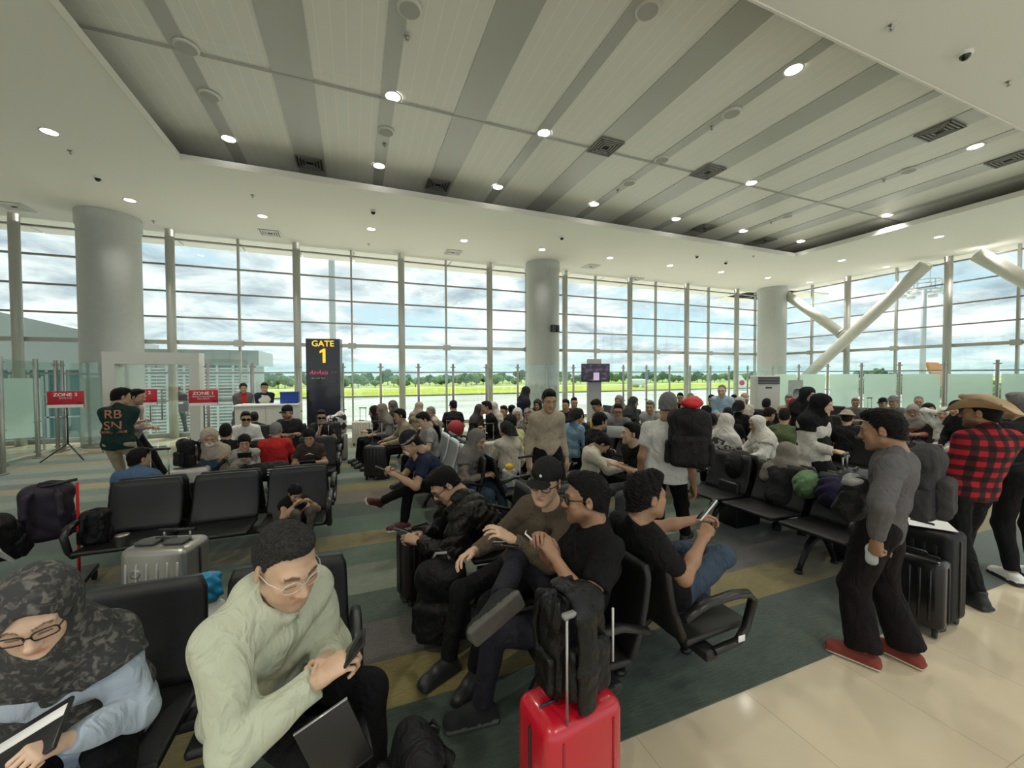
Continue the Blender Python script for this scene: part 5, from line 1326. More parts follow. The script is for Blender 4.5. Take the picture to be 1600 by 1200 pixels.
def phone(p, d, n, label, lit=False, s=1.0, case=None, group='smartphones in hands'):
    """p centre, d long axis, n direction the screen faces"""
    d = Vector(d).normalized(); n = Vector(n); n = (n-d*n.dot(d)).normalized(); x_ = d.cross(n)
    Mx = Matrix((x_, d, n)).transposed().to_4x4(); Mx.translation = Vector(p)
    e = MB().rbox((0, 0, 0), (.074*s, .155*s, .010), .004, 2).build('smartphone', case or black); tag(e, label, 'phone', group); e.matrix_world = Mx
    q_ = MB().rbox((0, 0, .0052), (.068*s, .146*s, .002), .0009, 1).build('screen', scrm if lit else phm, e)
    return e
# ------------------------------------------------------------------ fabrics
def cloth(name, c, r=.85, var=0.0, vs=8, bump=.35): return M(name, c, r, bump=bump, bscale=260, var=var, vscale=vs, spec=.25, fold=.55)
def plaid():
    m = bpy.data.materials.new('red and black plaid'); m.use_nodes = True; nt = m.node_tree; N = nt.nodes; L = nt.links; b = N['Principled BSDF']
    tc = N.new('ShaderNodeTexCoord'); sep = N.new('ShaderNodeSeparateXYZ'); L.new(tc.outputs['Object'], sep.inputs[0])
    def band(i, f):
        a = N.new('ShaderNodeMath'); a.operation = 'MULTIPLY'; a.inputs[1].default_value = f; L.new(sep.outputs[i], a.inputs[0])
        s_ = N.new('ShaderNodeMath'); s_.operation = 'SINE'; L.new(a.outputs[0], s_.inputs[0])
        r = N.new('ShaderNodeMapRange'); r.inputs[1].default_value = -.25; r.inputs[2].default_value = .25; r.inputs[3].default_value = .30; r.inputs[4].default_value = 1.0; L.new(s_.outputs[0], r.inputs[0]); return r
    u, v = band(0, 66), band(2, 72); mm = N.new('ShaderNodeMath'); mm.operation = 'MULTIPLY'; L.new(u.outputs[0], mm.inputs[0]); L.new(v.outputs[0], mm.inputs[1])
    cr = N.new('ShaderNodeValToRGB'); e = cr.color_ramp.elements; e[0].position = .12; e[0].color = (.004, .003, .003, 1); e[1].position = .9; e[1].color = (.42, .008, .02, 1); q = e.new(.4); q.color = (.09, .005, .008, 1)
    L.new(mm.outputs[0], cr.inputs[0]); L.new(cr.outputs[0], b.inputs['Base Color']); b.inputs['Roughness'].default_value = .9; return m
def printed(name, c1, c2, sc, lo=.5, hi=.58, r=.85):
    m = bpy.data.materials.new(name); m.use_nodes = True; nt = m.node_tree; N = nt.nodes; L = nt.links; b = N['Principled BSDF']
    tc = N.new('ShaderNodeTexCoord'); n = N.new('ShaderNodeTexNoise'); n.inputs['Scale'].default_value = sc; n.inputs['Detail'].default_value = 4; n.inputs['Distortion'].default_value = .8; L.new(tc.outputs['Object'], n.inputs[0])
    cr = N.new('ShaderNodeValToRGB'); e = cr.color_ramp.elements; e[0].position = lo; e[0].color = (*c1, 1); e[1].position = hi; e[1].color = (*c2, 1); L.new(n.outputs[0], cr.inputs[0]); L.new(cr.outputs[0], b.inputs['Base Color']); b.inputs['Roughness'].default_value = r
    bp = N.new('ShaderNodeBump'); bp.inputs['Strength'].default_value = .3; bp.inputs['Distance'].default_value = .005; L.new(n.outputs[0], bp.inputs['Height']); L.new(bp.outputs[0], b.inputs['Normal']); return m
blk = cloth('black cloth', (.0045, .0045, .005)); dgrey = cloth('charcoal cloth', (.022, .022, .024)); navyc = cloth('navy cloth', (.012, .018, .045)); jean = cloth('blue denim', (.05, .075, .11), var=.15)
djean = cloth('dark denim', (.018, .018, .026)); wht = cloth('white cloth', (.66, .66, .62)); grey = cloth('grey cloth', (.16, .16, .16)); lgrey = cloth('light grey cloth', (.30, .30, .29)); beige = cloth('beige cloth', (.40, .33, .24)); khaki = cloth('khaki cloth', (.30, .25, .17))
olive = cloth('olive cloth', (.075, .10, .045)); denimb = cloth('light blue shirt cloth', (.20, .33, .45)); cream = cloth('cream cloth', (.58, .54, .45)); peach = cloth('peach pink cloth', (.60, .20, .15)); redc = cloth('red cloth', (.45, .02, .02)); yellowc = cloth('pale yellow cloth', (.60, .60, .30))
brownc = cloth('dark brown cloth', (.05, .038, .028)); dgreen = cloth('dark green cloth', (.012, .035, .028))
hairb = M('black hair', (.006, .005, .005), .6, bump=.9, bscale=220, spec=.2, var=.6, vscale=90); hairg = M('greying hair', (.16, .155, .15), .65, bump=.6, bscale=220); haird = M('dark brown hair', (.010, .007, .005), .6, bump=.6, bscale=220, spec=.2)
clearf = M('clear glasses frame', (.65, .65, .62), .15); blackf = M('black glasses frame', (.01, .01, .01), .25); dlens = M('dark lens', (.006, .006, .007), .06)
PIC = lambda J, p: wpos(J, p)

# ------------------------------------------------------------------ bench seats
YA = 2.30
bench(-.99, YA, 0, 3, 'black bench in the left foreground under the pale hoodie and the flowered headscarf')
bench(-1.24, 4.75, 0, 3, 'black bench behind the hoodie man, small boy on its right seat')
bench(-1.24, 5.12, PI, 3, 'black bench with the man in the blue shirt, seen from behind its backrests')
bench(-1.24, 7.0, 0, 3, 'black bench with the masked woman and two boys')
bench(-1.24, 7.37, PI, 3, 'black bench with the grey haired person in red, back to back with the two boys')
bench(-1.24, 9.2, 0, 3, 'black bench of the man in sunglasses and white top, before the check counter')
bench(-3.95, 4.55, .06, 3, 'black bench at the far left edge piled with dark bags')
XD, XD2 = 1.30, 1.66
rowY(XD, 1.92, 3, False, 'black bench facing left under the sunglasses, taupe sweater and puffer jacket wearers')
rowY(XD2, 1.92, 3, True, 'black bench of the man raising his phone, back to back with the man in sunglasses')
rowY(XD, 4.75, 4, False, 'black bench with three shiny empty backrests behind the puffer jacket man', 3)
rowY(XD2, 4.75, 4, True, 'black bench with the grey headscarf, back to back with the shiny empty backrests')
rowY(XD, 8.2, 3, False, 'black bench near the middle windows with people facing left')
rowY(XD2, 8.2, 3, True, 'black bench near the middle windows, back to back with the people facing left')
XE, XE2 = 4.30, 4.66
rowY(XE, 2.35, 3, False, 'three empty dark seats in front of the standing man with the grey backpack')
rowY(XE2, 2.35, 3, True, 'black bench behind the three empty dark seats, with the grey headscarf on it')
rowY(XE, 5.0, 4, False, 'black bench of the man with crossed arms in the middle')
rowY(XE2, 5.0, 4, True, 'black bench right behind the man with crossed arms')
rowY(XE, 8.2, 4, False, 'black bench in the middle, below the television')
rowY(XE2, 8.2, 4, True, 'black bench in the middle, right of the television')
XF, XF2 = 7.35, 7.71
rowY(XF, 3.2, 3, False, 'black bench of the woman in the white headscarf and white jacket')
rowY(XF2, 3.2, 3, True, 'black bench behind the woman in black headscarf and white cardigan')
rowY(XF, 6.0, 4, False, 'black bench with the man in the olive shirt'); rowY(XF2, 6.0, 4, True, 'black bench back to back with the olive shirt man')
rowY(10.4, 2.9, 3, False, 'black bench right of the woman in white cardigan, facing left'); rowY(10.76, 2.9, 3, True, 'black bench behind the person in peach pink')
rowY(10.4, 6.0, 4, False, 'black bench far back, left of the notice board'); rowY(10.76, 6.0, 4, True, 'black bench far back, below the notice board')
rowY(13.6, 3.0, 3, False, 'black bench of the seated person in white headscarf and white trousers'); rowY(13.96, 3.0, 3, True, 'black bench along the frosted barrier at the right')
rowY(13.6, 6.4, 4, False, 'black bench along the frosted barrier, below the short brace')
rowY(7.4, 9.4, 3, False, 'black bench near the corner windows, left of the air conditioner')

# ------------------------------------------------------------------ people in front
hood = cloth('pale sage fleece', (.50, .53, .40), .95, bump=.2)
Jh = person('person in a pale green hoodie and clear glasses, sitting and looking down at a phone', -.40, 2.02, -45, H=1.84, q='near', skinc='light', top='hoodie', topc=hood, botc=blk, hair='fade', hairc=M('dark greying fade', (.034, .032, .031), .8, bump=.9, bscale=220, spec=.15, var=.55, vscale=90), eyes='down', bulk=1.12,
            headat=atD(447, 880, 1.50), head=(-8, 24, 4), handsw=(atD(498, 1062, 1.42), atD(512, 1030, 1.56)), rh='hold', lh='hold', legs='sit', seed=2, headscale=1.08, rpole=(.7, -.3, -.8), beard=.25)
glasses(Jh, clearf, r=.0016)
q = MB()
for s_ in (-1, 1): q.tube([Jh['N']+Jh['Lx']*s_*.03+Jh['Fw']*.10-Jh['U3']*.03, Jh['N']+Jh['Lx']*s_*.035+Jh['Fw']*.125-Jh['U3']*.10, Jh['N']+Jh['Lx']*s_*.03+Jh['Fw']*.135-Jh['U3']*.19], .004, 6)
q.build('drawstring', hood, Jh['root'])
phone(atD(549, 1019, 1.46), (.42, -.15, .55), (-.5, -.2, .9), 'black smartphone with a white edge held by the man in the hoodie')
scarf = printed('grey flowered scarf', (.035, .036, .037), (.15, .14, .125), 38, .50, .66)
Jw = person('person in a dark flowered headscarf, glasses and pale blue shirt, sitting at the lower left', -1.0, 2.05, -80, H=1.66, kind='woman', q='near', skinc='pale', top='shirt', topc=cloth('pale blue shirt', (.44, .52, .62), .8, bump=.2), botc=blk, hair='hijab_long', hairc=scarf, eyes='down', bulk=1.15,
            headat=atD(60, 952, 1.32), head=(6, 26, 4), handsw=(atD(-70, 1150, 1.28), atD(95, 1160, 1.22)), rh='grip', lh='grip', seed=3, headscale=1.08)
glasses(Jw, blackf, square=True, r=.0024)
a, c = atD(-30, 1190, 1.16), atD(75, 1128, 1.22)
e = MB().rbox((0, 0, 0), (.27, .15, .014), .005, 2).build('tablet'); e.data.materials.append(black); tag(e, 'tablet with a pale cover on the lap of the woman in the flowered headscarf', 'tablet')
e.location = (a+c)/2+Vector((0, 0, -.03)); e.rotation_euler = (.5, -.5, -.1)
q = MB().rbox((.01, .035, .007), (.24, .035, .003), .001, 1).build('pale_cover', whitep, e)
# laptop-like folder and bag at the bottom
pa, pb = atD(481, 1137, 1.36), atD(563, 1080, 1.44)
dx = (pb-pa); an = math.atan2(dx.y, dx.x)
e = empty('laptop', ((pa.x+pb.x)/2, (pa.y+pb.y)/2, (pa.z+pb.z)/2-.13), an, 'black laptop with a pale upper edge, standing open in front of the hoodie man', 'laptop')
sl_ = math.atan2(dx.z, math.hypot(dx.x, dx.y)); Rm = Matrix.Rotation(-sl_, 3, 'Y')
MB().rbox((0, 0, 0), (dx.length, .010, .26), .004, 2, R=Rm).build('lid', black, e); MB().rbox(Rm @ Vector((0, 0, .131)), (dx.length, .011, .004), .0015, 1, R=Rm).build('pale_edge', M('satin aluminium edge', (.5, .5, .5), .3, .8), e); MB().rbox(Rm @ Vector((0, .11, -.13)), (dx.length, .23, .014), .004, 2, R=Rm).build('keyboard_half', black, e)
bagm = cloth('black nylon', (.006, .006, .007), .55); p = atD(575, 1200, 1.45)
backpack((p.x+.05, p.y-.05, .22), 1.9, bagm, 'black soft bag at the bottom edge, in front of the hoodie man', s=.75, tilt=.5)
p = atH(575, 1200, .2)

olw = cloth('taupe knit', (.115, .088, .060), .95, bump=.6)
Jc = person('person in a taupe sweater, black cap and glasses, one hand on a black bag', 1.08, 2.55, 212, H=1.74, q='near', skinc='light', top='long', topc=olw, botc=blk, hair='cap', acc=dict(capm=cloth('black cap', (.012, .012, .012))), eyes='down',
            headat=atD(853, 752, 2.42), head=(12, 10, -6), handsw=(atD(738, 862, 2.45), atD(800, 843, 2.28)), rh='relax', lh='relax', feetw=((.52, 2.46, .085), (.66, 2.30, .085)), seed=5, shoe='sneaker', shoec=M('black white sneaker', (.02, .02, .02), .5), solec=M('dark sole', (.03, .03, .03), .6))
glasses(Jc, blackf, r=.0026)
q = MB().lathe([(.001, 0), (.009, .001)], n=8).build('cap_emblem', whitep, Jc['root']); q.location = hpt(Jc, (0, .098, .075)); q.rotation_euler = (PI/2, 0, 0)
Js = person('person in a black t-shirt and sunglasses in the middle, sitting cross-legged and holding a phone', 1.12, 1.95, 168, H=1.74, q='near', skinc='tan', top='tee', topc=blk, botc=djean, hair='short', hairc=hairb, eyes='open', beard=.45, bulk=1.12,
            headat=atD(915, 778, 2.13), head=(-14, 4, 0), handsw=(atD(846, 848, 2.12), atD(866, 870, 1.98)), rh='hold', lh='hold', feetw=((.64, 1.80, .80), (.62, 2.05, .085)), kneep=((.7, .6, 1.2), (0, .6, .9)),
            footdir=(((-.88, -.10, -.42), (.1, .92, .25)), ((-1, .1, 0), (0, 0, 1))), seed=6, shoe='chunky', shoec=M('black suede shoe', (.008, .008, .008), .85), solec=M('worn grey sole', (.085, .078, .066), .75, var=.2, vscale=30))
glasses(Js, blackf, dark=True, r=.0035, lens=dlens, square=True)
phone(atD(836, 845, 2.05), (-.5, .35, .5), (.6, -.2, .8), 'pale edged smartphone in the hands of the man in sunglasses', case=phw, s=.85)
phone(atD(790, 849, 2.27), (-.6, .4, .0), (0, 0, 1), 'black phone under the hand of the man in the cap')
Jp = person('person in a black t-shirt raising a phone, sitting and looking right', 1.84, 2.0, -4, H=1.74, q='near', skinc='tan', top='tee', topc=blk, botc=jean, hair='quiff', hairc=hairb, bulk=1.06,
            headat=atD(1010, 775, 2.28), head=(0, 2, 0), handsw=(atD(1098, 842, 2.32), atD(1085, 812, 2.58)), rh='grip', lh='hold', feetw=((2.25, 2.30, .58), (2.36, 2.16, .085)), kneep=((.9, .5, .5), (-.1, .6, .9)), seed=7, rpole=(.2, -.2, -1), rpalm=(-.4, .8, .2),
            shoec=M('purple black shoe', (.03, .015, .04), .5))
phone(atD(1104, 797, 2.30), (.35, -.05, .35), (-.6, .5, .6), 'white smartphone held up by the man looking right', case=phw)
puf = cloth('dark olive puffer', (.009, .008, .006), .42, bump=.15)
Ju = person('person in a dark hooded puffer jacket and glasses, bent over a phone', 1.06, 3.30, 184, H=1.74, q='near', skinc='mid', top='puffer', topc=puf, botc=djean, hair='short', hairc=hairb, eyes='down', headat=atD(694, 757, 3.08), head=(4, 42, 0), handsw=(atD(655, 835, 3.1), atD(652, 846, 2.95)), rh='hold', lh='hold', seed=8, bulk=1.05)
glasses(Ju, blackf, r=.0026)
phone(atD(630, 830, 3.02), (-.7, .1, .3), (.3, 0, 1), 'black smartphone of the man in the puffer jacket', lit=False)
Jn = person('person in a navy t-shirt and patterned beanie, sitting with one leg crossed', 1.04, 4.92, 186, H=1.72, q='mid', skinc='mid', top='tee', topc=navyc, botc=blk, hair='beanie', acc=dict(capm=cloth('black beanie', (.015, .015, .018)), band=lgrey), eyes='down', headat=atD(642, 693, 4.55), head=(0, 34, 0),
            handsw=(atD(612, 735, 4.4), atD(618, 742, 4.3)), rh='hold', lh='hold', legs='crossL', seed=9, shoec=M('maroon shoe', (.09, .015, .02), .6), solec=whitep)
mask(Jn, whitep)
phone(atD(597, 733, 4.3), (-.7, .1, .35), (.3, 0, 1), 'phone of the man in navy with crossed leg', lit=False)
# small boy on the bench behind the hoodie man
Jb = person('small boy in a black sleeveless top with white trim, looking at a tablet', -.56, 4.48, -70, H=1.02, kind='child', q='mid', skinc='mid', top='vest', topc=blk, bot='trousers', botc=cloth('camouflage cloth', (.10, .085, .07), var=.4, vs=20), hair='fringe', eyes='down', headat=atD(461, 770, 3.92), head=(12, 34, 0), legs='kid', R='book', L='book', rh='hold', lh='hold', seat=.46, seed=10)
q = MB().tube([hpt(Jb, p_) for p_ in ((-.06, .04, -.16), (-.025, .09, -.19), (0, .10, -.22), (.025, .09, -.19), (.06, .04, -.16))], .006, 6).build('white_trim', wht, Jb['root'])
p = wpos(Jb, (0, .24, .72)); e = MB().rbox((0, 0, 0), (.22, .14, .012), .004, 2).build('tablet', black); tag(e, 'dark tablet on the lap of the small boy', 'tablet'); e.location = atD(447, 806, 3.8); e.rotation_euler = (.6, 0, .35)

# standing man with the grey backpack
gk = cloth('grey marl sweater', (.115, .108, .11), .9, var=.1, vs=40)
f1, f2 = atH(1350, 1036, 0), atH(1418, 1034, 0)
Jg = person('person standing in a grey sweater and loose black trousers, carrying a grey backpack', (f1.x+f2.x)/2-.02, (f1.y+f2.y)/2+.03, 104, sit=False, H=1.68, q='near', skinc='tan', top='long', topc=gk, botc=cloth('black maroon trousers', (.006, .0035, .004)), bot='wide', hair='short', hairc=hairb, head=(6, 12, 0), lean=4, legw=1.25, bulk=.84, wide=.9,
            feetw=((f2.x, f2.y, .085), (f1.x, f1.y, .085)), handsw=(atD(1385, 850, 2.62), atD(1370, 846, 2.36)), rh='grip', lh='grip', seed=11, shoe='flat', shoec=M('rust red canvas', (.20, .035, .022), .8), solec=M('cream sole', (.7, .66, .55), .6), headat=atD(1378, 672, 2.55), lpole=(-1, -.1, -.1))
Jg['pos'] = ((f1.x+f2.x)/2, (f1.y+f2.y)/2)
bp = cloth('dark grey backpack cloth', (.045, .043, .044), .8, var=.15, vs=12)
p = atD(1443, 700, 2.72); backpack((p.x, p.y, .90), (104+180-90)*D2R, bp, 'dark grey backpack worn by the standing man in the grey sweater', s=1.04, h=.010, tall=1.0)
p = atD(1335, 775, 2.5)
b_ = Blob(); b_.ell((0, 0, -.02), (.095, .075, .11), .05); b_.ell((-.02, .02, -.09), (.08, .07, .07), .05); b_.ell((.0, -.02, .07), (.05, .04, .05), .04)
e = empty('jacket_bundle', (p.x, p.y, p.z), 0, 'black bundled jacket under the arm of the standing grey sweater man', 'jacket'); blob_obj('bundle', b_, .010, bagm, e, .008, 26)
b_ = Blob(); b_.ell((-.02, 0, .10), (.06, .045, .035), .03); blob_obj('grey_lining', b_, .010, M('shiny grey lining', (.25, .26, .24), .3), e, .008, 40)
p = atD(1362, 851, 2.44); e = empty('water_bottle', (p.x, p.y, p.z-.06), 0, 'clear small bottle in the hand of the standing grey sweater man', 'bottle'); e.rotation_euler = (0, 1.2, .5)
MB().lathe([(.001, -.06), (.03, -.06), (.032, -.03), (.030, 0), (.032, .04), (.026, .07), (.012, .09), (.012, .10)], n=18).build('body', M('clear plastic', (.75, .8, .8), .08, alpha=.45), e); MB().lathe([(.001, .118), (.014, .118), (.014, .10)], n=14).build('cap', whitep, e)
# plaid man with the hat
Jr = person('person in a red and black plaid shirt and straw cowboy hat, standing', 4.86, 1.72, 62, sit=False, H=1.72, q='near', skinc='tan', top='shirt', topc=plaid(), botc=blk, hair='cowboy', hairc=hairg, acc=dict(capm=M('straw hat', (.42, .30, .17), .75, bump=.4, bscale=300, var=.12, vscale=10)), head=(34, 2, 0), beard=.5,
            headat=atD(1532, 645, 3.35), R='front', L='front', rh='grip', lh='grip', legs='step', shoe='boot', seed=12, bulk=1.1, legw=1.15)
Jo = person('older person with grey hair and dark clothes, behind the cowboy hat at the right edge', 5.62, 1.62, 50, sit=False, H=1.74, q='mid', skinc='mid', top='tee', topc=blk, botc=blk, hair='short', hairc=hairg, head=(30, 0, 0), headat=atD(1592, 636, 3.9), R='side', L='front', legs='stand', shoec=whitep, seed=13)

# ------------------------------------------------------------------ luggage in front
redm = M('glossy red shell', (.50, .008, .022), .28, coat=.5, bump=.05, bscale=400)
rp = atD(890, 1120, 1.62)
e_r = suitcase(rp.x, rp.y, .12, .37, .25, .60, redm, 'bright red hard suitcase with a black backpack on top', rib=0, handle=.0)
for zz in (.17, .37): MB().tube([(.187, .045, zz), (.203, .045, zz)], .016, 12).build('side_stud', black, e_r)
q = MB()
for s_ in (-1, 1):
    for xx in (-.12, .12): q.tube([(xx, s_*.1265, .10), (xx, s_*.1265, .55)], .004, 6)
q.build('shell_groove', M('deep red groove', (.25, .004, .012), .4), e_r)
for s_ in (-.07, .03): MB().tube([(s_-.02, -.105, .59), (s_-.02, -.105, 1.0)], .006, 8).build('handle_rod', steel, e_r)
MB().rbox((-.04, -.105, 1.005), (.14, .028, .022), .009, 2).build('handle_grip', M('grey soft grip', (.22, .22, .21), .4), e_r)
lea = M('black glossy leather bag', (.005, .005, .005), .42, bump=.25, bscale=120, spec=.3, fold=.5)
p = Vector((rp.x+.03, rp.y+.03, .605))
bpk = backpack(p, .12+PI, lea, 'black backpack strapped on top of the red suitcase', s=.86, h=.010, flatten=1.05)
q = MB(); q.tube([(.045, .135, .02), (.045, .142, .2), (.045, .12, .36), (.04, .05, .45)], .006, 6); q.tube([(-.13, .10, .12), (-.13, .10, .34)], .005, 6); q.build('light_piping', M('light piping', (.55, .55, .52), .4), bpk)
b_ = Blob(); b_.chain([(.055, -.02, .44), (.05, .10, .455), (.045, .150, .38), (.04, .155, .18), (.035, .14, .02)], [.020]*5, .02, u=(1, 0, 0), su=2.3); P_, F_a = b_.arrays(.008); link('wide_strap', smooth_mesh('wide_strap', P_, F_a, [lea]), bpk)
p = atH(645, 948, 0); suitcase(p.x+.08, p.y+.12, .35, .36, .22, .60, M('dark brown hard shell', (.013, .009, .008), .35), 'dark hard suitcase under the hands of the man in the puffer jacket')
p = atH(690, 1020, 0); rolling = backpack((p.x+.02, p.y+.1, .03), 2.6, bagm, 'bulky black rolling bag between the suitcase and the crossed shoe', s=1.12, h=.012, tall=1.02, name='rolling_bag', cat='bag')
for s_ in (-.12, .12): MB().tube([(s_-.015, -.07, .0), (s_+.015, -.07, .0)], .03, 12).build('wheel', blackm, rolling)
q = MB().tube([(-.05, -.04, .56), (-.03, -.04, .60), (.05, -.04, .59), (.07, -.04, .55)], .012, 8).build('grey_handle', M('grey grip', (.3, .3, .3), .4), rolling)
alu = M('ribbed champagne aluminium', (.34, .33, .30), .32, .75, bump=.1, bscale=200)
p = atD(262, 905, 2.75); al = suitcase(p.x, p.y, -.28, .42, .27, .76, alu, 'grey metallic suitcase with folded handles behind the hoodie man', rib=6, trim=black)
for s_ in (-1, 1): MB().rbox((s_*.09, -.03, .772), (.13, .10, .022), .01, 2).build('top_pad', M('dark grey pad', (.07, .07, .068), .5), al)
MB().tube([(-.12, .10, .80), (.12, .10, .80)], .012, 8).build('handle_grip', black, al)
for s_ in (-1, 1): MB().tube([(s_*.085, .10, .74), (s_*.085, .10, .80)], .008, 8).build('handle_rod', steel, al)
MB().lathe([(.016, .0), (.03, .004), (.034, -.004), (.034, -.02)], n=20).build('round_lock', steel, al).matrix_local = Matrix.Translation((-.1, -.137, .60)) @ Matrix.Rotation(PI/2, 4, 'X')
p = atD(292, 975, 2.45)
b_ = Blob(); b_.box((0, 0, 0), (.30, .16, .40), .06, .03); b_.ell((0, 0, .2), (.13, .07, .06), .05); e = empty('shopping_bag', (p.x+.05, p.y, .25), 0, 'white shopping bag with a bright blue top behind the left bench', 'bag'); blob_obj('bag_body', b_, .012, wht, e, .006, 24)
b_ = Blob(); b_.ell((0, 0, .30), (.14, .085, .09), .03); b_.ell((.05, .0, .37), (.08, .06, .05), .03); blob_obj('blue_top', b_, .010, M('bright blue plastic', (.01, .22, .42), .4), e, .008, 40)
# dark bags on the far left bench and red stroller frame
p = atD(75, 815, 3.5); backpack((p.x, p.y, .45), .3, M('dark purple cloth', (.016, .010, .022), .7), 'dark purple backpack on the bench at the far left', s=1.05)
p = atD(8, 830, 3.2); backpack((p.x, p.y, .44), 0, bagm, 'black bag with light straps at the far left edge', s=.9, tilt=.5, strapc=wht)
p = atD(110, 840, 3.45); e = empty('luggage_cart', (p.x, p.y+.1, 0), .2, 'dark luggage cart with a red upright behind the purple backpack', 'cart')
MB().tube([(0, 0, .05), (0, .02, .95)], .011, 8).build('red_upright', redc, e); MB().tube([(0, .02, .98), (-.22, .02, .94)], .013, 8).build('grip', black, e); MB().rbox((-.12, -.02, .12), (.42, .40, .04), .01).build('platform', black, e)
for sx_ in (-.3, .06):
    for sy_ in (-.18, .15): MB().tube([(sx_-.012, sy_, .045), (sx_+.012, sy_, .045)], .045, 12).build('wheel', blackm, e)
p = atD(190, 828, 3.72); backpack((-2.1, 4.48, .45), .2, bagm, 'black backpack on the left seat of the second bench', s=.62)
p = atD(202, 852, 3.55); e = empty('steel_cup', (-1.86, 4.33, .452), 0, 'round metal cup on the left seat of the second bench', 'cup'); MB().lathe([(.001, 0), (.04, 0), (.045, .09), (.048, .09), (.048, .1), (.001, .1)], n=20).build('cup', steel, e)
p = atH(1440, 985, 0); s2 = suitcase(p.x+.02, p.y+.06, 1.75, .36, .22, .56, M('black glossy shell', (.006, .006, .007), .25), 'black glossy suitcase behind the legs of the grey sweater man', handle=.0)
MB().rbox((0, -.115, .47), (.1, .006, .05), .002, 1).build('white_tag', whitep, s2)
suitcase(atD(1440, 862, 3.1).x, atD(1440, 862, 3.1).y, 1.6, .42, .28, .72, M('black matt shell', (.005, .005, .006), .55, spec=.25), 'large dark suitcase behind the grey backpack', handle=.0)
p = atD(1440, 862, 3.1); e = empty('paper_sheet', (p.x, p.y, .735), .5, 'white paper sheet lying on the suitcase behind the grey sweater man', 'paper'); MB().box((0, 0, 0), (.24, .33, .003)).build('sheet', whitep, e); e.rotation_euler = (.0, .0, .6)
# armrest tag
p = atD(1077, 983, 2.35); e = MB().rbox((0, 0, 0), (.004, .05, .035), .001, 1).build('armrest_sticker', whitep); tag(e, 'small white sticker on the armrest in front of the photographer man', 'sticker'); e.location = (1.99, 1.565, .42); e.rotation_euler = (0, 0, PI/2)
# ------------------------------------------------------------------ the crowd: head-top pixel, turn (0 towards the viewer, +90 facing image right, 180 away)
def crowd(label, px, py, turn, top, topc, hair='short', hairc=None, depth=None, sit=True, kind='man', H=1.68, q='far', skinc='mid', pitch=12, hyaw=0, R='lap', L='lap', lean=5, botc=None, bot='trousers', **kw):
    Ht = (.43+.86*H/1.70) if sit else H*1.015
    if kind == 'child' and sit: Ht = .46+.80*H/1.70
    dz = max(.04, CAM_H-Ht)
    if depth is None:
        r = ray(px, py); depth = dz/max(1e-3, -r.z)
    p = atD(px, 600, depth); face = math.atan2(p.y, p.x)/D2R+180+turn
    ln = lean*D2R*.55; off = .16 if sit else .10
    x, y = p.x-math.cos(face*D2R)*off, p.y-math.sin(face*D2R)*off
    top_z = atD(px, py, depth).z; hh = .125*1.05*H/1.70+(.012 if hair not in ('cowboy', 'cap', 'beanie') else .03)
    hz = top_z-hh
    hat = (p.x, p.y, hz)
    kw.setdefault('seed', px*.37)
    J = person(label, x, y, face, sit=sit, H=H, kind=kind, q=q, skinc=skinc, lean=lean, top=top, topc=topc, hair=hair, hairc=hairc, head=(hyaw, pitch, 0), R=R, L=L, botc=botc, bot=bot, headat=hat, **kw)
    J['pos'] = (x, y); J['face'] = face
    return J
hj = lambda n, c: cloth('scarf '+n, c, .9)
S_ = 'seated waiting passengers'
# -- left block
crowd('person in a blue shirt and glasses seen from behind, on the back to back bench', 215, 699, 160, 'shirt', cloth('steel blue shirt', (.075, .13, .23)), depth=4.55, q='mid', hyaw=-40, pitch=4, bulk=1.05, H=1.6)
J = crowd('person in a beige headscarf and white face mask, holding folded arms', 325, 668, -12, 'long', jean, 'hijab_long', hj('beige', (.42, .36, .28)), depth=5.25, q='mid', kind='woman', R='cross', L='cross', pitch=16, hyaw=14); mask(J, wht)
J = crowd('boy in a pale checked shirt holding a phone to his face', 380, 679, 0, 'shirt', printed('pale check', (.36, .34, .28), (.20, .19, .16), 14), 'fringe', None, depth=5.3, q='mid', kind='child', H=1.30, R='chest', L='chest', pitch=14, legs='kid')
phone(wpos(J, J['HC']+V(0, .22, -.13)), (1, 0, 0), (0, 1, .3), 'dark phone in the hands of the boy in the checked shirt')
J = crowd('boy in a brown t-shirt with a white peak print, looking at a handheld', 482, 670, -6, 'tee', brownc, 'fringe', None, depth=5.55, q='mid', kind='child', H=1.36, R='book', L='book', pitch=22, legs='kid')
MB().prism([(-.06, .0), (0, .035), (.06, 0), (.03, .008), (0, .016), (-.03, .008)], -.004, .004, 'y').build('peak_print', wht, J['root'], tuple(J['C']+J['Fw']*.130+V(0, 0, .02)))
e = MB().rbox((0, 0, 0), (.20, .10, .02), .008, 2).build('handheld_console', black); tag(e, 'dark handheld in the hands of the boy in brown', 'console'); e.location = wpos(J, (J['WR']+J['WL'])/2+V(0, .09, .02)); e.rotation_euler = (.7, 0, J['root'].rotation_euler[2])
J = crowd('person in a white long sleeved top and sunglasses, facing the viewer', 383, 642, 4, 'long', wht, 'short', None, depth=7.4, q='mid', bulk=1.15); glasses(J, blackf, dark=True, r=.005, lens=dlens, square=True)
crowd('short haired person in black seen from behind, before the white top and sunglasses', 351, 661, 176, 'tee', blk, 'fade', None, depth=5.9, q='mid')
crowd('dark head seen behind the person in white and sunglasses', 396, 643, 180, 'tee', blk, 'short', None, depth=8.6)
crowd('grey haired person in a red shirt seen from behind', 430, 658, 170, 'tee', redc, 'bald', hairg, depth=6.1, q='mid', bulk=1.1)
J = crowd('bearded person in a grey t-shirt and black cap, in front of the counter', 448, 631, -20, 'tee', dgrey, 'cap', None, depth=7.6, q='mid', bulk=1.2, R='cross', L='cross', beard=.7, hyaw=-18)
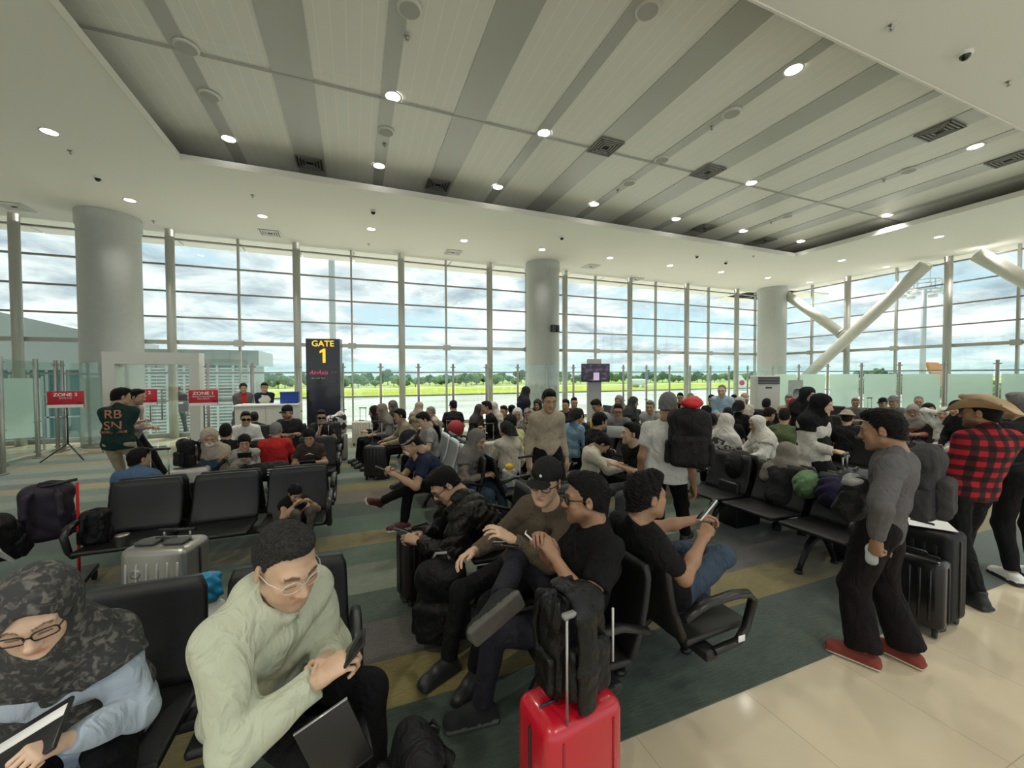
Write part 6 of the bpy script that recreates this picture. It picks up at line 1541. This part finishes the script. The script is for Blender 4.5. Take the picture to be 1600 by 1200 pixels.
J = crowd('person in a dark t-shirt and sunglasses behind an upright black suitcase', 501, 640, 4, 'tee', dgrey, 'short', None, depth=7.9, q='mid', pitch=14, R='chest'); glasses(J, blackf, dark=True, r=.005, lens=dlens, square=True)
# staff and standing people at the left
J = crowd('counter clerk with a red scarf, standing at the left end of the counter', 380, 598, 8, 'coat', M('grey uniform', (.11, .10, .10), .8), 'bun', None, depth=10.35, sit=False, kind='woman', H=1.64, q='mid', R='front', L='front', pitch=14)
MB().tube([J['N']+V(-.05, .07, .0), J['C']+V(-.02, .14, -.05), J['C']+V(0, .15, -.16)], [.03, .04, .035], 8).build('red_scarf', redc, J['root']); MB().tube([J['N']+V(.05, .07, .0), J['C']+V(.02, .14, -.05), J['C']+V(0.02, .15, -.14)], [.03, .04, .035], 8).build('red_scarf', redc, J['root'])
J = crowd('counter clerk in a white and yellow vest, standing behind the counter', 413, 597, 0, 'long', navyc, 'short', None, depth=10.5, sit=False, H=1.68, q='mid', R='front', L='front', pitch=16)
b_ = Blob(); b_.cone(J['W'], J['C'], .118, .134, .04, u=J['Lx'], su=1.35); b_.cone(J['C'], J['C']+J['U3']*.07, .134, .110, .04, u=J['Lx'], su=1.35); blob_obj('pale_vest', b_, .015, cloth('pale vest', (.60, .62, .48)), J['root'])
J = crowd('guard in dark overalls with a pale reflective belt, standing beyond the glass door', 278, 601, 172, 'long', M('dark blue overall', (.05, .06, .075), .8), 'fade', hairg, depth=12.4, sit=False, H=1.64, q='mid', R='side', L='raise', botc=M('dark blue overall', (.05, .06, .075), .8))
b_ = Blob(); b_.cone(J['W']-V(0, 0, .03), J['W']+V(0, 0, .03), .128, .128, .01, u=J['Lx'], su=1.36, capa=True, capb=True); blob_obj('reflective_belt', b_, .015, wht, J['root'])
J = crowd('person in a dark green t-shirt with orange lettering and khaki trousers, standing with folded arms', 189, 605, 156, 'tee', dgreen, 'short', hairb, depth=5.9, sit=False, H=1.71, q='mid', R='cross', L='cross', botc=cloth('light khaki trousers', (.42, .37, .27)), wide=1.05, bulk=1.12, hyaw=-46)
rt = J['root']
for k, (t_, zz) in enumerate((('RB', .06), ('SN', -.10), ('WORLD TOUR', -.19))):
    o_ = text('back_print', t_, .17 if k < 2 else .045, M('orange pink print', (.50, .22, .13), .8), rt, (0, 0, 0), (0, 0, 0), ext=.014); o_.matrix_local = Matrix.Translation(Vector(tuple(J['C']+V(0, -.128, zz)))) @ Matrix.Rotation(PI/2, 4, 'X')
J = crowd('person in a patterned grey red shirt with a badge, standing behind the green shirt', 213, 607, 60, 'shirt', printed('batik', (.30, .28, .27), (.22, .08, .08), 16, .5, .6), 'short', hairb, depth=6.7, sit=False, H=1.70, q='mid', R='front', L='front', botc=blk, beard=.3, hyaw=10)
MB().rbox(tuple(J['W']+V(.05, .15, .05)), (.07, .006, .10), .002, 1).build('badge', wht, J['root'])
# -- middle, left of the aisle
crowd('person in a dark headscarf leaning left, leftmost of the row before the windows', 584, 633, -80, 'long', blk, 'hijab', hj('black', (.015, .015, .017)), depth=8.6, kind='woman')
crowd('person in a taupe headscarf beside the dark headscarf, by the white suitcase', 596, 630, -70, 'long', grey, 'hijab', hj('taupe', (.20, .17, .14)), depth=8.2, kind='woman')
crowd('person in a grey brown headscarf, highest head right of the gate sign', 613, 625, -60, 'long', grey, 'hijab', hj('grey brown', (.12, .11, .10)), depth=9.3, kind='woman')
crowd('person in a pale beige blouse with black hair, turned left by the taupe headscarf', 624, 638, -78, 'long', khaki, 'short', hairb, depth=7.5, q='mid', kind='woman', R='knee', L='knee')
crowd('person in a beige headscarf against the window, left of the cap wearer', 655, 627, 150, 'long', khaki, 'hijab', hj('pale beige', (.34, .28, .22)), depth=9.6, kind='woman')
crowd('older person with short grey hair beside the beige headscarf', 672, 634, -80, 'tee', beige, 'bald', hairg, depth=8.9)
J = crowd('young person in a grey t-shirt reading a paper, behind the navy t-shirt', 661, 643, -72, 'tee', lgrey, 'short', hairb, depth=6.7, q='mid', pitch=30, R='book', L='book', skinc='light')
e = MB().box((0, 0, 0), (.30, .004, .22)).build('newspaper', wht); tag(e, 'white open paper held by the young person in grey', 'newspaper'); e.location = wpos(J, (J['WR']+J['WL'])/2+V(0, .10, .06)); e.rotation_euler = (-.7, 0, J['root'].rotation_euler[2])
crowd('broad person in black with a cap seen from behind against the bright windows', 708, 624, 176, 'tee', blk, 'cap', None, depth=9.5, bulk=1.35, hyaw=30)
crowd('person in a dark grey headscarf turned to the right, left of a dark haired neighbour', 749, 631, 60, 'long', dgrey, 'hijab', hj('dark grey', (.06, .055, .055)), depth=8.8, kind='woman')
crowd('person with dark hair and a black jacket leaning back, right of the dark grey headscarf', 760, 626, -80, 'long', blk, 'short', hairb, depth=8.3, R='cross', L='cross')
crowd('person in an off white headscarf behind the black jacket', 770, 627, -60, 'long', cream, 'hijab', hj('off white', (.50, .46, .40)), depth=8.9, kind='woman')
crowd('dark haired head low in the row left of the middle column', 787, 633, -30, 'tee', dgrey, 'short', hairb, depth=9.3)
crowd('dark head with a cap just before the middle column', 800, 632, 150, 'tee', blk, 'bun', hairb, depth=9.9, kind='woman')
crowd('person in a navy top and dark headscarf, standing left of the middle column', 822, 603, 120, 'long', navyc, 'hijab', hj('near black', (.02, .02, .025)), depth=9.2, sit=False, kind='woman', H=1.60, bot='skirt')
crowd('person in a white headscarf and glasses facing the viewer, left of the standing beige shirt', 808, 636, 0, 'long', wht, 'hijab_long', hj('white', (.60, .60, .57)), depth=7.6, q='mid', kind='woman')
crowd('person in a cream and black striped headscarf, beside the white headscarf', 826, 636, -10, 'long', cream, 'hijab', printed('striped scarf', (.03, .03, .03), (.45, .40, .33), 30, .45, .55), depth=7.2, kind='woman')
crowd('person in a dark green headscarf just left of the standing beige shirt', 840, 623, -20, 'long', blk, 'hijab', hj('dark green', (.02, .035, .025)), depth=9.4, kind='woman')
crowd('person with long dark hair in a cream top, seen from behind', 790, 657, -160, 'long', cream, 'long', haird, depth=6.1, q='mid', kind='woman', hyaw=20)
crowd('child in a pale yellow t-shirt beside the long dark hair', 799, 648, -150, 'tee', yellowc, 'fade', hairb, depth=6.5, kind='child', H=1.45, q='mid')
crowd('person in a grey headscarf and patterned shawl, behind the shiny backrests', 745, 669, 56, 'long', printed('taupe shawl', (.22, .18, .15), (.10, .085, .08), 18), 'hijab_long', hj('mid grey', (.17, .16, .145)), depth=4.9, q='mid', kind='woman', pitch=24, botc=jean)
J = crowd('person in a beige short sleeved shirt, standing in the middle and looking down', 858, 607, 16, 'shirt', printed('beige checked shirt', (.40, .33, .24), (.34, .28, .20), 30), 'short', hairb, depth=4.75, sit=False, H=1.73, q='mid', pitch=18, R='side', L='side', botc=blk, skinc='mid', bulk=.86, wide=.9, hem=.06, hipz=1.0)
crowd('dark haired person behind the right shoulder of the standing beige shirt', 884, 623, -20, 'tee', dgrey, 'short', hairb, depth=9.0)
crowd('short haired person in a dark top, second right of the standing beige shirt', 897, 620, 10, 'tee', blk, 'fade', hairb, depth=9.4)
crowd('person with long black hair and a light blue top, turned away to the right', 902, 637, 140, 'long', denimb, 'long', hairb, depth=6.9, q='mid', kind='woman')
crowd('person in a grey t-shirt bending forward in front of the television pillar', 932, 623, -50, 'tee', lgrey, 'short', hairb, depth=8.0, pitch=38, lean=25)
J = crowd('person with curly black hair and a dark embroidered jacket, turned right', 938, 645, 128, 'long', blk, 'curly', hairb, depth=6.2, q='mid')
e = tag(MB().rbox((0, 0, 0), (.14, .06, .16), .02, 2).build('yellow_pouch', M('bright yellow cloth', (.8, .5, .03), .6)), 'small bright yellow pouch left of the curly haired person', 'pouch'); e.location = atD(929, 662, 6.3)
crowd('person in a grey headscarf, tallest of the seated row right of the television', 967, 617, -20, 'long', lgrey, 'hijab_long', hj('ash grey', (.22, .20, .18)), depth=9.6, kind='woman')
J = crowd('person with glasses in a grey shirt holding an open laptop', 966, 630, -5, 'shirt', grey, 'short', hairb, depth=7.5, q='mid', pitch=16, R='book', L='book'); glasses(J, blackf, r=.004)
p = wpos(J, (J['WR']+J['WL'])/2+V(0, .12, .0)); e = empty('laptop', p, J['root'].rotation_euler[2], 'pale open laptop of the person with glasses in grey', 'laptop'); MB().rbox((0, 0, 0), (.32, .22, .012), .004, 1).build('base', lgrey, e); MB().rbox((0, .12, .10), (.32, .01, .21), .004, 1).build('lid', M('pale laptop lid', (.5, .52, .5), .4), e)
crowd('person in a charcoal headscarf leaning right, right of the tall grey headscarf', 990, 619, 70, 'long', dgrey, 'hijab', hj('charcoal', (.05, .05, .052)), depth=9.2, kind='woman')
crowd('person in a grey polo with grey hair, left of the big black backpack', 1016, 625, -10, 'tee', lgrey, 'short', hairg, depth=8.0, q='mid', R='cross', L='cross')
J = crowd('person in a black t-shirt with folded arms and grey trousers, looking left', 986, 659, -48, 'tee', blk, 'short', hairb, depth=4.75, q='mid', R='cross', L='cross', botc=cloth('grey jeans', (.07, .075, .085)), skinc='light', pitch=2, hyaw=-25)
crowd('person in a cream sweater bending deep forward, left of the folded arms', 941, 678, 100, 'long', cream, 'bun', hairb, depth=5.4, q='mid', pitch=55, lean=55, kind='woman', botc=blk, R='knee', L='knee')
J = crowd('person in a white t-shirt standing with back turned, wearing a huge black backpack', 1044, 612, 172, 'tee', wht, 'short', hairg, depth=3.95, sit=False, H=1.76, q='mid', pitch=24, R='side', L='side', bulk=1.2, botc=blk, skinc='tan')
p = atD(1077, 650, 3.62); bb = backpack((p.x, p.y, atD(1077, 732, 3.62).z), math.atan2(p.y, p.x)+PI/2, cloth('rugged black nylon', (.016, .015, .015), .7, var=.2, vs=20), 'huge black backpack on the back of the person in the white t-shirt', s=1.16, tilt=0, tall=.96); bb.rotation_euler[2] = math.atan2(p.y, p.x)+PI/2
e = empty('red_cap', (p.x+.05, p.y+.02, atD(1080, 630, 3.62).z+.0), .4, 'bright red cloth cap lying on the huge black backpack', 'hat')
b_ = Blob(); b_.ell((0, 0, 0), (.12, .09, .05), .03); b_.ell((.08, 0, .01), (.06, .05, .045), .03); blob_obj('cap_cloth', b_, .010, M('bright red cap', (.65, .02, .03), .6), e, .004, 40)  # soft red cap, laid on top of the backpack
crowd('dark head beyond the big backpack, left one', 1063, 613, 0, 'tee', blk, 'short', hairb, depth=10.6)
crowd('bald head beyond the big backpack, right one', 1079, 613, 0, 'tee', beige, 'bald', hairg, depth=10.2)
crowd('dark haired head right of the red cap', 1112, 616, 0, 'tee', dgrey, 'short', hairb, depth=9.8)
crowd('older person in a light blue shirt standing before the far windows', 1128, 600, -10, 'shirt', cloth('pale blue cotton', (.33, .47, .58)), 'bald', hairg, depth=8.7, sit=False, H=1.70, q='mid', R='front', L='front', skinc='light')
crowd('dark haired head right behind the light blue shirt', 1147, 616, 0, 'tee', dgreen, 'short', hairb, depth=10.5)
crowd('person in a cream headscarf, left of the beige cap', 1156, 619, -40, 'long', cream, 'hijab', hj('cream', (.50, .45, .37)), depth=9.0, kind='woman')
crowd('person in a beige cap and pale shirt near the air conditioner', 1164, 613, 20, 'shirt', cream, 'cap', None, depth=9.8, acc=dict(capm=beige))
crowd('person with long dark hair seen from behind, below the beige cap', 1156, 625, 160, 'long', blk, 'long', hairb, depth=8.1, kind='woman', q='mid')
crowd('dark hair bun seen from behind, left of the white flowered headscarf', 1112, 645, 176, 'tee', grey, 'bun', hairb, depth=6.3, kind='woman', q='mid')
crowd('person in a white headscarf with a black flowered top', 1136, 645, 150, 'long', printed('floral', (.5, .48, .44), (.02, .02, .02), 16, .48, .52), 'hijab_long', hj('bright white', (.62, .60, .55)), depth=5.6, kind='woman', q='mid')
crowd('dark haired top of a head just behind the flowered white headscarf', 1138, 636, 180, 'tee', blk, 'short', hairb, depth=6.9)
crowd('person in a white headscarf and white jacket, turned left with folded hands', 1184, 648, -62, 'coat', wht, 'hijab_long', hj('soft white', (.62, .60, .54)), depth=6.0, kind='woman', q='mid', R='knee', L='knee', botc=cream)
crowd('short haired person in black before the air conditioner', 1198, 622, 170, 'tee', blk, 'short', hairb, depth=8.6)
crowd('dark haired person in black leaning left, behind the white jacket', 1202, 636, 140, 'tee', blk, 'short', hairb, depth=7.3, q='mid', pitch=26)
crowd('person in an olive shirt seen from behind', 1226, 637, 178, 'tee', olive, 'fade', hairb, depth=6.4, q='mid', bulk=1.15)
crowd('grey haired person before the notice board', 1233, 616, 0, 'tee', beige, 'short', hairg, depth=9.6)
crowd('person in a dark red top, just right of the grey haired head', 1241, 622, 30, 'long', redc, 'hijab', hj('dark red', (.22, .015, .02)), depth=8.8, kind='woman')
crowd('person in a brownish grey headscarf seen from behind, above the dark seats', 1230, 690, 172, 'long', dgrey, 'hijab', hj('brown grey', (.21, .19, .16)), depth=4.5, kind='woman', q='mid')
J = crowd('person in a black headscarf and white pleated cardigan, standing and looking right', 1284, 614, 62, 'coat', printed('white pleated cardigan', (.62, .60, .53), (.50, .48, .42), 26), 'hijab_long', hj('deep black', (.008, .008, .009)), depth=4.7, sit=False, kind='woman', H=1.66, q='mid', R='front', L='side', bot='skirt', botc=blk, skinc='light', hyaw=12)
crowd('person in a black headscarf standing behind the white cardigan', 1262, 603, 20, 'long', blk, 'hijab_long', hj('ink black', (.012, .012, .014)), depth=6.4, sit=False, kind='woman', H=1.68, q='mid', bot='skirt', hyaw=30)
crowd('person in a beige bucket hat between the white cardigan and the grey sweater', 1324, 640, 180, 'tee', blk, 'bucket', None, depth=6.6, acc=dict(capm=cloth('tan hat', (.33, .29, .22))))
crowd('grey haired person with pale clothes, far row right of the white cardigan', 1337, 621, 0, 'tee', grey, 'short', hairg, depth=10.3)
crowd('person in a dark cap in the far row, above the grey sweater man', 1380, 620, -30, 'tee', grey, 'cap', None, depth=10.4)
crowd('person in a grey bucket hat and grey top, right of the dark cap', 1396, 618, -20, 'long', grey, 'bucket', None, depth=9.4, acc=dict(capm=grey))
crowd('bald person in the far row, above the peach pink top', 1436, 618, 0, 'tee', lgrey, 'bald', hairg, depth=9.4)
crowd('person in a peach pink top and grey headscarf, facing the viewer', 1427, 631, 0, 'long', peach, 'hijab', hj('warm grey', (.30, .27, .24)), depth=8.0, kind='woman', q='mid', botc=jean, pitch=26)
crowd('person in a black headscarf right of the peach pink top', 1452, 629, 30, 'long', blk, 'hijab', hj('black two', (.014, .014, .016)), depth=8.4, kind='woman')
J = crowd('person in a white headscarf and white trousers sitting at the right, hand at the face', 1477, 635, -16, 'long', wht, 'hijab_long', hj('pale white', (.58, .58, .53)), depth=7.4, kind='woman', q='mid', R='face', botc=wht, pitch=6, legs='sit')
crowd('person in a black headscarf leaning in from the right, left of the cowboy hat', 1497, 624, -40, 'long', blk, 'hijab_long', hj('jet black', (.010, .010, .012)), depth=6.5, kind='woman', q='mid')
crowd('person in a dark shirt hidden behind the cowboy hat, facing the viewer', 1500, 640, 10, 'tee', blk, 'short', hairb, depth=8.6)

# ------------------------------------------------------------------ luggage and small things among the crowd
def at_floor(px, py): return atH(px, py, 0)
whs = M('ivory hard shell', (.52, .50, .44), .35); tans = M('sand hard shell', (.34, .30, .22), .4); tealm = M('teal hard shell', (.12, .22, .21), .4)
p = at_floor(556, 698); suitcase(p.x+.15, p.y+.15, -.5, .44, .28, .66, whs, 'ivory hard suitcase by the gate sign, beside the seated row', handle=.35)
p = at_floor(578, 752); suitcase(p.x+.12, p.y+.15, -.3, .40, .26, .62, M('dark charcoal shell', (.025, .025, .025), .35), 'dark suitcase with its handle raised, in the aisle', handle=.42)
p = atD(505, 672, 7.45); suitcase(p.x, p.y, 0, .34, .24, .70, M('black matt shell', (.010, .010, .011), .5), 'black upright suitcase before the dark t-shirt and sunglasses', handle=.28)
p = atD(485, 648, 8.6); e = empty('red_box', (p.x, p.y, p.z-.05), .1, 'red flat box on top of a suitcase near the gate sign', 'box'); MB().rbox((0, 0, .05), (.42, .3, .10), .015, 2).build('body', redc, e); MB().rbox((0, 0, -.32), (.40, .28, .62), .03, 2).build('stack_below', black, e); e.location.z = .66
p = atD(526, 664, 8.9); e = empty('patterned_bag', (p.x, p.y, .80), .3, 'black and white zigzag patterned bag on a bin beside the gate sign', 'bag'); b_ = Blob(); b_.box((0, 0, 0), (.42, .2, .42), .08, .03); b_.ell((.08, 0, .2), (.1, .06, .1), .05); blob_obj('bag_body', b_, .02, printed('zigzag', (.02, .02, .02), (.6, .58, .56), 9, .49, .51), e)
MB().rbox((0, 0, -.5), (.4, .3, .58), .03, 2).build('bin', M('grey bin', (.30, .29, .26), .5), e)
p = atD(292, 745, 5.0); suitcase(p.x, p.y+.1, .1, .42, .28, .72, M('pearl white shell', (.48, .48, .44), .35), 'pearl white suitcase left of the beige headscarf', handle=.30)
p = atD(283, 700, 5.1); backpack((p.x+.05, p.y, .72), 2.4, bagm, 'black backpack hanging on the pearl white suitcase', s=.75, h=.016)
p = atD(245, 735, 4.6); e = suitcase(p.x, p.y, .0, .38, .25, .62, M('black shell plain', (.014, .014, .014), .4), 'black suitcase with raised handle behind the blue shirt', handle=.42)
p = atD(418, 712, 5.45); e = empty('duffel_bag', (p.x, p.y, .58), .2, 'black bag with white stripes on the bench between the two boys', 'bag'); b_ = Blob(); b_.cone((-.16, 0, 0), (.16, 0, 0), .13, .13, .03); blob_obj('bag_body', b_, .02, bagm, e); 
for k in range(3): MB().box((.06+k*.0, -.128, .05-k*.035), (.14, .012, .016)).build('white_stripe', wht, e)
p = atD(705, 670, 8.0); suitcase(p.x, p.y, -.2, .36, .25, .66, tealm, 'teal suitcase before the broad person in black', handle=.3)
p = atD(712, 650, 7.9); e = empty('red_backpack', (p.x, p.y, .67), 0, 'red and grey rounded bag on the teal suitcase', 'bag'); b_ = Blob(); b_.ell((0, 0, .16), (.17, .12, .17), .03); blob_obj('bag_body', b_, .02, M('red grey cloth', (.35, .03, .03), .7), e)
p = atD(768, 690, 7.2); suitcase(p.x, p.y, .2, .40, .26, .70, whs, 'ivory suitcase left of the child in pale yellow', handle=.3)
p = atD(828, 735, 4.4); suitcase(p.x, p.y, .3, .36, .24, .62, M('brown grey shell', (.12, .10, .08), .4), 'brown grey suitcase in front of the standing beige shirt', handle=.36)
p = atD(868, 738, 4.2); suitcase(p.x, p.y, -.1, .40, .28, .74, M('black shell ribbed', (.012, .012, .012), .35), 'black suitcase right of the brown grey one, by the standing beige shirt', handle=.2)
e = empty('snack_bag', (1.84, 4.78, .435), 0, 'white and yellow snack bag on the seat behind the shiny backrests', 'bag'); b_ = Blob(); b_.box((0, 0, .12), (.18, .10, .24), .03, .02); blob_obj('bag_body', b_, .012, wht, e, .005, 40); b_ = Blob(); b_.ell((0, 0, .26), (.06, .05, .05), .02); blob_obj('yellow_top', b_, .01, M('bright yellow cloth', (.8, .5, .03), .6), e)
p = atD(1003, 668, 6.9); suitcase(p.x, p.y, 0, .36, .25, .66, tans, 'sand coloured suitcase between the laptop user and the folded arms', handle=.35)
p = atD(1156, 702, 5.0); e = empty('round_backpack', (p.x, p.y, .56), 0, 'round black bag on a suitcase left of the white jacket', 'bag'); b_ = Blob(); b_.ell((0, 0, .18), (.20, .16, .20), .03); blob_obj('bag_body', b_, .018, bagm, e); MB().rbox((0, 0, -.27), (.42, .28, .56), .03).build('stand_below', black, e)
p = atD(1262, 728, 4.15); e = empty('green_bag', (p.x, p.y, .60), .3, 'soft green bag beside the brown grey headscarf', 'bag'); b_ = Blob(); b_.ell((0, 0, .14), (.17, .12, .14), .03); b_.ell((.1, 0, .1), (.12, .1, .1), .03); blob_obj('bag_body', b_, .014, cloth('leaf green cloth', (.13, .22, .11)), e, .008, 30)
p = atD(1337, 720, 4.0); suitcase(p.x, p.y, .3, .38, .28, .92, M('midnight shell', (.012, .010, .022), .5), 'large midnight blue suitcase beside the white cardigan', handle=.15)
p = atD(1305, 742, 3.9); e = empty('navy_bundle', (p.x, p.y, .62), 0, 'dark navy cloth bag on the seats below the white cardigan', 'bag'); b_ = Blob(); b_.ell((0, 0, .1), (.17, .14, .16), .03); blob_obj('bag_body', b_, .014, cloth('navy bag cloth', (.015, .013, .04)), e, .01, 26)
p = atD(1325, 607, 0); 
p = atD(1364, 628, 10.8); suitcase(p.x, p.y, 0, .36, .25, .60, M('black shell far', (.014, .014, .014), .4), 'far suitcase with raised handle before the frosted barrier', handle=.62)
